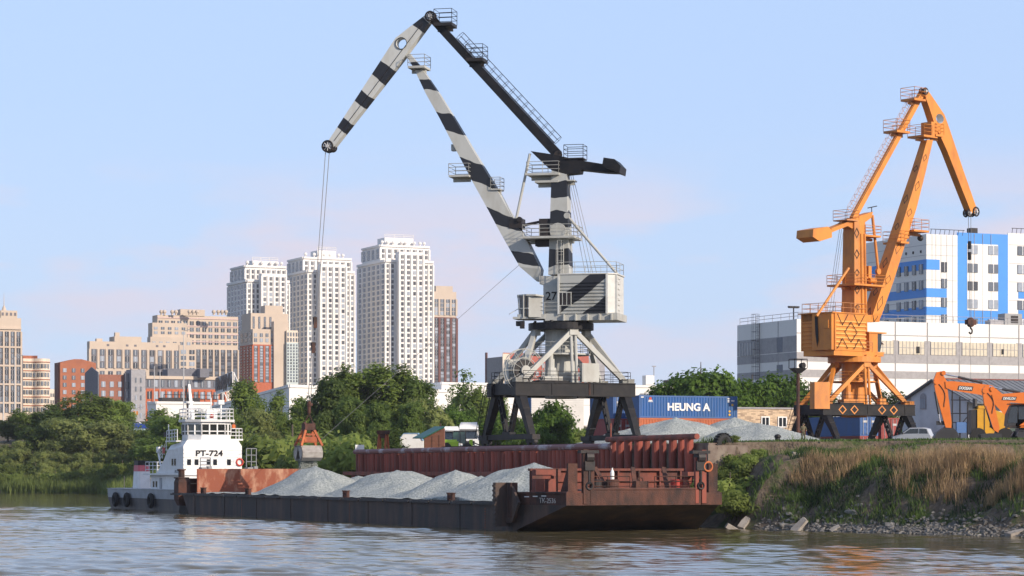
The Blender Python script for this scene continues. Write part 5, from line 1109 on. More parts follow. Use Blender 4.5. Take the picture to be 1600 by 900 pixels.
t.grid(b_, 'R', 3, z - 19, z - 1.6, 6, .48, .6, wm_=(2, 2, 1)); t.done([mat('brown_brick_wall', (.30, .125, .08), .9), M_slate], WM3)
t = Bld('apartment_block', 'narrow grey block with small paired windows, beside the brown brick house', 'apartment block', 205, Y)
b_ = t.block(205, 197, 227.5, 577, Y, 0); b2_ = t.block(196, 193, 206, 583, Y + 1.5, 1); z = b_['z1']
t.grid(b_, 'R', 2, z - 24, z - 2.0, 8, .3, .55, wm_=(2, 2, 1), a0=.15, a1=.85); t.grid(b2_, 'R', 2, z - 24, z - 3.5, 7, .8, .75, wm_=(1, 0, 1)); o = t.done([M_greyw, M_slate], WM3)
t = Bld('apartment_block', 'long low slate row with orange red lower floors, behind the white mall', 'apartment block', 228, Y + 5)
b_ = t.block(228, 226, 352, 588, Y + 5, 1); b2_ = t.block(228, 226, 352, 607, Y + 4.5, 0); z = b_['z1']; t.band(b_, 'R', z - .3, 1.0, 2, .4); t.grid(b_, 'R', 12, b2_['z1'] + .2, z - .8, 1, .5, .75, wm_=(1, 2)); t.grid(b2_, 'R', 12, b2_['z1'] - 13, b2_['z1'] - .5, 4, .6, .75, wm_=(1, 0, 2), pier=1, pw=.22, pd=.3); o = t.done([M_redw, M_slate, M_beige], WM3)
mb = MB()
q = at(262, 588, Y + 8); q.z = z; mb.obox(q + RD * 6 + LD * 3 + Z * 1.2, RD * 6, LD * 3, Z * 1.4); mb.build('penthouse', M_slate, o)
q = at(314, 588, Y + 8); q.z = z; mb = MB(); mb.obox(q + RD * 1.5 + LD * 3 + Z * 1.2, RD * 1.5, LD * 2, Z * 1.4); mb.build('penthouse', M_slate, o)
Y = 850; t = Bld('apartment_block', 'beige tower block with a spire, cut by the left edge of the photo', 'apartment block', -22, Y)
b_ = t.block(-22, -40, 33, 496, Y, 0); z = b_['z1']; t.grid(b_, 'R', 6, t.base + 3, z - 4.5, 15, .55, .78, strip=.62, stripm=1, wm_=(1, 0, 0, 1), pier=1, pw=.3)
for k in range(5): t.band(b_, 'R', z - 3.5 - k * 6.2, .6, 0, .5)
o = t.done([M_beige, M_panel], WM3); mb = MB(); q = at(1, 496, Y + 2); q.z = z; l = along(q, RD, 27); mb.obox(q + RD * l / 2 + LD * 2 + Z * 1.2, RD * l / 2, LD * 2, Z * 1.3)
for i in range(4): mb.obox(q + RD * l * (i + .5) / 4 - LD * .05 + Z * 1.3, RD * .35, LD * .06, Z * .5, 1)
mb.build('penthouse', [M_beige, M_panel], o); mb = MB(); mb.tube(q + RD * l * .28 + LD * 2 + Z * 2.5, q + RD * l * .28 + LD * 2 + Z * 4.2, .9, .25, n=8); mb.tube(q + RD * l * .28 + LD * 2 + Z * 4.2, q + RD * l * .28 + LD * 2 + Z * 8.5, .15, .03, n=6); mb.build('spire', M_beige, o)
Y = 880; t = Bld('apartment_block', 'cream block with a curved front and thin red floor bands', 'apartment block', 36, Y)
base = t.base; c = at(36, HY, Y); c.z = 0; l = along(c, RD, 78); pts = [c + RD * l * f - U * (-2.2 * math.sin(math.pi * max(0, (f - .35) / .65))) for f in np.linspace(0, 1, 17)] ; pts2 = pts + [c + RD * l + LD * 14, c + LD * 14]; z1 = hz(560, Y)
t.mb.plate([q + Z * base for q in pts2], Z * (z1 - base), 0)
fh = 3.0; k = 0; z = z1 - 1.0
while z > base + 3:
    for i in range(16):
        t.mb.bar(pts[i] + U * .1 + Z * (z - .2), pts[i + 1] + U * .1 + Z * (z - .2), .25, .28, Z, 1)
        if i % 2 == 0:
            d = (pts[i + 1] - pts[i]).normalized(); t.win.append(((pts[i] + pts[i + 1]) / 2 + U * .06 + Z * (z - 1.6), d, .9, 1.5, random.choice((0, 1, 1))))
    z -= fh
t.mb.plate([q + Z * z1 for q in pts2[:9] + [c + RD * l * .5 + LD * 10, c + LD * 10]], Z * 1.0, 2); t.done([M_cream, M_brick, mat('red_roof', (.4, .14, .08), .8)], WM3)
t = Bld('apartment_block', 'small distant pale block between the cream curved block and the red brick house', 'apartment block', 77, 1000); b_ = t.block(77, 76, 85, 608, 1000, 0); t.grid(b_, 'R', 3, b_['z1'] - 9, b_['z1'] - 1, 3, .5, .5, wm_=(0, 1)); t.done([M_cream], WM3)
# grey and red block behind the grey crane
Y = 900; t = Bld('apartment_block', 'grey walled block with red brick front, behind the grey crane', 'apartment block', 786, Y)
b_ = t.block(786, 759, 945, 557, Y, 1); b0 = t.block(786, 785.5, 920, 551, Y - .8, 0); t.band(b_, 'L', b_['z1'] - 30, 60, 2, .12)
z = b_['z1']; t.grid(b0, 'R', 14, z - 28, z - 1.5, 9, .5, .5, wm_=(2, 1, 2)); c, d, n, l = t.face(b0, 'R')
for f in (0.0, .5): t.mb.obox(c + d * (l * f + 1.2) + Z * (z - 12), d * 1.4, n * .12, Z * 13, 3)
c, d, n, l = t.face(b_, 'L'); t.mb.obox(c + d * (l - .5) + Z * (z - 10), d * .7, n * .2, Z * 12, 4)
t.done([mat('red_panel_wall', (.42, .12, .085), .85), M_greyw, mat('grey_end_wall', (.30, .285, .275), .85), M_cream, M_brickD], WM3)
# ---- white malls
def mall(name, lab, pts, z1, base, sub=12, seam=True):
    o = thing(name, lab, 'mall', (pts[0].x, pts[0].y, base)); mb = MB(); q = [Vector((v.x, v.y, base)) for v in pts]; mb.plate(q, Z * (z1 - base), 0)
    for a, b_ in zip(q, q[1:] + q[:1]):
        n_ = int((b_ - a).length / sub)
        for i in range(1, n_): mb.obox(a.lerp(b_, i / n_) + Z * (z1 - base) / 2, (b_ - a).normalized() * .06, (b_ - a).normalized().cross(Z) * .05, Z * (z1 - base) / 2, 1)
        mb.obox((a + b_) / 2 + Z * (z1 - base), (b_ - a) / 2, (b_ - a).normalized().cross(Z) * .25, Z * .3, 0)
        for f in (.35, .68): mb.obox((a + b_) / 2 + Z * (z1 - base) * f, (b_ - a) / 2, (b_ - a).normalized().cross(Z) * .03, Z * .05, 1)
    mb.build('wall', [M_wall, M_greyw], o); return o
c = at(244, HY, 640); o = mall('shopping_mall', 'small white mall wing on the left, below the slate row', [c, c + RD * along(c, RD, 330), c + RD * along(c, RD, 330) + LD * 40, c + LD * along(c, LD, 231)], hz(629, 640), 12)
mb = MB(); q = at(262, 629, 645); mb.obox(q + RD * 3 + Z * .4, RD * 5, LD * 1.5, Z * .8); mb.rail([q - RD * 1, q + RD * 14], 2.0, .08, 2, 1); mb.build('roof_unit', M_dark, o)
q = [at(452, HY, 560), at(715, HY, 600), at(700, HY, 760), at(315, HY, 780)]; mallB = mall('shopping_mall', 'large white mall with a raised letter sign on its long left roof edge', q, hz(603, 560), 8)
c = at(690, HY, 640); mall('shopping_mall', 'long white mall wall behind the grey crane and the containers', [c, c + RD * along(c, RD, 1165), c + RD * 30 + LD * 60, c + LD * 60], hz(599, 640), 10)
mb = MB(); q = at(1013, 599, 655); tt_ = thing('roof_unit', 'small roof hut and lamp mast on the long white mall roof', 'roof hut', q); mb.obox(q + Z * .8, RD * 1.2, LD * 1, Z * 1.2); mb.obox(q + RD * 8 + Z * .2, RD * 3.2, LD * 1, Z * .7, 1); mb.build('hut', [M_wall, M_dark], tt_); mb = MB(); mb.tube(q + RD * 1.6, q + RD * 1.6 + Z * 4.4, .12, n=5); mb.obox(q + RD * 1.6 + Z * 4.4, RD * .5, LD * .2, Z * .12); mb.build('lamp_mast', M_greyw, tt_)
# letter sign standing on the left roof edge of the large mall, seen nearly end on
e0, e1 = Vector((*at(452, HY, 560).xy, 0)), Vector((*at(315, HY, 780).xy, 0)); dv = (e1 - e0).normalized()
def onedge(px): k = (px - CX) / F; l = (k * e0.y - e0.x) / (dv.x - k * dv.y); return e0 + dv * l
sg = thing('roof_sign', 'dark letter sign on white frames standing on the large mall roof', 'sign', onedge(360) + Z * hz(603, 560)); zt = hz(603, 560)
q0, q1 = onedge(362) + Z * (zt + .4), onedge(337) + Z * (zt + .4); wdn = (q0 - q1); lab_d = wdn.normalized()
q0 = onedge(362) + Z * (zt + .6); 
hgt = 4.4; s_mid = onedge(349) + Z * 28.2; wdt = (onedge(362) - onedge(337)).length
text('ГРАНДЖИ', 'sign_letters', M_black, sg, s_mid, lab_d, Z, hgt, .075, 0, .1, fit=wdt)
mb = MB(); nrm = lab_d.cross(Z)
for f in np.linspace(0, 1, 4): a = onedge(362).lerp(onedge(337), f) + Z * zt - nrm * .6; mb.tube(a, a + Z * (30.5 - zt), .12, n=4); mb.tube(a + Z * (30.2 - zt), a - nrm * 3.5, .12, n=4)
for z_ in (3.4, 5.6, 7.8): mb.bar(onedge(362) + Z * (zt + z_) - nrm * .6, onedge(337) + Z * (zt + z_) - nrm * .6, .14)
mb.build('sign_frame', M_wall, sg); MB().obox(s_mid - nrm * .15, lab_d * wdt * .52, nrm * .06, Z * hgt * .54).build('sign_panel', M_wall, sg)
# corrugated white hall below the crane beam
t = Bld('storage_hall', 'low ribbed white hall seen under the beam of the grey crane', 'hall', 830, 420); b_ = t.block(830, 822, 912, 620, 420, 0)
c, d, n, l = t.face(b_, 'R'); z = b_['z1']
k = z
while k > t.base + .3: t.mb.obox(c + d * l / 2 + Z * (k - .15), d * l / 2, n * .05, Z * .07, 0); k -= .3
c, d, n, l = t.face(b_, 'L'); t.mb.obox(c + d * l / 2 + Z * (z + t.base) / 2, d * l / 2, n * .06, Z * (z - t.base) / 2, 1); t.done([mat('ribbed_white', (.62, .60, .57), .6, (.5, .49, .46), sc=.3), M_navy], WM3)
# ---- striped warehouse on the right
M_stripe = mat('warehouse_grey_stripe', (.36, .345, .345), .7); M_stripeD = mat('warehouse_dark_panel', (.20, .21, .24), .7); W_cream = mat('cream_panes', (.62, .55, .42), .4)
Y = 400; t = Bld('striped_warehouse', 'large white warehouse with horizontal grey stripes, behind the orange crane', 'warehouse', 1245, Y)
b_ = t.block(1245, 1152, 1640, 498.5, Y, 0); z = b_['z1']; zz_ = lambda y: hz(y, Y)
for y0, y1 in ((550, 563), (577, 589), (533, 552)):
    if y0 == 533: t.band(b_, 'L', (zz_(524) + zz_(549)) / 2, zz_(524) - zz_(549), 1, .03); continue
    t.band(b_, 'L', (zz_(y0) + zz_(y1)) / 2, zz_(y0) - zz_(y1), 1, .03); t.band(b_, 'R', (zz_(y0) + zz_(y1)) / 2, zz_(y0) - zz_(y1), 1, .03)
for y in (520, 563.5): t.band(b_, 'R', zz_(y), .12, 1, .06)
c, d, n, l = t.face(b_, 'R'); pxs = [1245, 1300, 1350, 1399, 1449, 1499, 1546, 1592, 1636]
for px in pxs[1:]: x = along(c, d, px); t.mb.obox(c + d * x + Z * (z + t.base) / 2, d * .07, n * .09, Z * (z - t.base) / 2, 1); t.mb.obox(c + d * x + Z * (zz_(528) + zz_(553)) / 2, d * .55, n * .05, Z * (zz_(528) - zz_(553)) / 2, 1)
c2, d2, n2_, l2 = t.face(b_, 'L')
for px in (1187, 1216): x = along(c2, d2, px); t.mb.obox(c2 + d2 * x + Z * (z + t.base) / 2, d2 * .06, n2_ * .06, Z * (z - t.base) / 2, 1)
for px0, px1, y0, y1 in ((1215, 1222, 525, 548), (1215, 1222, 568, 580)): x = (along(c2, d2, px0) + along(c2, d2, px1)) / 2; t.mb.obox(c2 + d2 * x + Z * (zz_(y0) + zz_(y1)) / 2, d2 * .9, n2_ * .06, Z * (zz_(y0) - zz_(y1)) / 2, 2)
wo = t.done([M_wall, M_stripe, M_stripeD], WM3)
M_mull = M_greyw
for i, (p0, p1) in enumerate(((1356, 1396), (1404, 1444), (1454, 1493), (1503, 1542), (1551, 1590), (1598, 1632))):
    x0, x1 = along(c, d, p0), along(c, d, p1); zc_, hh_ = (zz_(529) + zz_(550)) / 2, (zz_(529) - zz_(550)) / 2; mb = MB(); mb.obox(c + d * (x0 + x1) / 2 + n * .06 + Z * zc_, d * (x1 - x0) / 2, n * .05, Z * hh_)
    for f in np.linspace(0, 1, 8): mb.obox(c + d * (x0 + (x1 - x0) * f) + n * .12 + Z * zc_, d * .04, n * .03, Z * hh_, 1)
    mb.obox(c + d * (x0 + x1) / 2 + n * .12 + Z * zc_, d * (x1 - x0) / 2, n * .025, Z * .04, 1)
    if i == 1: mb.obox(c + d * (x0 + (x1 - x0) * .74) + n * .16 + Z * (zc_ - .3), d * .3, n * .03, Z * hh_ * .5, 2)
    if i == 4: mb.obox(c + d * (x0 + (x1 - x0) * .38) + n * .16 + Z * (zc_ - .3), d * .2, n * .03, Z * hh_ * .4, 2)
    mb.build('window', [W_cream, M_mull, M_black], wo)
x0, x1 = along(c2, d2, 1157), along(c2, d2, 1178); mb = MB(); mb.obox(c2 + d2 * (x0 + x1) / 2 + n2_ * .06 + Z * (zz_(528) + zz_(550)) / 2, d2 * (x1 - x0) / 2, n2_ * .05, Z * 1.05)
for f in np.linspace(0, 1, 6): mb.obox(c2 + d2 * (x0 + (x1 - x0) * f) + n2_ * .12 + Z * (zz_(528) + zz_(550)) / 2, d2 * .05, n2_ * .03, Z * 1.05, 1)
mb.build('window', [W_mid, M_wall], wo)
mb = MB(); xq = along(c2, d2, 1186); cage_ladder(mb, c2 + d2 * xq + n2_ * .3 + Z * 8, c2 + d2 * xq + n2_ * .3 + Z * (z + 1.4), d2, n2_, wd=1.1, depth=.9, step=1.4); mb.build('fire_ladder', M_dark, wo)
mb = MB(); mb.rail([c2 + d2 * l2 + Z * z + V * .5, c2 + Z * z + V * .5 + LD * .5, c + d * l + Z * z + LD * .5], 1.1, .04, 2.5, 1); mb.build('roof_railing', M_greyw, wo)
q = at(1578, 508, 425); mb = MB(); mb.obox(q + Z * .9, RD * 1.7, LD * 1, Z * .95); mb.obox(q - RD * 3 + Z * .3, RD * 1.4, LD * .8, Z * .4, 1); mb.obox(q + RD * .2 - LD * 1.0 + Z * .9, RD * .7, LD * .05, Z * .6, 2); mb.build('roof_unit', [M_roofm, M_greyw, M_dark], wo)
q = at(1240, 500, 430); lm = thing('floodlight_mast', 'floodlight mast rising above the roof of the striped warehouse', 'light mast', Vector((q.x, q.y, z))); mb = MB(); mb.tube(Vector((q.x, q.y, z)), Vector((q.x, q.y, hz(481, 430))), .12, n=6); mb.build('pole', M_dark, lm); mb = MB(); q.z = hz(481, 430); mb.obox(q, V * .9, U * .2, Z * .06)
for k in (-.8, -.3, .3, .8): mb.obox(q + V * k + Z * .15, V * .2, U * .25, Z * .14)
mb.build('lamp_head', M_dark, lm)
# ---- white building with blue bands
M_blue = mat('bright_blue_panel', (.025, .24, .68), .45, (.02, .21, .6), sc=.2)
Y = 520; t = Bld('office_building', 'tall white panel building with bright blue bands, right of the orange crane', 'office building', 1447.5, Y, base=8)
b_ = t.block(1447.5, 1351, 1496, 365.5, Y, 0); b2_ = t.block(1496, 1495, 1575, 363, Y + 11, 1, z0=8); b3_ = t.block(1575, 1574, 1680, 364, Y + 18, 0, z0=8)
zz_ = lambda y, Yq=Y: hz(y, Yq)
c, d, n, l = t.face(b_, 'L'); c1, d1, n1_, l1 = t.face(b_, 'R')
def px_panel(bk, side, p0, p1, y0, y1, m, out=.06):
    c, d, n, l = t.face(bk, side); x0, x1 = along(c, d, p0), along(c, d, p1); Yq = c.y; z0, z1 = hz(y1, Yq), hz(y0, Yq); t.mb.obox(c + d * (x0 + x1) / 2 + Z * (z0 + z1) / 2, d * (x1 - x0) / 2, n * out, Z * (z1 - z0) / 2, m)
for y0, y1, pl_, pr_ in ((405, 421, 1382, 1468), (450, 464, 1399, 1479), (479, 492, 1399, 1479)):
    px_panel(b_, 'L', 1362 if y0 < 410 else 1366, 1447.5, y0, y1, 1); px_panel(b_, 'R', 1447.6, pr_, y0, y1, 1)
px_panel(b2_, 'R', 1511, 1559, 380, 484, 0, .08)
for px in (1456, 1462, 1470, 1479, 1488): px_panel(b_, 'R', px, px + .5, 366, 520, 2, .03)
for y in (382, 398, 437, 470): px_panel(b_, 'R', 1447.6, 1495, y, y + .5, 2, .03); px_panel(b_, 'L', 1352, 1447, y, y + .5, 2, .03)
for px in (1522, 1535, 1548): px_panel(b2_, 'R', px, px + .5, 364, 520, 2, .1)
for y0, y1 in ((452, 466), (484, 498), (368, 381)): 
    if y0 > 400: px_panel(b3_, 'R', 1591, 1640, y0, y1, 1)
for y in (382, 411, 440, 469): px_panel(b3_, 'R', 1576, 1640, y, y + .5, 2, .03)
def wpx(bk, side, p0, p1, y0, y1):
    c, d, n, l = t.face(bk, side); x0, x1 = along(c, d, p0), along(c, d, p1); z0, z1 = hz(y1, c.y), hz(y0, c.y); t.win.append((c + d * (x0 + x1) / 2 + n * .1 + Z * (z0 + z1) / 2, d, x1 - x0, z1 - z0, random.choice((1, 1, 2, 0))))
for y0, y1 in ((412, 427), (438, 452), (468, 482), (494, 508)):
    for p0 in (1370, 1383, 1402, 1414, 1426, 1437): wpx(b_, 'L', p0, p0 + 5.5, y0, y1)
    wpx(b_, 'R', 1471, 1479, y0 - 3.5, y1 - 3)
for y0, y1 in ((382, 396), (411, 425), (439, 453), (467, 481), (497, 511)):
    for p0 in (1512, 1544): wpx(b2_, 'R', p0, p0 + 15, y0, y1)
    for p0 in (1590, 1612): wpx(b3_, 'R', p0, p0 + 14, y0 + 2, y1 + 2)
for px in (1403, 1415, 1426, 1438): px_panel(b_, 'L', px, px + 2, 390, 394, 3, .1)
ob = t.done([M_wall, M_blue, M_greyw, M_black], WM3)
mb = MB()
q0 = Vector((*b_['c'].xy, b_['z1'])); 
for i in range(8): a = q0 + RD * (1 + i * 1.1); mb.tube(a, a + RD * .5 + Z * 1.1 + LD * .5, .06, n=4)
mb.bar(q0 + RD * 1.3 + Z * 1.1 + LD * .5, q0 + RD * 9.5 + Z * 1.1 + LD * .5, .12); 
q0 = Vector((*b2_['c'].xy, b2_['z1'])); mb.obox(q0 + RD * 5 + LD * 2 + Z * .5, RD * .8, LD * .8, Z * .7); mb.build('roof_guard', M_dark, ob)
q0 = Vector((*b3_['c'].xy, b3_['z1'])); mb = MB()
for i in range(7): a = q0 + RD * (1 + i * 1.1); mb.tube(a, a + RD * .5 + Z * 1.1 + LD * .5, .06, n=4)
mb.bar(q0 + RD * 1.3 + Z * 1.1 + LD * .5, q0 + RD * 9.5 + Z * 1.1 + LD * .5, .12); mb.build('roof_guard', M_dark, ob)
# ================================================================ trees, shrubs, grass
def leaf_mat(name, c, c2, tr=.55, rnd=.28):
    m = bpy.data.materials.new(name); m.use_nodes = True; nt = m.node_tree; N = nt.nodes; L = nt.links
    b = N['Principled BSDF']; b.inputs['Roughness'].default_value = .65; b.inputs['Specular IOR Level'].default_value = .25
    tc = N.new('ShaderNodeTexCoord'); nz = N.new('ShaderNodeTexNoise'); nz.inputs['Scale'].default_value = .9; nz.inputs['Detail'].default_value = 5
    L.new(tc.outputs['Object'], nz.inputs['Vector'])
    rp = N.new('ShaderNodeValToRGB'); rp.color_ramp.elements[0].position = .38; rp.color_ramp.elements[1].position = .64; L.new(nz.outputs['Fac'], rp.inputs[0])
    mx = N.new('ShaderNodeMixRGB'); mx.inputs[1].default_value = (*c, 1); mx.inputs[2].default_value = (*c2, 1); L.new(rp.outputs[0], mx.inputs[0])
    oi = N.new('ShaderNodeObjectInfo'); hs = N.new('ShaderNodeHueSaturation'); mr = N.new('ShaderNodeMapRange'); mr.inputs[3].default_value = 1 - rnd; mr.inputs[4].default_value = 1 + rnd
    L.new(oi.outputs['Random'], mr.inputs[0]); L.new(mr.outputs[0], hs.inputs['Value']); L.new(mx.outputs[0], hs.inputs['Color']); L.new(hs.outputs[0], b.inputs['Base Color'])
    t = N.new('ShaderNodeBsdfTranslucent'); L.new(hs.outputs[0], t.inputs['Color']); ms = N.new('ShaderNodeMixShader'); ms.inputs[0].default_value = tr
    L.new(b.outputs[0], ms.inputs[1]); L.new(t.outputs[0], ms.inputs[2]); L.new(ms.outputs[0], N['Material Output'].inputs['Surface'])
    return m
M_bark = mat('bark', (.10, .08, .06), .9, (.05, .04, .03), sc=3, streak=.3)
M_lf = leaf_mat('leaf_green', (.215, .285, .058), (.125, .185, .044)); M_lfW = leaf_mat('leaf_willow', (.29, .325, .105), (.19, .23, .07)); M_lfB = leaf_mat('leaf_bright', (.12, .20, .03), (.07, .135, .022)); M_lfD = leaf_mat('leaf_dark', (.165, .235, .052), (.095, .15, .04)); M_lfS = leaf_mat('leaf_shrub', (.24, .30, .07), (.155, .205, .052))
def tree_mesh(seed, h, w_, kind, ncl, nlf, ls, mleaf):
    """trunk mesh and crown mesh of one tree, base at the origin"""
    r_ = np.random.default_rng(seed); rr = random.Random(seed); tk = MB(); th_ = h * (.5 if kind != 'bush' else .25)
    lean = Vector((rr.uniform(-.06, .06), rr.uniform(-.06, .06), 1)) * th_
    r0 = h * .018 + .06
    mid = lean * .5 + Vector((rr.uniform(-.2, .2), rr.uniform(-.2, .2), 0))
    tk.tube((0, 0, -.6), mid, r0 * 1.25, r0 * .85, n=8); tk.tube(mid, lean, r0 * .85, r0 * .6, n=8); tk.tube(lean, (lean.x, lean.y, h * .86), r0 * .6, .03, n=6)
    cl = []
    # leading shoots: several sub-crowns give an uneven outline
    lobes = []
    if kind == 'round': 
        for i in range(12):
            a = rr.uniform(0, 6.28); f = rr.uniform(.14, .84); q = rr.uniform(.25, .85) * w_ / 2 * (1.05 - .75 * f ** 1.5); lobes.append((Vector((math.cos(a) * q, math.sin(a) * q, h * f)), w_ * rr.uniform(.12, .2), h * rr.uniform(.09, .16)))
        lobes.append((Vector((0, 0, h * .45)), w_ * .26, h * .32))
    elif kind == 'spire':
        for i in range(9): f = i / 8; lobes.append((Vector((rr.uniform(-.1, .1) * w_, rr.uniform(-.1, .1) * w_, h * (.1 + .8 * f))), w_ * (.46 * (1 - f) + .10), h * .11))
    elif kind == 'willow':
        for i in range(10): a = rr.uniform(0, 6.28); q = rr.uniform(.1, .8) * w_ / 2; lobes.append((Vector((math.cos(a) * q, math.sin(a) * q, h * rr.uniform(.14, .84))), w_ * rr.uniform(.16, .26), h * rr.uniform(.12, .2)))
    elif kind == 'poplar':
        for i in range(13): f = (i + rr.random()) / 13; a = rr.uniform(0, 6.28); q = w_ * .42 * (1 - .6 * f) * rr.random(); lobes.append((Vector((math.cos(a) * q, math.sin(a) * q, h * (.1 + .82 * f))), w_ * (.25 - .15 * f), h * .10))
    else:
        for i in range(7): a = rr.uniform(0, 6.28); q = rr.uniform(.0, .75) * w_ / 2; lobes.append((Vector((math.cos(a) * q, math.sin(a) * q, h * rr.uniform(.18, .75))), w_ * rr.uniform(.18, .3), h * rr.uniform(.14, .26)))
    lid = []
    wts = [l[1] ** 2 * l[2] for l in lobes]; tot = sum(wts); vs = []; fs = []
    for k in range(ncl):
        lo = rr.choices(lobes, wts)[0]; lid.append(tuple(lo[0]))
        d = Vector((rr.gauss(0, 1), rr.gauss(0, 1), rr.gauss(0, 1))).normalized() * (rr.random() ** .28)
        c = lo[0] + Vector((d.x * lo[1], d.y * lo[1], d.z * lo[2]))
        cl.append(c)
    for lo in lobes:
        s0 = Vector((lean.x * .8, lean.y * .8, min(lo[0].z * .7, h * .6))); tk.tube(s0, s0.lerp(lo[0], .55) + Vector((0, 0, -.1)), r0 * .38, r0 * .22, n=5); tk.tube(s0.lerp(lo[0], .55) + Vector((0, 0, -.1)), lo[0], r0 * .22, .02, n=5)
    cs = np.array([tuple(c) for c in cl]); n = ncl * nlf
    cr = ls * 3.0
    P = np.repeat(cs, nlf, 0) + r_.normal(0, 1, (n, 3)) * cr * np.array([.55, .55, .42])
    if kind in ('willow',): P[:, 2] -= np.abs(r_.normal(0, .5, n)) * cr * .5
    cc = np.array([0, 0, h * .45]); od = P - cc; od /= np.linalg.norm(od, axis=1)[:, None] + 1e-6; ol = P - np.repeat(np.array(lid), nlf, 0) + np.array([0, 0, .25 * ls]); ol /= np.linalg.norm(ol, axis=1)[:, None] + 1e-6; od = od * .55 + ol * .9
    nrm = od * 1.0 + r_.normal(0, .55, (n, 3)) + np.array([0, 0, .2]); nrm /= np.linalg.norm(nrm, axis=1)[:, None]
    a = np.cross(nrm, r_.normal(0, 1, (n, 3))); a /= np.linalg.norm(a, axis=1)[:, None]; b_ = np.cross(nrm, a)
    s_ = ls * r_.uniform(.55, 1.25, (n, 1)); el = 1.5 if kind in ('willow', 'bush') else 1.15
    V4 = np.stack([P + a * s_ * el, P + b_ * s_ * .62, P - a * s_ * el, P - b_ * s_ * .62], 1).reshape(-1, 3)
    V4[:, 2] = np.maximum(V4[:, 2], .05)
    me = bpy.data.meshes.new('crown'); me.vertices.add(len(V4)); me.vertices.foreach_set('co', V4.ravel()); me.loops.add(len(V4)); me.loops.foreach_set('vertex_index', np.arange(len(V4))); me.polygons.add(n); me.polygons.foreach_set('loop_start', np.arange(0, len(V4), 4)); me.polygons.foreach_set('loop_total', np.full(n, 4)); me.update(calc_edges=True); me.materials.append(mleaf)
    return tk.mesh('trunk', M_bark, None, inv=Matrix.Identity(4)), me, float(np.quantile(V4[:, 2], .997))
PT = {}
def proto(key, *a): PT[key] = [tree_mesh(sd, *a) for sd in (hash_seed(key) + i * 17 for i in range(3))]
def hash_seed(k): return sum(ord(c) * (i + 3) for i, c in enumerate(k))
proto('round', 12.0, 10.0, 'round', 520, 26, .22, M_lf)
proto('dark', 12.0, 10.0, 'round', 540, 26, .22, M_lfD)
proto('willow', 9.0, 10.0, 'willow', 480, 28, .2, M_lfW)
proto('poplar', 14.0, 6.5, 'poplar', 430, 26, .21, M_lf)
proto('spire', 12.0, 5.5, 'spire', 230, 22, .24, M_lfD)
proto('bright', 6.0, 6.5, 'round', 240, 26, .19, M_lfB)
proto('shrub', 3.2, 4.6, 'bush', 170, 26, .15, M_lfS)
proto('maple', 8.0, 7.5, 'round', 260, 26, .21, M_lfB)
def plant_tree(name, key, px, ytop, Y, label, group=None, wsc=1.0, cat='tree', zb=None, var=None):
    q = at(px, HY, Y); zb = gz(q.x, q.y) if zb is None else zb; want = hz(ytop, Y) - zb
    tk, cm, h = PT[key][random.randrange(3) if var is None else var]
    o = thing(name, label, cat, (q.x, q.y, zb - .05), rz=random.uniform(0, 6.28), group=group)
    s_ = max(.2, want / h); o.scale = (s_ * wsc, s_ * wsc, s_)
    for nm, me in (('trunk', tk), ('crown', cm)): c = bpy.data.objects.new(nm, me); COL.objects.link(c); c.parent = o
    return o
random.seed(21)
G1 = 'trees on the far left bank'; 
for px, yt, Y, key, wsc, lab in (
    (-25, 668, 500, 'dark', 1.1, 'dark tree cut by the left edge of the photo'), (12, 650, 510, 'dark', 1.0, 'dark round tree nearest to the left edge, before the spire tower'),
    (45, 640, 505, 'round', 1.1, 'broad green tree below the cream curved block'), (82, 632, 500, 'dark', 1.1, 'dark broad tree below the red brick house'),
    (112, 622, 505, 'poplar', 1.3, 'tall tree with a raised top, before the brown brick house'), (142, 612, 500, 'poplar', 1.4, 'tallest tree of the far left bank, before the brown brick house'), (168, 622, 505, 'round', 1.0, 'green tree just right of the tallest tree on the far left bank'),
    (126, 655, 480, 'willow', 1.1, 'pale feathery willow in front of the tallest tree on the far left bank'), (165, 660, 478, 'willow', 1.1, 'pale willow left of the parked cars on the embankment'), (200, 672, 476, 'willow', .9, 'olive willow below the blue banner on the embankment'),
    (60, 668, 480, 'dark', 1.0, 'dark shadowed tree low behind the waterline shrubs'), (15, 690, 478, 'willow', .9, 'grey green willow low by the left edge of the photo'),
    (255, 640, 440, 'poplar', 1.2, 'upright green tree left of the tug wheelhouse'), (272, 650, 430, 'dark', 1.0, 'dark tree directly behind the tug wheelhouse'), (232, 672, 455, 'round', .9, 'low round tree between the blue banner and the tug'),
    (188, 628, 560, 'round', .8, 'far small tree before the narrow grey block')):
    plant_tree('broadleaf_tree' if key != 'willow' else 'willow_tree', key, px, yt, Y, lab, G1, wsc * 1.45)
for i, px in enumerate(range(-40, 300, 13)):
    Y = 474 - (px / 300) * 18 if px < 165 else 455 - (px - 165) * .55
    Y = SHORE and Y
    for rowi, (dy, yt0) in enumerate(((5.5, 742), (8.5, 727), (14, 706))):
        pxx = px + random.uniform(-6, 6); kx = (pxx - CX) / F
        # find the shore along this ray
        ys = np.linspace(300, 520, 441); dd, _ = shore_d(kx * ys, ys); j = np.argmax(dd > dy * .8)
        plant_tree('willow_shrub', 'willow' if rowi == 2 or random.random() < .4 else 'shrub', pxx, yt0 + random.uniform(-7, 7), float(ys[j]), 'low willow shrub in the thicket along the waterline of the far left bank', 'waterline shrubs of the far left bank', 1.0 if rowi else 1.2, 'shrub')
G2 = 'trees behind the tug and the grab'
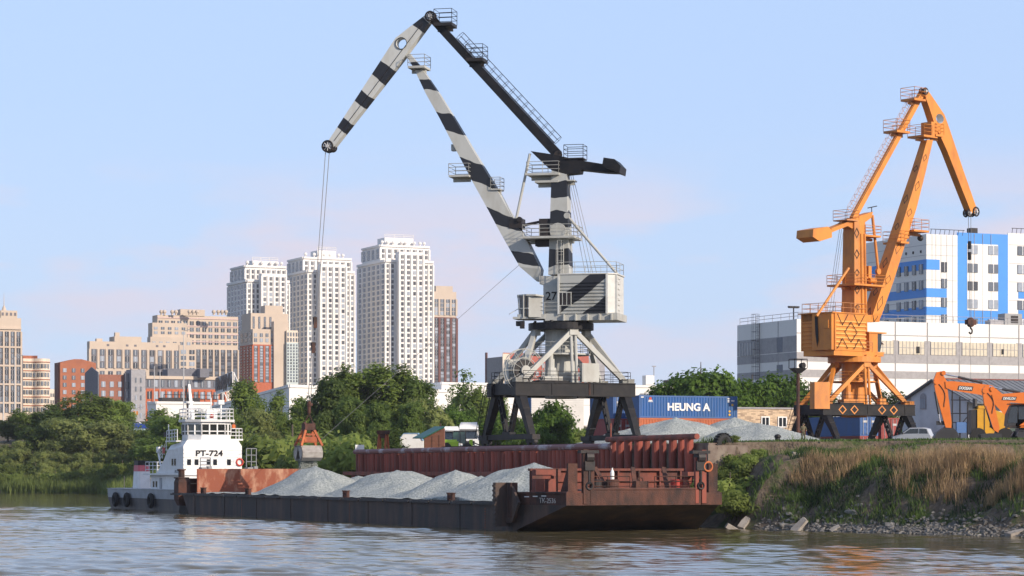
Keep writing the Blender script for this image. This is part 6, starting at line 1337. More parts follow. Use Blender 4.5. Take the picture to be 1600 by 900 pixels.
for px, yt, Y, key, wsc, lab in (
    (318, 640, 430, 'dark', 1.0, 'dark tree behind the slanted signal mast of the tug'), (380, 596, 430, 'poplar', 1.15, 'tall poplar with a ragged top right of the tug wheelhouse'), (394, 598, 440, 'poplar', 1.2, 'narrow tree just right of the tallest poplar by the tug'),
    (438, 612, 430, 'poplar', 1.2, 'upright tree halfway between the tug and the grab'), (412, 640, 400, 'willow', 1.0, 'pale olive willow between the tug and the grab'), (350, 640, 415, 'round', 1.0, 'green tree peeping out right behind the tug wheelhouse'),
    (468, 630, 380, 'poplar', 1.3, 'light green tree directly behind the hanging grab'), (448, 650, 370, 'round', 1.0, 'green tree just left of the grab arms'), (478, 622, 400, 'dark', 1.0, 'dark tree whose top shows above the grab swivel'),
    (510, 590, 345, 'dark', .9, 'dark tree at the left flank of the big clump'), (536, 573, 350, 'poplar', 1.5, 'tall tree with the leftmost high top of the big clump'), (568, 571, 352, 'poplar', 1.7, 'tree in the middle of the big clump before the white towers'), (604, 574, 350, 'poplar', 1.6, 'tree right of the middle of the big clump'), (632, 572, 352, 'poplar', 1.5, 'tall tree with the right high top of the big clump'), (655, 592, 350, 'dark', .85, 'dark tree at the right flank of the big clump'),
    (548, 620, 325, 'dark', .9, 'low dark tree at the front of the big clump, left one'), (592, 630, 320, 'dark', .9, 'low dark tree at the front of the big clump, above the rusty grab frame'), (640, 628, 325, 'dark', .9, 'low dark tree at the front of the big clump, above the green roofed shed'),
    (672, 625, 345, 'willow', .8, 'grey green tree between the big clump and the bright bushes'),
    (725, 580, 420, 'spire', 1.0, 'lone pointed conifer right of the big clump'), (748, 608, 420, 'poplar', 1.1, 'thin tree right behind the left legs of the grey crane'), (765, 606, 430, 'round', .8, 'round tree hidden behind the beam end of the grey crane'), (708, 604, 430, 'spire', .9, 'small dark conifer left of the lone pointed conifer')):
    plant_tree('conifer_tree' if key == 'spire' else 'broadleaf_tree', key, px, yt, Y, lab, G2, wsc)
for i in range(20):
    px = 320 + i * 11.5 + random.uniform(-4, 4); kx = (px - CX) / F; ys = np.linspace(240, 460, 441); dd, _ = shore_d(kx * ys, ys); j = np.argmax(dd > 3 + (i % 3) * 3)
    plant_tree('leafy_shrub', random.choice(('shrub', 'willow', 'round')), px, random.uniform(672, 705), float(ys[j]), 'leafy shrub in the undergrowth behind the barge', 'undergrowth shrubs behind the barge', 1.1, 'shrub')
G3 = 'bright bushes behind the quay'
for px, yt, Y, lab in ((694, 640, 372, 'bright green bush left of the white truck cabs'), (718, 642, 370, 'bright green bush above the lime green loader'), (742, 640, 372, 'bright green bush right of the taller white truck cab'), (775, 642, 366, 'bright green bush between the left legs of the grey crane'), (812, 650, 360, 'bright green bush just inside the near left leg of the grey crane'), (856, 628, 300, 'tall bright bush between the legs of the grey crane'), (838, 660, 296, 'low bright bush at the left foot of the tall bush between the crane legs'), (878, 655, 302, 'low bright bush at the right foot of the tall bush between the crane legs')):
    plant_tree('green_bush', 'bright', px, yt, Y, lab, G3, 1.0, 'bush')
for px, yt, Y, lab in ((1042, 600, 345, 'low leafy tree at the left end behind the blue container'), (1066, 588, 348, 'leafy tree behind the left half of the lettered blue container'), (1092, 578, 345, 'tallest leafy tree behind the lettered blue container'), (1120, 582, 350, 'leafy tree behind the right half of the lettered blue container'), (1148, 592, 348, 'leafy tree at the left corner of the striped warehouse'), (1172, 596, 350, 'smaller leafy tree above the stone clad hut'), (1200, 588, 352, 'leafy tree behind the middle of the stone clad hut'), (1224, 584, 350, 'leafy tree just left of the rusty light mast'), (1262, 606, 350, 'small leafy tree right of the rusty light mast'), (1385, 612, 345, 'small tree behind the right legs of the orange crane')):
    plant_tree('leafy_tree', 'maple', px, yt, Y, lab, 'leafy trees behind the containers', 1.0)
plant_tree('conifer_bush', 'spire', 616, 668, 262, 'small grey green conifer in front of the white van body', None, 1.6, 'bush')
for px, yt, Y in ((905, 672, 330), (925, 668, 335), (948, 672, 338), (890, 670, 332)): plant_tree('green_bush', 'shrub', px, yt, Y, 'low bush on the grassy slope between the right legs of the grey crane', 'low bushes behind the crane legs', 1.3, 'bush')
for px, yt, Y in ((1143, 706, 184), (1156, 708, 182), (1168, 712, 180), (1150, 722, 180), (1185, 703, 182), (1140, 744, 178), (1150, 768, 176), (1160, 752, 178.5), (1172, 735, 181)): plant_tree('leafy_shrub', 'shrub', px, yt, Y, 'small leafy shrub on the steep bank between the quay end and the bare soil', 'shrubs at the end of the quay wall', 1.2, 'shrub')
# ---- grass and weeds on the near bank (nobody could count them)
def blades(name, pts, hgt, wid, bend, mm, label, cat, seed, tips=True):
    r_ = np.random.default_rng(seed); n = len(pts); P = np.asarray(pts); h = hgt * r_.uniform(.55, 1.15, n); a = r_.uniform(0, 6.28, n); dx = np.stack([np.cos(a), np.sin(a), np.zeros(n)], 1); bd = r_.normal(0, bend, (n, 2))
    up1 = np.stack([bd[:, 0] * h * .4, bd[:, 1] * h * .4, h * .55], 1); up2 = np.stack([bd[:, 0] * h, bd[:, 1] * h, h], 1); w_ = wid * r_.uniform(.6, 1.4, (n, 1))
    V5 = np.stack([P - dx * w_, P + dx * w_, P + up1 + dx * w_ * .7, P + up1 - dx * w_ * .7, P + up2], 1).reshape(-1, 3)
    b_ = np.arange(n)[:, None] * 5; q = np.concatenate([b_ + np.array([[0, 1, 2, 3]]), ], 1); t_ = b_ + np.array([[3, 2, 4]])
    me = bpy.data.meshes.new(name); me.from_pydata(V5.tolist(), [], q.tolist() + t_.tolist()); me.update(); me.materials.append(mm)
    return tag(link(name, me), label, cat, kind='stuff')
M_dry = leaf_mat('dry_grass', (.50, .35, .19), (.33, .22, .12), .35); M_weed = leaf_mat('weed_green', (.10, .155, .035), (.06, .10, .025), .3); M_weedD = leaf_mat('weed_dark_green', (.05, .085, .03), (.032, .06, .022), .25)
r_ = np.random.default_rng(9)
def bank_points(n, d0, d1, t0, t1, clump=None, thr=.0, seed=0, cs=2.2):
    s0, s1 = np.array(SHORE[9]), np.array(SHORE[10]); e = s1 - s0; el = np.hypot(*e); e = e / el; nn = np.array([-e[1], e[0]])
    if shore_d([s0[0] + e[0] * 5 + nn[0] * 3], [s0[1] + e[1] * 5 + nn[1] * 3])[0][0] < 0: nn = -nn
    t = r_.uniform(t0, t1, n); d = r_.uniform(d0, d1, n); x = s0[0] + e[0] * t + nn[0] * d; y = s0[1] + e[1] * t + nn[1] * d
    v = FB(x, y, cs, 7.7 + seed); k = v > thr; x, y = x[k], y[k]; z = ground_z(x, y); return np.stack([x, y, z - .03], 1)
def area_points(n, x0, x1, y0, y1, thr, seed, dmin=2):
    x = r_.uniform(x0, x1, n); y = r_.uniform(y0, y1, n); v = FB(x, y, 5, seed); d, _ = shore_d(x, y); k = (v > thr) & (d > dmin); x, y = x[k], y[k]; return np.stack([x, y, ground_z(x, y) - .03], 1)
blades('dry_grass', np.concatenate([bank_points(15000, 5.6, 9.5, 8, 50, thr=-.22, seed=1, cs=3.0), bank_points(13000, 3.4, 7.5, 11, 48, thr=-.14, seed=1, cs=3.0), bank_points(2500, 3.5, 8.5, 1.0, 6, thr=-.2, seed=1), bank_points(1500, 3, 5, 20, 26, thr=.1, seed=2)]), 1.2, .016, .2, M_dry, 'tall dry straw coloured grass on the crest of the near bank', 'dry grass', 1)
blades('green_weeds', np.concatenate([bank_points(12000, 6.6, 12, -1, 22, thr=-.1, seed=3), area_points(12000, 13, 26, 160, 185, .03, 2.0, .9), bank_points(8000, 1.8, 7.0, 2, 46, thr=.12, seed=4, cs=2.0), bank_points(4000, 5.5, 10, 15, 48, thr=.12, seed=5)]),   .6, .03, .35, M_weed, 'green weeds growing over the near bank', 'weeds', 2)
blades('dark_weeds', np.concatenate([area_points(11000, 13, 25, 158, 183, .06, 6.0, .9), bank_points(9000, 1.2, 6.5, 0, 48, thr=.2, seed=6, cs=1.7), bank_points(4000, 1, 6, 32, 48, thr=0, seed=8, cs=3)]), .55, .035, .4, M_weedD, 'dark low weeds in the hollows of the near bank', 'weeds', 3)
blades('meadow_grass', np.concatenate([area_points(26000, -20, 70, 178, 300, -.05, 3.0, 7), area_points(30000, 14, 60, 168, 222, -.2, 4.0, 8), area_points(22000, 2, 40, 290, 400, -.3, 5.0)]),   .22, .04, .4, M_weed, 'grass and weeds on the level ground behind the quay and bank', 'grass', 4)
# reeds right at the waterline of the far bank
def reed_pts(n):
    o = []
    while len(o) < n:
        i = random.choice((3, 4, 5, 2)); f = random.random(); a, b_ = SHORE[i], SHORE[i + 1]; x, y = a[0] + (b_[0] - a[0]) * f, a[1] + (b_[1] - a[1]) * f
        if i == 2 and f < .7: continue
        dx, dy = b_[0] - a[0], b_[1] - a[1]; l = math.hypot(dx, dy); nn = (-dy / l, dx / l)
        d = random.uniform(-.3, 5.5); s_ = 1 if shore_d([x + nn[0] * 2], [y + nn[1] * 2])[0][0] > 0 else -1; o.append((x + nn[0] * d * s_, y + nn[1] * d * s_))
    P = np.array(o); return np.stack([P[:, 0], P[:, 1], ground_z(P[:, 0], P[:, 1]) - .05], 1)
blades('reeds', reed_pts(15000), 2.3, .07, .2, leaf_mat('reed_green', (.24, .30, .08), (.16, .22, .055), .35), 'bright green reeds fringing the far left bank', 'reeds', 6)
# ---- stones along the waterline of the near bank
M_stone = mat('pale_stone', (.29, .275, .25), .9, (.12, .11, .095), sc=1.6, amt=.9, bump=.05, rnd=.3); M_slab = mat('concrete_slab', (.34, .31, .27), .9, (.2, .17, .14), sc=1.5, amt=.8, bump=.03)
def rock_mesh(seed, n=10):
    rr = random.Random(seed); bm = bmesh.new(); bmesh.ops.create_icosphere(bm, subdivisions=2, radius=1)
    pl_ = [(Vector((rr.gauss(0, 1), rr.gauss(0, 1), rr.gauss(0, 1))).normalized(), rr.uniform(.45, .8)) for _ in range(n)]
    for v in bm.verts:
        for d, k in pl_:
            e = v.co.dot(d) - k
            if e > 0: v.co -= d * e
    me = bpy.data.meshes.new('stone'); bm.to_mesh(me); bm.free(); me.materials.append(M_stone); return me
rocks = [rock_mesh(i) for i in range(7)]
s0, s1 = np.array(SHORE[9]), np.array(SHORE[10]); e_ = (s1 - s0) / np.hypot(*(s1 - s0)); nn_ = np.array([-e_[1], e_[0]]); nn_ = nn_ if shore_d([s0[0] + e_[0] * 5 + nn_[0] * 3], [s0[1] + e_[1] * 5 + nn_[1] * 3])[0][0] > 0 else -nn_
rr = random.Random(4)
for i in range(150):
    t_ = rr.uniform(1.5, 33); d = abs(rr.gauss(.9, .75)); x, y = s0[0] + e_[0] * t_ + nn_[0] * d, s0[1] + e_[1] * t_ + nn_[1] * d; sz = rr.choice((.12, .15, .18, .22, .27, .2, .4 if rr.random() < .4 else .2))
    o = bpy.data.objects.new('stone', rocks[i % 7]); COL.objects.link(o); o.location = (x, y, max(.0, gz(x, y)) + sz * .15); o.scale = (sz * rr.uniform(.9, 1.6), sz * rr.uniform(.8, 1.2), sz * rr.uniform(.4, .75)); o.rotation_euler = (rr.uniform(-.4, .4), rr.uniform(-.4, .4), rr.uniform(0, 6.28))
    tag(o, 'pale angular stone in the rubble strip along the waterline of the near bank', 'stone', 'waterline stones of the near bank')
mb = MB()
for i in range(5000):
    t_ = rr.uniform(1.5, 50); d = max(.0, rr.gauss(.9, .7)); x, y = s0[0] + e_[0] * t_ + nn_[0] * d, s0[1] + e_[1] * t_ + nn_[1] * d; sz = rr.uniform(.04, .13); zt = max(0, gz(x, y) if i % 4 == 0 else float(np.interp(d, [0, .9, 1.6, 3.2], [0, .35, .55, 2.0]))) + sz * .3
    a = rr.uniform(0, 6.28); ax = Vector((math.cos(a), math.sin(a), rr.uniform(-.3, .3))) * sz; ay = Vector((-math.sin(a), math.cos(a), rr.uniform(-.3, .3))) * sz * rr.uniform(.5, 1); az = Vector((rr.uniform(-.3, .3), rr.uniform(-.3, .3), 1)) * sz * rr.uniform(.3, .7); mb.obox((x, y, zt), ax, ay, az)
tag(mb.build('rubble', M_stone), 'small broken rubble along the waterline of the near bank', 'rubble', kind='stuff')
for (px, py, Y), dims, rot, lab in (((1243, 790, 168.5), (2.2, .7, .12), (.25, -.75, .5), 'long broken concrete slab leaning on the green part of the near bank'), ((1163, 765, 174), (1.1, .55, .3), (.3, -.7, .8), 'thick concrete slab half buried beside the barge bow'), ((1145, 795, 173.5), (1.0, .45, .2), (.2, .5, .2), 'short concrete slab lying low next to the barge bow'), ((1305, 813, 166.3), (.75, .4, .2), (.4, -.5, .3), 'biggest pale stone block standing on the rubble strip'), ((1590, 833, 153.5), (1.6, .6, .16), (.1, -.2, .5), 'flat slab at the waterline by the right edge of the photo'), ((1245, 722, 178), (.9, .45, .2), (.1, .2, .4), 'grey broken block near the grassy crest'), ((1345, 812, 164.6), (.6, .35, .15), (.3, .2, .9), 'pale block lying in the middle of the rubble strip')):
    q = at(px, py, Y); mb = MB(); Mx = Euler(rot).to_matrix(); zg = gz(q.x, q.y); q.z = max(zg + dims[2] * .6, .1)
    ax, ay, az = Mx @ Vector((dims[0], 0, 0)), Mx @ Vector((0, dims[1], 0)), Mx @ Vector((0, 0, dims[2]))
    mb.loft([[q - ax * .5 - ay * .5 - az, q + ax * .45 - ay * .42 - az, q + ax * .55 + ay * .3 - az, q + ax * .1 + ay * .5 - az, q - ax * .5 + ay * .45 - az], [q - ax * .48 - ay * .48 + az * .6, q + ax * .42 - ay * .4 + az * .6, q + ax * .5 + ay * .28 + az * .6, q + ax * .1 + ay * .46 + az * .6, q - ax * .46 + ay * .42 + az * .6]])
    tag(mb.build('concrete_slab', M_slab), lab, 'slab')
# ================================================================ yard: heaps, containers, vehicles, sheds, people
G = lambda px, Y: Vector((*at(px, HY, Y).xy, gz(*at(px, HY, Y).xy)))
gh = 'gravel heaps on the quay'
for px, py, Y, rx, ry, lab, sd_, sub in ((1056, 649, 255, 10.5, 9, 'left large gravel heap on the quay below the lettered blue container', 31, ((-.3, .1, .55, 2.5),)), (1148, 650, 258, 9.5, 9, 'middle gravel heap on the quay with the highest sharp crest', 32, ()), (1184, 659, 250, 9.5, 8, 'right gravel heap on the quay sloping down toward the light mast', 33, ()), (985, 668, 262, 7.5, 7, 'low gravel heap right behind the near right leg of the grey crane', 34, ()), (1192, 688, 228, 2.6, 2.6, 'small pale gravel heap in front of the right large heap', 35, ()), (1240, 692, 236, 3.2, 2.4, 'flat whitish gravel heap near the man on the bank', 36, ()), (920, 688, 255, 4, 4, 'small gravel heap behind the sill beam of the grey crane', 37, ())):
    q = G(px, Y); heap('gravel_heap', q, Vector((rx, 0, 0)), Vector((0, ry, 0)), hz(py, Y) - q.z + .35, lab, gh, sd_, peak=.12, sub=sub)
# ---- shipping containers
def container(lab, c, d, l, m, wdt=2.44, h=2.6, group='shipping containers', side_n=None, doors=None, ribs=34):
    """c = near bottom corner, d along the length, width goes away from side_n"""
    d = Vector(d).normalized(); sn = Vector(side_n).normalized(); o = thing('shipping_container', lab, 'container', c, group=group); mb = MB(); c = Vector(c)
    o0, o1 = c - sn * .06, c - sn * (wdt - .06); mb.hexa([o0 + d * .05, o0 + d * (l - .05), o1 + d * (l - .05), o1 + d * .05] + [v + Z * (h - .05) for v in (o0 + d * .05, o0 + d * (l - .05), o1 + d * (l - .05), o1 + d * .05)])
    st = (l - .3) / ribs
    for i in range(ribs):
        for base, s_ in ((c, 1), (c - sn * wdt, -1)):
            a = base + d * (.15 + i * st) + Z * .18; b_ = a + d * st * .3; b2 = a + d * st * .7; 
            if s_ > 0: mb.add([a - sn * .05, b_, b2, a + d * st - sn * .05] + [v + Z * (h - .36) for v in (a - sn * .05, b_, b2, a + d * st - sn * .05)], [(0, 1, 5, 4), (1, 2, 6, 5), (2, 3, 7, 6)])
    for f in (0, 1):
        for e in (0, 1): mb.obox(c + d * (l * f + (.07 if f == 0 else -.07)) - sn * (wdt * e + (.07 if e == 0 else -.07)) + Z * h / 2, d * .075, sn * .075, Z * h / 2)
        for z_ in (.08, h - .08): mb.obox(c + d * (l * f + (.07 if f == 0 else -.07)) - sn * wdt / 2 + Z * z_, d * .07, sn * (wdt / 2 - .14), Z * .08)
    for e in (0, 1):
        for z_ in (.09, h - .09): mb.obox(c + d * l / 2 - sn * (wdt * e + (.06 if e == 0 else -.06)) + Z * z_, d * (l / 2 - .14), sn * .065, Z * .085)
    body = mb.build('container_body', m, o)
    for f in ((0,) if doors == 0 else (1,) if doors == 1 else ()):
        for k in (0, 1):
            q = MB(); e = c + d * (l * f + (-.01 if f == 0 else .01)) - sn * (wdt * (.27 + .46 * k)) + Z * h / 2; q.obox(e, d * .03, sn * (wdt * .215), Z * (h / 2 - .2)); dd_ = -d if f == 0 else d
            for x_ in (-.25, .25): q.tube(e + sn * x_ + dd_ * .08 - Z * (h / 2 - .15), e + sn * x_ + dd_ * .08 + Z * (h / 2 - .15), .03, n=6, m=1)
            for z_ in (-.7, -.1, .5): q.obox(e + dd_ * .05 + Z * z_, d * .02, sn * .3, Z * .12, 1 if z_ > 0 else 0)
            q.build('container_door', [m, M_steelw], o)
    return o, body
M_cblue = mat('container_blue', (.018, .095, .30), .5, (.03, .09, .2), sc=.8, amt=.7, streak=.4); M_corange = mat('container_orange', (.46, .12, .04), .6, (.3, .08, .04), sc=.8, amt=.7); M_cred = mat('container_red', (.30, .04, .035), .6, (.2, .04, .03), sc=.8, amt=.7); M_cdark = mat('container_maroon', (.10, .035, .035), .6)
Yc = 280; c0 = at(999, HY, Yc); zc0 = hz(652.5, Yc)
o, bd = container('long blue container with white lettering on top of an orange one', Vector((c0.x, c0.y, zc0)), V, 12.19, M_cblue, side_n=U, h=hz(617.5, Yc) - zc0)
text('HEUNG A', 'container_lettering', M_white, bd, Vector((c0.x, c0.y, zc0)) + V * 6.1 + Z * 1.22 + U * .03, V, Z, .88, .035, fit=5.3)
q = Vector((c0.x, c0.y, zc0)) + U * .02; M_ymark = mat('yellow_mark', (.7, .4, .03), .6)
MB().disc(q + V * 1.35 + Z * 2.1, U, .17, .02, 12).build('emblem', M_red, bd)
for v_, z_, w_, h_ in ((1.35, 1.9, .24, .05), (1.35, 1.76, .28, .03), (11.1, 2.2, .16, .05), (11.1, 2.02, .16, .05), (11.1, 1.84, .16, .05), (11.6, 1.95, .2, .06), (.35, 2.25, .16, .06)): MB().obox(q + V * v_ + Z * z_, V * w_, U * .012, Z * h_).build('marking', M_white, bd)
for v_, z_ in ((11.2, .4), (11.2, .78), (11.55, 1.5)): MB().disc(q + V * v_ + Z * z_, U, .13, .02, 8).build('warning_mark', M_ymark, bd)
container('orange container under the long blue lettered one, mostly behind gravel', Vector((c0.x, c0.y, zc0 - 2.62)), V, 12.19, M_corange, side_n=U)
qa = at(972, HY, 286); zq = hz(617.5, 286)
for k, (m_, lab) in enumerate(((M_cblue, 'blue container standing end on beside the lettered one, topmost of its stack'), (M_cred, 'dull red container in the middle of the end on stack beside the crane leg'), (M_cblue, 'lowest blue container of the end on stack, behind the gravel'))):
    container(lab, Vector((qa.x, qa.y, zq - 2.6 * (k + 1))) + V * 1.35 , LD, 6.06, m_, side_n=RD, doors=0, ribs=16, h=2.58)
qa = at(992, HY, 289)
container('maroon container seen end on in the gap left of the lettered blue container', Vector((qa.x, qa.y, hz(618, 289) - 2.6)) + V * .6, LD, 6.06, M_cdark, side_n=RD, doors=0, ribs=16, h=2.58, wdt=1.6 + .84)
Yk = 296; ck = at(1372, HY, Yk); zk = gz(ck.x, ck.y)
z2k = hz(681, Yk); zt_k = hz(650, Yk)
container('blue container with door end under the orange crane, on a red one', Vector((ck.x, ck.y, z2k)), LD, 12.19, M_cblue, side_n=RD, doors=0, h=zt_k - z2k)
container('red container under the blue one beneath the orange crane', Vector((ck.x, ck.y, z2k - 2.62)), LD, 12.19, M_cred, side_n=RD, doors=0)
for px, Yq, lab, ztop_ in ((1405, 300, 'red container with door end between the right legs of the orange crane', 653), (1310, 318, 'red container behind the left legs of the orange crane', 666)):
    qk = at(px, HY, Yq); container(lab, Vector((qk.x, qk.y, hz(ztop_, Yq) - 2.6)), LD, 6.06, M_cred, side_n=RD, doors=0, ribs=16)
# ---- flatbed trailer
q = G(1268, 258); q2_ = G(1392, 262); q.z = q2_.z = 6.9; tr = thing('flatbed_trailer', 'long blue flatbed trailer parked in front of the orange crane', 'trailer', q); mb = MB(); dd_ = (q2_ - q).normalized(); nn = Vector((dd_.y, -dd_.x, 0)); l_ = (q2_ - q).length
mb.obox((q + q2_) / 2 + Z * .05 - nn * 0, dd_ * l_ / 2, nn * 1.2, Z * .16); mb.obox((q + q2_) / 2 - Z * .2, dd_ * l_ / 2 * .9, nn * .4, Z * .15); mb.build('bed', M_navy, tr)
for f in (.24, .40, .53): 
    for s_ in (-1, 1): MB().disc(q + dd_ * l_ * f + nn * s_ * .95 - Z * .5, nn, .5, .35, 16).build('wheel', M_tyre, tr)
mb = MB(); mb.plate([q + dd_ * l_ * .87 + nn * 1.22 + Z * .12, q + dd_ * l_ * .93 + nn * 1.22 + Z * .12, q + dd_ * l_ * .9 + nn * 1.22 - Z * .12], nn * .02); mb.build('warning_triangle', M_orange, tr)
# ---- hut clad in stone, gabled house
def stone_clad():
    m = bpy.data.materials.new('stone_cladding'); m.use_nodes = True; nt = m.node_tree; N = nt.nodes; L = nt.links; b = N['Principled BSDF']; b.inputs['Roughness'].default_value = .85
    tc = N.new('ShaderNodeTexCoord'); mp = N.new('ShaderNodeMapping'); mp.inputs['Rotation'].default_value = (0, 0, -math.atan2(V.y, V.x)); mp.inputs['Scale'].default_value = (1, 1, 1); L.new(tc.outputs['Object'], mp.inputs[0])
    sx = N.new('ShaderNodeSeparateXYZ'); L.new(mp.outputs[0], sx.inputs[0]); cb = N.new('ShaderNodeCombineXYZ'); L.new(sx.outputs[0], cb.inputs[0]); L.new(sx.outputs[2], cb.inputs[1])
    br = N.new('ShaderNodeTexBrick'); br.inputs['Scale'].default_value = 1; br.inputs['Brick Width'].default_value = .62; br.inputs['Row Height'].default_value = .17; br.inputs['Mortar Size'].default_value = .012; br.inputs['Color1'].default_value = (.62, .46, .30, 1); br.inputs['Color2'].default_value = (.20, .13, .09, 1); br.inputs['Mortar'].default_value = (.4, .32, .24, 1); br.inputs['Bias'].default_value = -.25
    L.new(cb.outputs[0], br.inputs[0]); L.new(br.outputs['Color'], b.inputs['Base Color']); return m
t = Bld('stone_clad_hut', 'low hut clad in tan and brown stone with two white framed windows', 'hut', 1140, 322); b_ = t.block(1140, 1138, 1250, 636.5, 322, 0); t.band(b_, 'R', b_['z1'] - .05, .2, 1, .12)
c, d, n, l = t.face(b_, 'R'); ho = t.done([stone_clad(), M_greyw], WM3)
for p0, p1 in ((1189, 1202), (1215, 1229)):
    x0, x1 = along(c, d, p0), along(c, d, p1); zA_, zB_ = hz(668, 325), hz(651, 325); cc = c + d * (x0 + x1) / 2 + Z * (zA_ + zB_) / 2; mb = MB(); mb.obox(cc + n * .06, d * (x1 - x0) / 2, n * .06, Z * (zB_ - zA_) / 2); wf_ = mb.build('window', M_white, ho)
    mb = MB(); 
    for s_ in (-1, 1): mb.obox(cc + n * .125 + d * s_ * (x1 - x0) * .22, d * (x1 - x0) * .17, n * .01, Z * (zB_ - zA_) * .40)
    mb.build('pane', M_glass, wf_)
P0 = at(1410, HY, 312); Lg = along(P0, U, 1513); zE, zPk = hz(627, 305), hz(594.5, 305); gb = 6.5; hl_ = thing('gabled_house', 'white gabled workshop with a grey roof behind the orange excavators', 'house', (P0.x, P0.y, gb))
P0.z = 0; mb = MB(); mb.plate([P0 + Z * gb, P0 + U * Lg + Z * gb, P0 + U * Lg + Z * zE, P0 + U * Lg / 2 + Z * zPk, P0 + Z * zE], V * 34, 0); mb.build('wall', mat('limewashed_wall', (.62, .63, .64), .85, (.45, .46, .48), sc=.6, amt=.6), hl_)
M_groof = mat('grey_roof_sheet', (.20, .21, .22), .6, (.14, .14, .15), sc=.5, amt=.6)
mb = MB(); ed = (P0 + U * Lg + Z * zE) - (P0 + U * Lg / 2 + Z * zPk); 
for s_ in (-1, 1):
    e = (U * s_ * Lg / 2 + Z * (zE - zPk)); pk = P0 + U * Lg / 2 + Z * (zPk + .06) - V * .5; up = Vector(e).cross(V).normalized(); up = up if up.z > 0 else -up; mb.plate([pk, pk + e * 1.22, pk + e * 1.22 + V * 35, pk + V * 35], up * .14)
    for k in range(44): mb.obox(pk + e * .61 + V * (k * .8 + .4) + up * .16, e * .61, V * .04, up * .035)
mb.tube(P0 + U * Lg / 2 + Z * (zPk + .22), P0 + U * Lg / 2 + Z * (zPk + .22) + V * 34, .12, n=6, m=1); mb.build('roof', [M_groof, M_rustR], hl_)
kk = P0 - V * .06 + U * Lg * .33; mb = MB(); zA_, zB_ = hz(639, 307), hz(622, 307); mb.obox(kk + Z * (zA_ + zB_) / 2, U * .62, V * .06, Z * (zB_ - zA_) / 2); mb.tube(kk + Z * zB_ + V * .06, kk + Z * zB_ - V * .05, .62, n=16); wf_ = mb.build('window', M_greyw, hl_)
mb = MB()
for s_ in (-1, 0, 1): mb.obox(kk + Z * (zA_ + zB_) / 2 - V * .07 + U * s_ * .38, U * .14, V * .02, Z * (zB_ - zA_) * .42)
mb.build('pane', W_light, wf_)
MB().obox(P0 + U * (Lg + .04) + V * 9 + Z * (gb + 2.6), V * 7.5, U * .05, Z * 1.3).build('window', mat('dark_green_shutter', (.03, .06, .05), .4), hl_)
# scaffold of pipes in front of the house
sc_ = thing('scaffold', 'thin frame of pipes standing before the white gabled workshop', 'frame', G(1490, 285)); mb = MB()
for px, y0 in ((1488, 610), (1500, 620), (1512, 628)): a = G(px, 285); mb.tube(a, Vector((a.x, a.y, hz(y0, 285))), .09, n=5)
for y in (625, 646, 660): mb.tube(at(1486, y, 285), at(1516, y, 285), .05, n=4)
mb.tube(at(1500, 665, 285), at(1516, 646, 285), .05, n=4); mb.obox(at(1507, 668, 285), V * 1.1, U * .1, Z * .6, 1); mb.build('frame', [M_dark, MATS['pale_panes'] if 'pale_panes' in MATS else M_navy], sc_)
# ---- light mast
q = G(1247, 258); lm = thing('light_mast', 'rusty light mast with a lamp basket left of the orange crane', 'light mast', q); ztp_ = hz(583, 258)
mb = MB(); mb.tube(q - Z * .5, Vector((q.x, q.y, ztp_)), .2, .17, n=8); mb.build('pole', M_rust, lm)
a = Vector((q.x, q.y, ztp_)); mb = MB(); mb.loft([[a + V * sx * .25 + U * sy * .25 for sx, sy in ((-1, -1), (1, -1), (1, 1), (-1, 1))], [a + Z * .5 + V * sx * .75 + U * sy * .6 for sx, sy in ((-1, -1), (1, -1), (1, 1), (-1, 1))]]); r_q = [a + Z * .5 + V * sx * .72 + U * sy * .58 for sx, sy in ((-1, -1), (1, -1), (1, 1), (-1, 1))]; mb.rail(r_q, .9, .04, 1.5, 0, closed=True); mb.build('lamp_basket', M_dark, lm)
mb = MB(); mb.ball(a + Z * .75 + V * .4, .3, 8); mb.disc(a + Z * .78 + V * .5 + U * .2, U + V * .3, .3, .15, 12); mb.build('lamp', M_dark, lm)
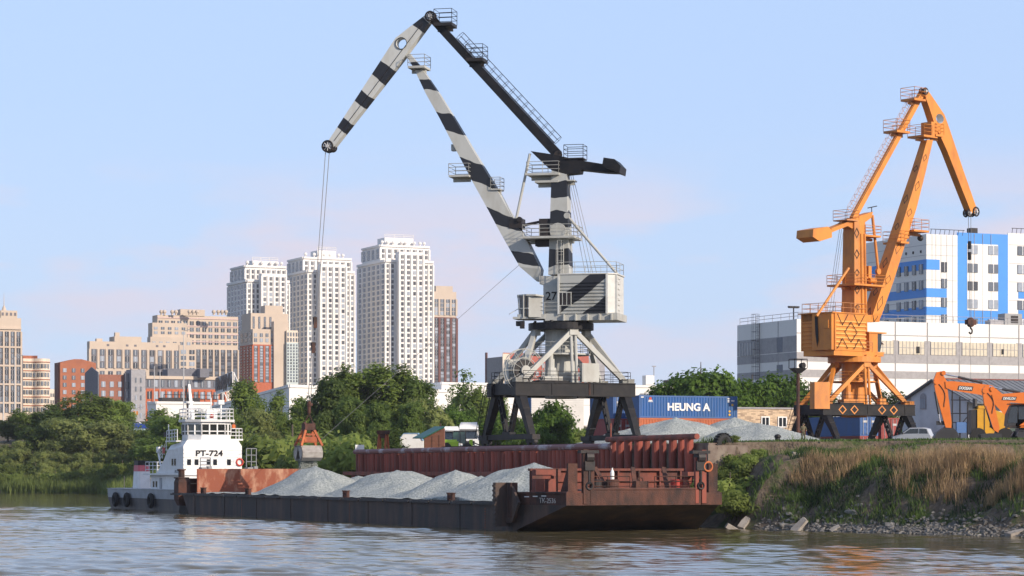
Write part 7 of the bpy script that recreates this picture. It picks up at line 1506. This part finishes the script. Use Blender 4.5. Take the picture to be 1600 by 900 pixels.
# ---- excavators (booms in a plane facing the river)
M_exo = mat('excavator_orange', (.74, .185, .02), .4, (.6, .14, .018), amt=.5); M_exd = mat('excavator_dark', (.03, .03, .033), .5); M_chrome = mat('chrome', (.7, .7, .72), .2, metal=.9)
def excavator(lab, Y, stick, boom_t, boom_b, cyl, bcyl, bucket, txt, tb, bodyx, link_):
    E = Plane((0.0, Y), (1.0, 0.0)); p = E.p; nn = E.n; bx = G(bodyx, Y + 1.5); o = thing('excavator', lab, 'excavator', bx, group='orange excavators')
    mb = MB(); mb.plate([p(x, y, .2) for x, y in stick], -nn * .4); mb.build('stick', M_exo, o)
    mb = MB(); secs = [[p(*a, .28), p(*a, -.28), p(*b_, -.28), p(*b_, .28)] for a, b_ in zip(boom_t, boom_b)]; mb.loft(secs); bo = mb.build('boom', M_exo, o)
    mb = MB(); mb.tube(p(*cyl[0]), p(*cyl[1]), .06, n=8, m=1); mb.tube(p(*cyl[1]), p(*cyl[2]), .11, n=8); mb.build('hydraulic_cylinder', [M_exd, M_chrome], o)
    mb = MB(); mb.tube(p(*bcyl[0], .1), p(*bcyl[1], .1), .11, n=8); mb.tube(p(*bcyl[1], .1), p(*bcyl[2], .1), .06, n=8, m=1); mb.build('hydraulic_cylinder', [M_exd, M_chrome], o)
    mb = MB(); mb.bar(p(*link_[0]), p(*link_[1]), .35, .12, nn); mb.bar(p(*link_[1]), p(*link_[2]), .3, .2, nn)
    bp_ = [p(x, y) for x, y in bucket]; secs = []
    for w_ in (-.6, .6): secs.append([q + nn * w_ for q in bp_])
    mb.loft(secs)
    for k in range(5): mb.obox(bp_[-1] + nn * (-.5 + k * .25) - Z * .12, Vector((.1, 0, 0)), nn * .06, Z * .14)
    mb.build('bucket', M_exd, o)
    mb = MB(); mb.plate([p(x, y, .295) for x, y in tb], nn * .01); mb.build('name_plate', M_exd, bo); cx_ = sum(x for x, y in tb) / 4; cy_ = sum(y for x, y in tb) / 4; dx_ = (p(*tb[1]) - p(*tb[0])); text(txt, 'maker_lettering', M_white, bo, p(cx_, cy_, .31), dx_, dx_.normalized().cross(-nn) if dx_.normalized().cross(-nn).z > 0 else dx_.normalized().cross(nn), (p(*tb[0]) - p(*tb[3])).length * .7, .04, shear=.2, fit=dx_.length * .88)
    for (x, y) in (stick[2], stick[0]): MB().disc(p(x + 3, y + 3), nn, .2, .6, 12).build('pivot_pin', M_exo, bo)
    # hoses along the stick
    mb = MB(); pts = [p(stick[0][0] + 8, stick[0][1] + 6, .24).lerp(p(stick[4][0] - 3, stick[4][1] - 8, .24), f) + Vector((.25 * math.sin(f * 6), 0, 0)) for f in np.linspace(0, .7, 8)]; mb.path(pts, .03, n=4); mb.build('hose', M_exd, bo)
    # upper body, cab, tracks
    g0 = bx.z; up = bx + Z * 1.3; X = Vector((1, 0, 0)); mb = MB()
    mb.loft([[up + X * x + nn * w_ for x, w_ in ((-1.2, 1.35), (3.2, 1.35), (3.5, .9), (3.5, -1.35), (-1.2, -1.35))], [up + X * x + nn * w_ + Z * 1.15 for x, w_ in ((-1.0, 1.35), (3.1, 1.35), (3.4, .9), (3.4, -1.35), (-1.0, -1.35))]]); mb.obox(up + X * 1.6 + nn * 1.36 + Z * .35, X * 1.6, nn * .02, Z * .16, 1); mb.tube(up + X * 1.8 - nn * .5 + Z * 1.1, up + X * 1.8 - nn * .5 + Z * 1.9, .09, n=8, m=1); mb.build('upper_body', [M_exo, M_exd], o)
    mb = MB(); cabp = [(-2.0, .0), (-1.9, 1.0), (-1.55, 1.75), (.0, 1.8), (.1, .0)]; mb.plate([up + X * x + nn * 1.35 + Z * z_ for x, z_ in cabp], -nn * 1.0); mb.obox(up + X * -.85 + nn * .85 + Z * 1.84, X * .9, nn * .55, Z * .05, 1); cb_ = mb.build('cab', [M_exd, M_exo], o)
    for poly in ([(-1.85, .25), (-1.78, 1.0), (-1.5, 1.6), (-1.05, 1.62), (-1.05, .25)], [(-.95, .55), (-.95, 1.62), (-.1, 1.64), (-.02, .55)]): MB().plate([up + X * x + nn * 1.36 + Z * z_ for x, z_ in poly], nn * .015).build('window', M_glass, cb_)
    MB().plate([up + X * x + nn * 1.365 + Z * z_ for x, z_ in ((-.9, .02), (.1, .02), (.1, .5), (-.2, .5))], nn * .02).build('orange_stripe', M_exo, cb_)
    for s_ in (-1, 1):
        mb = MB(); cc = bx + X * .9 + nn * s_ * 1.1 + Z * .45; pr = [(-2.0, 0), (-1.8, .38), (1.8, .38), (2.0, 0), (1.75, -.42), (-1.75, -.42)]; mb.plate([cc + X * x + nn * .28 + Z * z_ for x, z_ in pr], -nn * .56)
        for k in range(14): mb.obox(cc + X * (-1.75 + k * .27) + Z * .4, X * .05, nn * .3, Z * .04); mb.obox(cc + X * (-1.75 + k * .27) - Z * .43, X * .05, nn * .3, Z * .04)
        mb.build('crawler_track', M_exd, o)
    mb = MB(); mb.obox(bx + X * .9 + Z * .75, X * 1.7, nn * .85, Z * .35); mb.tube(bx + X * .9 + Z * 1.0, bx + X * .9 + Z * 1.32, .8, n=16); mb.build('undercarriage', M_exd, o)
    return o
excavator('orange excavator with a raised arm and its bucket just right of the silver hatchback', 226, [(1459, 594), (1463.5, 581.5), (1470.6, 580), (1479, 595), (1487, 659), (1486.6, 669), (1478, 669), (1462, 613)],
          [(1477, 596), (1488, 595.5), (1534, 600), (1550, 602), (1574, 622), (1590, 650)], [(1478, 606), (1488, 610), (1532, 617), (1545, 622), (1562, 640), (1580, 660)], ((1472, 584), (1497, 589), (1535, 598)), ((1461, 612), (1467, 647), (1469, 660)),
          [(1458, 684), (1462, 676), (1474, 668), (1488, 669), (1494, 675), (1499, 690), (1488, 693), (1470, 692)], 'DOOSAN', [(1498, 602.5), (1521, 604), (1519, 611), (1496, 609)], 1604, ((1463, 661), (1487, 661), (1473, 672)))
excavator('orange excavator cut by the right edge of the photo, its dark cab in view', 216, [(1535, 608), (1540, 603), (1547, 605), (1551, 619), (1562, 668), (1560, 676), (1553, 672), (1538, 631)],
          [(1550, 616.5), (1572, 615), (1600, 613), (1630, 625), (1650, 648)], [(1552, 625), (1570, 628), (1600, 630.5), (1622, 640), (1640, 660)], ((1546, 604), (1566, 608), (1594, 613)), ((1540, 634), (1550, 666), (1560, 674)),
          [(1530, 679), (1545, 677), (1563, 678), (1564, 690), (1552, 694), (1534, 693)], 'DEVELON', [(1567, 619.5), (1589, 620), (1587, 626), (1565, 625)], 1604, ((1548, 664), (1558, 672), (1556, 678)))
# yellow machine between them
q = G(1530, 236); ym = thing('yellow_loader', 'yellow machine with a black radiator end parked between the two orange excavators', 'loader', q); X = Vector((1, 0, 0)); Yv = Vector((0, 1, 0)); mb = MB(); zt_ = hz(635, 236); z0_ = q.z + .7
M_yel = mat('machine_yellow', (.72, .36, .02), .5); mb.loft([[q + X * x + Yv * y + Z * (z_ - q.z) for x, y in ((-.35, -1), (1.0, -1), (1.0, 1.2), (-.35, 1.2))] for z_ in (z0_, zt_ - .25)]); mb.obox(q + X * .35 + Z * (zt_ - q.z - .1), X * .62, Yv * 1.05, Z * .14); mb.obox(q + X * .3 - Yv * 1.02 + Z * 2.2, X * .03, Yv * .02, Z * 1.1, 1); mb.obox(q + X * .9 - Yv * 1.03 + Z * 1.7, X * .08, Yv * .02, Z * .2, 1); mb.build('engine_cover', [M_yel, M_exd], ym)
mb = MB(); mb.obox(q + X * -.62 + Z * (z0_ + zt_ - 2 * q.z) / 2 - Z * .1, X * .27, Yv * .9, Z * (zt_ - z0_) / 2 - Z * .25); mb.tube(q + X * -.4 + Z * (zt_ - q.z - .2), q + X * -.4 + Z * (zt_ - q.z + .7), .22, n=8); mb.build('radiator', M_exd, ym)
for x in (-.3, 2.2): MB().disc(q + X * x - Yv * .9 + Z * .7, Yv, .75, .5, 18).build('wheel', M_tyre, ym)
mb = MB(); mb.plate([q + X * 1.0 + Yv * -1 + Z * z for z in (.8, 3.2)] + [q + X * 2.6 + Yv * -1 + Z * 2.6, q + X * 2.6 + Yv * -1 + Z * .8], Yv * 2); mb.build('hood', M_yel, ym)
# ---- silver hatchback
cq_ = G(1427, 246); cr = thing('parked_car', 'small silver hatchback parked nose left at the edge of the dry grass', 'car', cq_, rz=R(158), sc=1.1); M_car = mat('silver_paint', (.55, .56, .56), .3, (.48, .49, .5), metal=.3)
def cl(x, y, z): return wm(cr) @ Vector((x, y, z))
def prof(y, k): return [cl(x * 1.0, y, z) for x, z in k]
low = [(-1.72, .35), (-1.75, .72), (-1.6, .92), (-.55, .95), (.85, .93), (1.6, .72), (1.75, .52), (1.72, .28)]
mb = MB(); mb.loft([[cl(x * .97, -.74, z) for x, z in low], [cl(x, -.66, z) for x, z in low], [cl(x, .66, z) for x, z in low], [cl(x * .97, .74, z) for x, z in low]])
cab_ = [(-1.62, .9), (-1.42, 1.38), (-1.0, 1.48), (.15, 1.46), (1.0, .9)]
mb.loft([[cl(x * .97, -.70, z if z < 1 else z - .04) for x, z in cab_], [cl(x, -.58, z) for x, z in cab_], [cl(x, .58, z) for x, z in cab_], [cl(x * .97, .70, z if z < 1 else z - .04) for x, z in cab_]]); cbod = mb.build('body', M_car, cr)
for s_ in (-1, 1):
    for poly in ([(-1.45, .95), (-1.32, 1.34), (-.72, 1.38), (-.66, .95)], [(-.58, .95), (-.62, 1.38), (.1, 1.36), (.72, .95)]): MB().plate([cl(x, s_ * .705, z) for x, z in poly], cl(0, s_ * .02, 0) - cl(0, 0, 0)).build('side_window', M_glass, cr)
    MB().obox(cl(1.68, s_ * .55, .62), (cl(.06, 0, 0) - cl(0, 0, 0)), (cl(0, .16, 0) - cl(0, 0, 0)), Z * .1).build('headlight', M_glassB, cr)
    MB().obox(cl(.78, s_ * .85, .98), (cl(.06, 0, 0) - cl(0, 0, 0)), (cl(0, .09, 0) - cl(0, 0, 0)), Z * .07).build('mirror', M_exd, cr)
    for x in (-1.15, 1.15):
        ax_ = cl(0, 1, 0) - cl(0, 0, 0); wl_ = MB(); wl_.disc(cl(x, s_ * .68, .28), ax_, .28, .18, 18); wo_ = wl_.build('wheel', M_tyre, cr); MB().disc(cl(x, s_ * .70, .28), ax_, .17, .17, 12).build('rim', M_steelw, wo_)
mb = MB(); mb.plate([cl(.25, -.52, 1.43), cl(.25, .52, 1.43), cl(.98, .6, .95), cl(.98, -.6, .95)], (cl(.02, 0, .03) - cl(0, 0, 0))); mb.build('windscreen', M_glass, cr)
mb = MB(); mb.obox(cl(1.73, 0, .42), (cl(.04, 0, 0) - cl(0, 0, 0)), (cl(0, .6, 0) - cl(0, 0, 0)), Z * .09); mb.build('bumper', M_exd, cr)
# ---- two white truck cabs and the lime loader behind the quay wall
def truck(lab, px0, px1, ytop, Y, vis, tall):
    q = G((px0 + px1) / 2, Y); o = thing('truck', lab, 'truck', q, group='white trucks behind the quay wall'); w_ = (px1 - px0) * Y / F / 2; zt = hz(ytop, Y) - q.z; mb = MB()
    def sec(y, z0, z1, k=1.0): return [q + X * -w_ * k + Yv * y + Z * z0, q + X * w_ * k + Yv * y + Z * z0, q + X * w_ * k + Yv * y + Z * z1, q + X * -w_ * k + Yv * y + Z * z1]
    zr = zt - tall
    mb.loft([sec(-.15, .55, 1.6, .97), sec(0, .55, 1.65), sec(.1, .5, zr - .12), sec(1.9, .5, zr)]); mb.loft([[q + X * sx * w_ * k + Yv * y + Z * z for sx in (-1, 1)] + [q + X * sx * w_ * k + Yv * (y + 1.3) + Z * z for sx in (1, -1)] for y, z, k in ((.2, zr - .02, .96), (.55, zr + tall * .55, .94), (.85, zt, .82))])
    bd = mb.build('cab', M_white, o)
    mb = MB(); mb.plate([q + X * -w_ * .86 + Yv * .02 + Z * 1.75, q + X * w_ * .86 + Yv * .02 + Z * 1.75, q + X * w_ * .82 + Yv * .1 + Z * (zr - .32), q + X * -w_ * .82 + Yv * .1 + Z * (zr - .32)], -Yv * .04); mb.build('windscreen', M_glass, o)
    mb = MB(); mb.obox(q + Yv * -.12 + Z * (zr - .22), X * w_ * .92, Yv * .22, Z * .07); mb.build('sun_visor', M_exd, o)
    for s_ in (-1, 1):
        mb = MB(); mb.obox(q + X * s_ * (w_ + .16) - Yv * .1 + Z * (1.9), X * .09, Yv * .06, Z * .35); mb.tube(q + X * s_ * w_ + Z * 2.2, q + X * s_ * (w_ + .16) - Yv * .1 + Z * 2.2, .03, n=4); mb.build('mirror', M_exd, o)
        MB().disc(q + X * s_ * w_ * .8 + Yv * .9 + Z * .5, X, .5, .3, 16).build('wheel', M_tyre, o)
        MB().obox(q + X * s_ * w_ * .7 - Yv * .18 + Z * .8, X * .2, Yv * .04, Z * .12).build('headlight', M_glassB, o)
    mb = MB(); mb.obox(q - Yv * .17 + Z * 1.2, X * w_ * .6, Yv * .03, Z * .28); mb.obox(q + Yv * 4 + Z * .75, X * .45, Yv * 3, Z * .15); mb.build('grille_and_chassis', M_exd, o)
truck('taller white truck cab with a high roof spoiler, behind the lime green loader', 717, 748, 659.5, 335, 1, .9); truck('lower white truck cab, between the brown shed and the taller truck', 693, 717.5, 666, 340, 1, .55)
q = G(716, 310); M_lime = mat('lime_paint', (.36, .55, .02), .45, (.3, .45, .03)); ll_ = thing('lime_loader', 'lime green wheel loader with a glass cab in front of the white trucks', 'loader', q); k_ = 310 / F
mb = MB(); mb.loft([[q + X * x * k_ + Yv * y + Z * .6 for x, y in ((-25, -.9), (-2, -.9), (-2, .9), (-25, .9))], [q + X * x * k_ + Yv * y + Z * 1.25 for x, y in ((-25, -.9), (-2, -.9), (-2, .9), (-25, .9))], [q + X * x * k_ + Yv * y + Z * 1.55 for x, y in ((-22, -.75), (-2, -.8), (-2, .8), (-22, .75))]])
for z in (.85, 1.0, 1.15): mb.obox(q + X * -18 * k_ - Yv * .91 + Z * z, X * .3, Yv * .015, Z * .035, 1)
mb.obox(q + X * 20 * k_ - Yv * .2 + Z * 1.0, X * .2, Yv * .7, Z * .55); mb.build('body', [M_lime, M_exd], ll_)
mb = MB(); 
for x, y in ((-9, -.7), (3, -.8), (12, -.7), (-9, .7), (12, .7)): mb.tube(q + X * x * k_ + Yv * y + Z * .6, q + X * (x * .92 + .2) * k_ + Yv * y * .95 + Z * 2.55, .05, n=5)
mb.obox(q + X * 1.5 * k_ + Z * 2.58, X * .66, Yv * .75, Z * .06); mb.obox(q + X * -3 * k_ - Yv * .75 + Z * .95, X * .28, Yv * .05, Z * .4, 1); lc = mb.build('cab', [M_exd, M_lime], ll_)
mb = MB(); mb.plate([q + X * -8.5 * k_ - Yv * .68 + Z * 1.3, q + X * 11.5 * k_ - Yv * .68 + Z * 1.0, q + X * 10.8 * k_ - Yv * .66 + Z * 2.5, q + X * -8 * k_ - Yv * .66 + Z * 2.5], Yv * 1.3); mb.build('window', mat('green_glass', (.03, .08, .06), .1, spec=.8), lc)
mb = MB(); mb.bar(q + X * 18 * k_ - Yv * .3 + Z * 1.4, q + X * 36 * k_ - Yv * .3 + Z * .8, .15, .3, Yv); mb.build('lift_arm', M_exd, ll_)
for x in (-18, 14): MB().disc(q + X * x * k_ - Yv * .8 + Z * .55, Yv, .6, .45, 18).build('wheel', M_tyre, ll_)
# brown shed with a green roof
q = G(679, 258); sh_ = thing('plank_shed', 'brown plank shed with a steep green roof beside the white trucks', 'shed', q); k_ = 258 / F; pxz = lambda px, py, dy=0: Vector(((px - CX) / F * (258 + dy), 258 + dy, hz(py, 258)))
mb = MB(); mb.plate([pxz(663, 705), pxz(694, 705), pxz(694, 669), pxz(663, 685)], Yv * 3.2); 
for y in range(672, 704, 2): mb.obox((pxz(max(663, 663 + (684 - y) * 1.94 if y < 684 else 663), y) + pxz(694, y)) / 2 - Yv * .01, (pxz(694, y) - pxz(max(663, 663 + (684 - y) * 1.94 if y < 684 else 663), y)) / 2, Yv * .012, Z * .012, 1)
for px in (675, 686): mb.obox((pxz(px, 704) + pxz(px, 682 - (px - 668) * .45)) / 2 - Yv * .015, X * .03, Yv * .015, Z * .6, 1)
mb.build('wall', [mat('brown_planks', (.22, .09, .05), .8, (.16, .065, .04), sc=1, streak=6), M_rust], sh_)
mb = MB(); a, b_ = pxz(695, 667.5), pxz(660.5, 685.5); sl = a - b_; off = Vector((-1.15, 3.4, .05)); mb.plate([b_ - Yv * .2, a - Yv * .2, a + off, b_ + off], Z * .1); mb.build('roof', mat('green_roof', (.02, .13, .09), .5), sh_); MB().tube(pxz(688, 672, 1.5), pxz(688, 661, 1.5), .08, n=6).build('chimney', M_rust, sh_)
# white van body
q = G(645, 264); vn = thing('white_van_body', 'white box body with pale blue roof trim left of the brown shed', 'van body', q); k_ = 264 / F; zt = hz(677, 264) - q.z
mb = MB(); pr = [(-20 * k_, .3), (-20 * k_, zt - .5), (-14 * k_, zt), (8 * k_, zt), (16 * k_, zt - .75), (16 * k_, .3)]; mb.plate([q + X * x + Z * z for x, z in pr], Yv * 2.6, 0); vb = mb.build('body', M_white, vn)
mb = MB(); 
for (x0, z0), (x1, z1) in zip(pr[1:5], pr[2:5]): mb.bar(q + X * x0 + Z * z0 - Yv * .02, q + X * x1 + Z * z1 - Yv * .02, .06, .14, Yv)
mb.plate([q + X * 8.3 * k_ + Z * (zt + .02) - Yv * .02, q + X * 16.2 * k_ + Z * (zt - .73) - Yv * .02, q + X * 16.2 * k_ + Z * (zt - .73) + Yv * 2.6, q + X * 8.3 * k_ + Z * (zt + .02) + Yv * 2.6], Z * .04); mb.build('roof_trim', mat('pale_blue_trim', (.25, .42, .6), .5), vb)
for x in (-12, 10): MB().disc(q + X * x * k_ + Z * .4 + Yv * .2, Yv, .4, .3, 14).build('wheel', M_tyre, vn)
# spare grab frame on the quay
q = G(597, 250); gf = thing('grab_frame', 'rusty spare grab frame with four splayed legs standing on the quay', 'grab frame', q); k_ = 250 / F; zt = hz(677, 250) - q.z; mb = MB()
for (x0, x1), y in (((-4, -14), -.6), ((-3, -3.0), .6), ((6, -.5 + 3), -.6), ((8, 15), .6)): mb.tube(q + X * x0 * k_ + Yv * y * .4 + Z * zt, q + X * x1 * k_ + Yv * y + Z * .1, .12, .09, n=7)
mb.tube(q + X * -14 * k_ + Z * .25, q + X * 15 * k_ + Z * .25, .08, n=5); lg = mb.build('leg_frame', M_rustO, gf); mb = MB(); mb.obox(q + X * 2 * k_ + Z * (zt + .1), X * .62, Yv * .5, Z * .18); mb.disc(q + X * 2 * k_ + Z * (zt - .15) , Yv, .35, .7, 12); mb.build('head_block', M_rust, gf)
o = MB().obox(at(562, 699.5, 246.5), V * .45, U * .03, Z * .28).tube(at(560, 703, 246.6), at(560, 700, 246.6), .04, n=4).build('notice_board', M_white); tag(o, 'small white notice board at the left end of the quay wall', 'sign')
q = at(1215, 700, 222); mb = MB(); zq_ = gz(q.x, q.y); mb.tube((q.x, q.y, zq_ - .1), (q.x, q.y, zq_ + .5), .3, .22, n=10); mb.ball((q.x, q.y, zq_ + .62), .3, 8, sz=.7); tag(mb.build('mooring_bollard', M_black), 'squat black bollard in the grass before the gravel heaps', 'bollard')
# white letters on the slope behind the crane
q = G(942, 318); sl_ = thing('letter_sign', 'two rows of white letters between the right legs of the grey crane', 'sign', q); k_ = 318 / F
mb = MB(); 
for px in (928, 942, 956): a = G(px, 318.3); mb.tube(a, Vector((a.x, a.y, hz(640, 318.3))), .05, n=4)
for y in (651, 668): mb.tube(at(927, y, 318.3), at(957, y, 318.3), .05, n=4)
mb.build('sign_frame', M_steelw, sl_)
for s_, y in (('СИБ', 647), ('ЦПТ', 664)): text(s_, 'sign_letters', M_white, sl_, at(941, y, 318), X, Z, .68, .02, fit=1.9)
# ---- far left: embankment cars, banner, poles
def small_car(lab, px, Y, m, rz=0):
    q = G(px, Y); o = thing('parked_car', lab, 'car', q, rz=rz, group='cars on the far embankment'); f = lambda x, y, z: wm(o) @ Vector((x, y, z)); mb = MB(); pr = [(-2, .4), (-2, .85), (-1.5, 1.0), (-1.1, 1.45), (.5, 1.45), (1.1, .98), (2, .8), (2.05, .4)]; mb.loft([[f(x, -.8, z) for x, z in pr], [f(x, .8, z) for x, z in pr]]); mb.build('body', m, o)
    for s_ in (-1, 1): MB().plate([f(x, s_ * .81, z) for x, z in ((-1.3, 1.0), (-1.05, 1.38), (.45, 1.38), (.9, 1.0))], f(0, s_ * .02, 0) - f(0, 0, 0)).build('side_window', M_glass, o)
    for x in (-1.2, 1.25):
        for s_ in (-1, 1): MB().disc(f(x, s_ * .75, .35), f(0, 1, 0) - f(0, 0, 0), .35, .2, 10).build('wheel', M_tyre, o)
small_car('white car on the far embankment, right one of the two above the blue banner', 214, 640, M_white); small_car('silver car on the far embankment, left one of the two above the blue banner', 197, 640, M_car)
q = G(219, 560); q.z = hz(669, 560); o = thing('site_cabin', 'pale blue site cabin with a bright blue tarpaulin, on the far left slope', 'cabin', q); k_ = 560 / F
zg_ = gz(q.x, q.y); mb = MB(); mb.obox((q.x - 4 * k_, q.y, (zg_ + q.z) / 2), X * 13 * k_, Yv * 1.2, Z * ((q.z - zg_) / 2)); mb.build('cabin', mat('pale_blue_wall', (.38, .52, .62), .7), o); mb = MB(); mb.obox(q + Z * .5, X * 13.5 * k_, Yv * 1.4, Z * .5); mb.build('tarpaulin', mat('bright_blue_cover', (.015, .06, .36), .6), o)
for px, y0, Y, lab in ((5, 595, 560, 'pale street lamp pole at the far left, cut by nothing but near the photo edge'), (23, 557, 560, 'tall street lamp pole before the spire tower'), (287, 517, 560, 'tallest street lamp pole, rising before the beige blocks'), (192, 635, 640, 'short lamp pole at the left embankment car'), (212, 638, 640, 'short pole with a small orange sign by the right embankment car'), (241, 572, 700, 'thin pole before the long slate row, left one of two'), (250, 578, 700, 'thin pole before the long slate row, right one of two')):
    lab = lab.replace('at the far left, cut by nothing but near the photo edge', 'nearest to the left edge of the photo'); q = G(px, Y); zt = hz(y0, Y); o = thing('street_lamp', lab, 'street lamp', q, group='lamp poles on the far embankment'); MB().tube(q, Vector((q.x, q.y, zt)), .16, .09, n=6).build('pole', M_steelw, o); mb = MB(); a = Vector((q.x, q.y, zt)); mb.tube(a, a + X * 1.2 + Z * .25, .06, n=5); mb.obox(a + X * 1.4 + Z * .25, X * .4, Yv * .15, Z * .08)
    if px == 212: mb.obox(a - Z * 1.2, X * .6, Yv * .05, Z * .5, 1)
    mb.build('lamp_head', [M_greyw, M_orange], o)
# ---- people
def person(lab, q, face, cloth, legs, skin_c, pose, hgt=1.75, hatm=None, vest=None, group=None):
    o = thing('person', lab, 'person', q); f = Vector((math.cos(face), math.sin(face), 0)); s_ = Vector((-f.y, f.x, 0)); k = hgt / 1.75
    J = {'pel': (0, 0, .95, .15), 'bel': (0, 0, 1.1, .145), 'che': (0.02, 0, 1.32, .165), 'nec': (.03, 0, 1.49, .065), 'hea': (.05, 0, 1.60, .095), 'top': (.05, 0, 1.70, .075)}
    for n_, sg in (('l', 1), ('r', -1)):
        J[n_ + 'sh'] = (.0, .19 * sg, 1.42, .075); J[n_ + 'el'] = pose[n_ + 'el'] + (.05,); J[n_ + 'wr'] = pose[n_ + 'wr'] + (.036,); J[n_ + 'ha'] = pose[n_ + 'ha'] + (.04,)
        J[n_ + 'hi'] = (0, .10 * sg, .88, .1); J[n_ + 'kn'] = (.03, .13 * sg, .50, .068); J[n_ + 'an'] = (-.02, .16 * sg, .09, .045); J[n_ + 'to'] = (.14, .17 * sg, .04, .04)
    E = [('pel', 'bel'), ('bel', 'che'), ('che', 'nec'), ('nec', 'hea'), ('hea', 'top')] + [e for n_ in 'lr' for e in (('che', n_ + 'sh'), (n_ + 'sh', n_ + 'el'), (n_ + 'el', n_ + 'wr'), (n_ + 'wr', n_ + 'ha'), ('pel', n_ + 'hi'), (n_ + 'hi', n_ + 'kn'), (n_ + 'kn', n_ + 'an'), (n_ + 'an', n_ + 'to'))]
    ks = list(J); me = bpy.data.meshes.new('body'); me.from_pydata([f * J[n_][0] * k + s_ * J[n_][1] * k + Z * J[n_][2] * k for n_ in ks], [(ks.index(a), ks.index(b_)) for a, b_ in E], []); tmp = bpy.data.objects.new('tmp', me); COL.objects.link(tmp)
    md = tmp.modifiers.new('s', 'SKIN'); 
    for i, n_ in enumerate(ks): me.skin_vertices[0].data[i].radius = (J[n_][3] * k,) * 2
    me.skin_vertices[0].data[0].use_root = True; tmp.modifiers.new('d', 'SUBSURF').levels = 2
    dg = bpy.context.evaluated_depsgraph_get(); bm_ = bpy.data.meshes.new_from_object(tmp.evaluated_get(dg)); bpy.data.objects.remove(tmp); bm_.name = 'body'; bm_.materials.clear()
    for m_ in (cloth, legs, skin_c): bm_.materials.append(m_)
    hd = [f * J[n_][0] * k + s_ * J[n_][1] * k + Z * J[n_][2] * k for n_ in ('lha', 'rha')]
    for p_ in bm_.polygons: z = p_.center.z / k; p_.material_index = 2 if z > 1.5 or any((p_.center - h).length < .07 * k for h in hd) else (1 if z < .98 and p_.center.to_2d().length < .5 else 0); p_.use_smooth = True
    b_ = link('body', bm_, o)
    hc = Vector(q) + f * .05 * k + Z * 1.63 * k; mb = MB(); mb.ball(hc + Z * .05 * k - f * .015, .105 * k, 10, sz=.85); mb.obox(hc + f * .11 * k + Z * .05 * k, f * .07, s_ * .07, Z * .012); mb.build('cap', hatm, o)
    mb = MB(); mb.ball(hc + f * .1 * k - Z * .01, .022 * k, 6); 
    for sg in (-1, 1): mb.ball(hc + s_ * sg * .095 * k, .025 * k, 6)
    mb.build('nose_and_ears', skin_c, b_)
    if vest: mb = MB(); mb.loft([[Vector(q) + f * (.02 + math.cos(a) * r_ * .8) * k + s_ * math.sin(a) * r_ * 1.15 * k + Z * z * k for a in np.linspace(0, 2 * math.pi, 15)[:-1]] for z, r_ in ((1.0, .18), (1.2, .185), (1.38, .19), (1.45, .12))]); mb.build('vest', vest, o)
    return o
M_skin = mat('skin', (.45, .25, .17), .6); M_camo = mat('camouflage_cloth', (.13, .11, .06), .85, (.05, .05, .03), sc=7, amt=1); 
q = G(1255, 222); person('man in brown camouflage clothes and cap standing at the edge of the bank', q, R(-70), M_camo, M_camo, M_skin, {'lel': (.05, .3, 1.18), 'lwr': (.22, .2, 1.08), 'lha': (.28, .14, 1.1), 'rel': (.02, -.3, 1.16), 'rwr': (.2, -.2, 1.05), 'rha': (.27, -.14, 1.08)}, hatm=M_camo)
q = T(-91.3, 2.95, zM1 + .13); person('man in an orange vest and white cap leaning at the tug wheelhouse railing', q, math.atan2(U.y, U.x), mat('dark_jacket', (.05, .05, .07), .8), M_black, M_skin, {'lel': (.15, .28, 1.15), 'lwr': (.38, .2, 1.05), 'lha': (.45, .18, 1.05), 'rel': (.15, -.28, 1.15), 'rwr': (.38, -.2, 1.05), 'rha': (.45, -.18, 1.05)}, hatm=M_white, vest=mat('orange_vest', (.7, .16, .03), .7))

# ================================================================ thin summer haze over the whole site
mb = MB(); mb.box(-2600, 2600, -60, 2400, -4.5, 150)
m = bpy.data.materials.new('haze_air'); m.use_nodes = True; nt = m.node_tree; nt.nodes.remove(nt.nodes['Principled BSDF'])
pv = nt.nodes.new('ShaderNodeVolumePrincipled'); pv.inputs['Color'].default_value = (.86, .9, 1, 1); pv.inputs['Density'].default_value = .00007; pv.inputs['Anisotropy'].default_value = .1
nt.links.new(pv.outputs[0], nt.nodes['Material Output'].inputs['Volume'])
tag(mb.build('haze', m), kind='stuff')
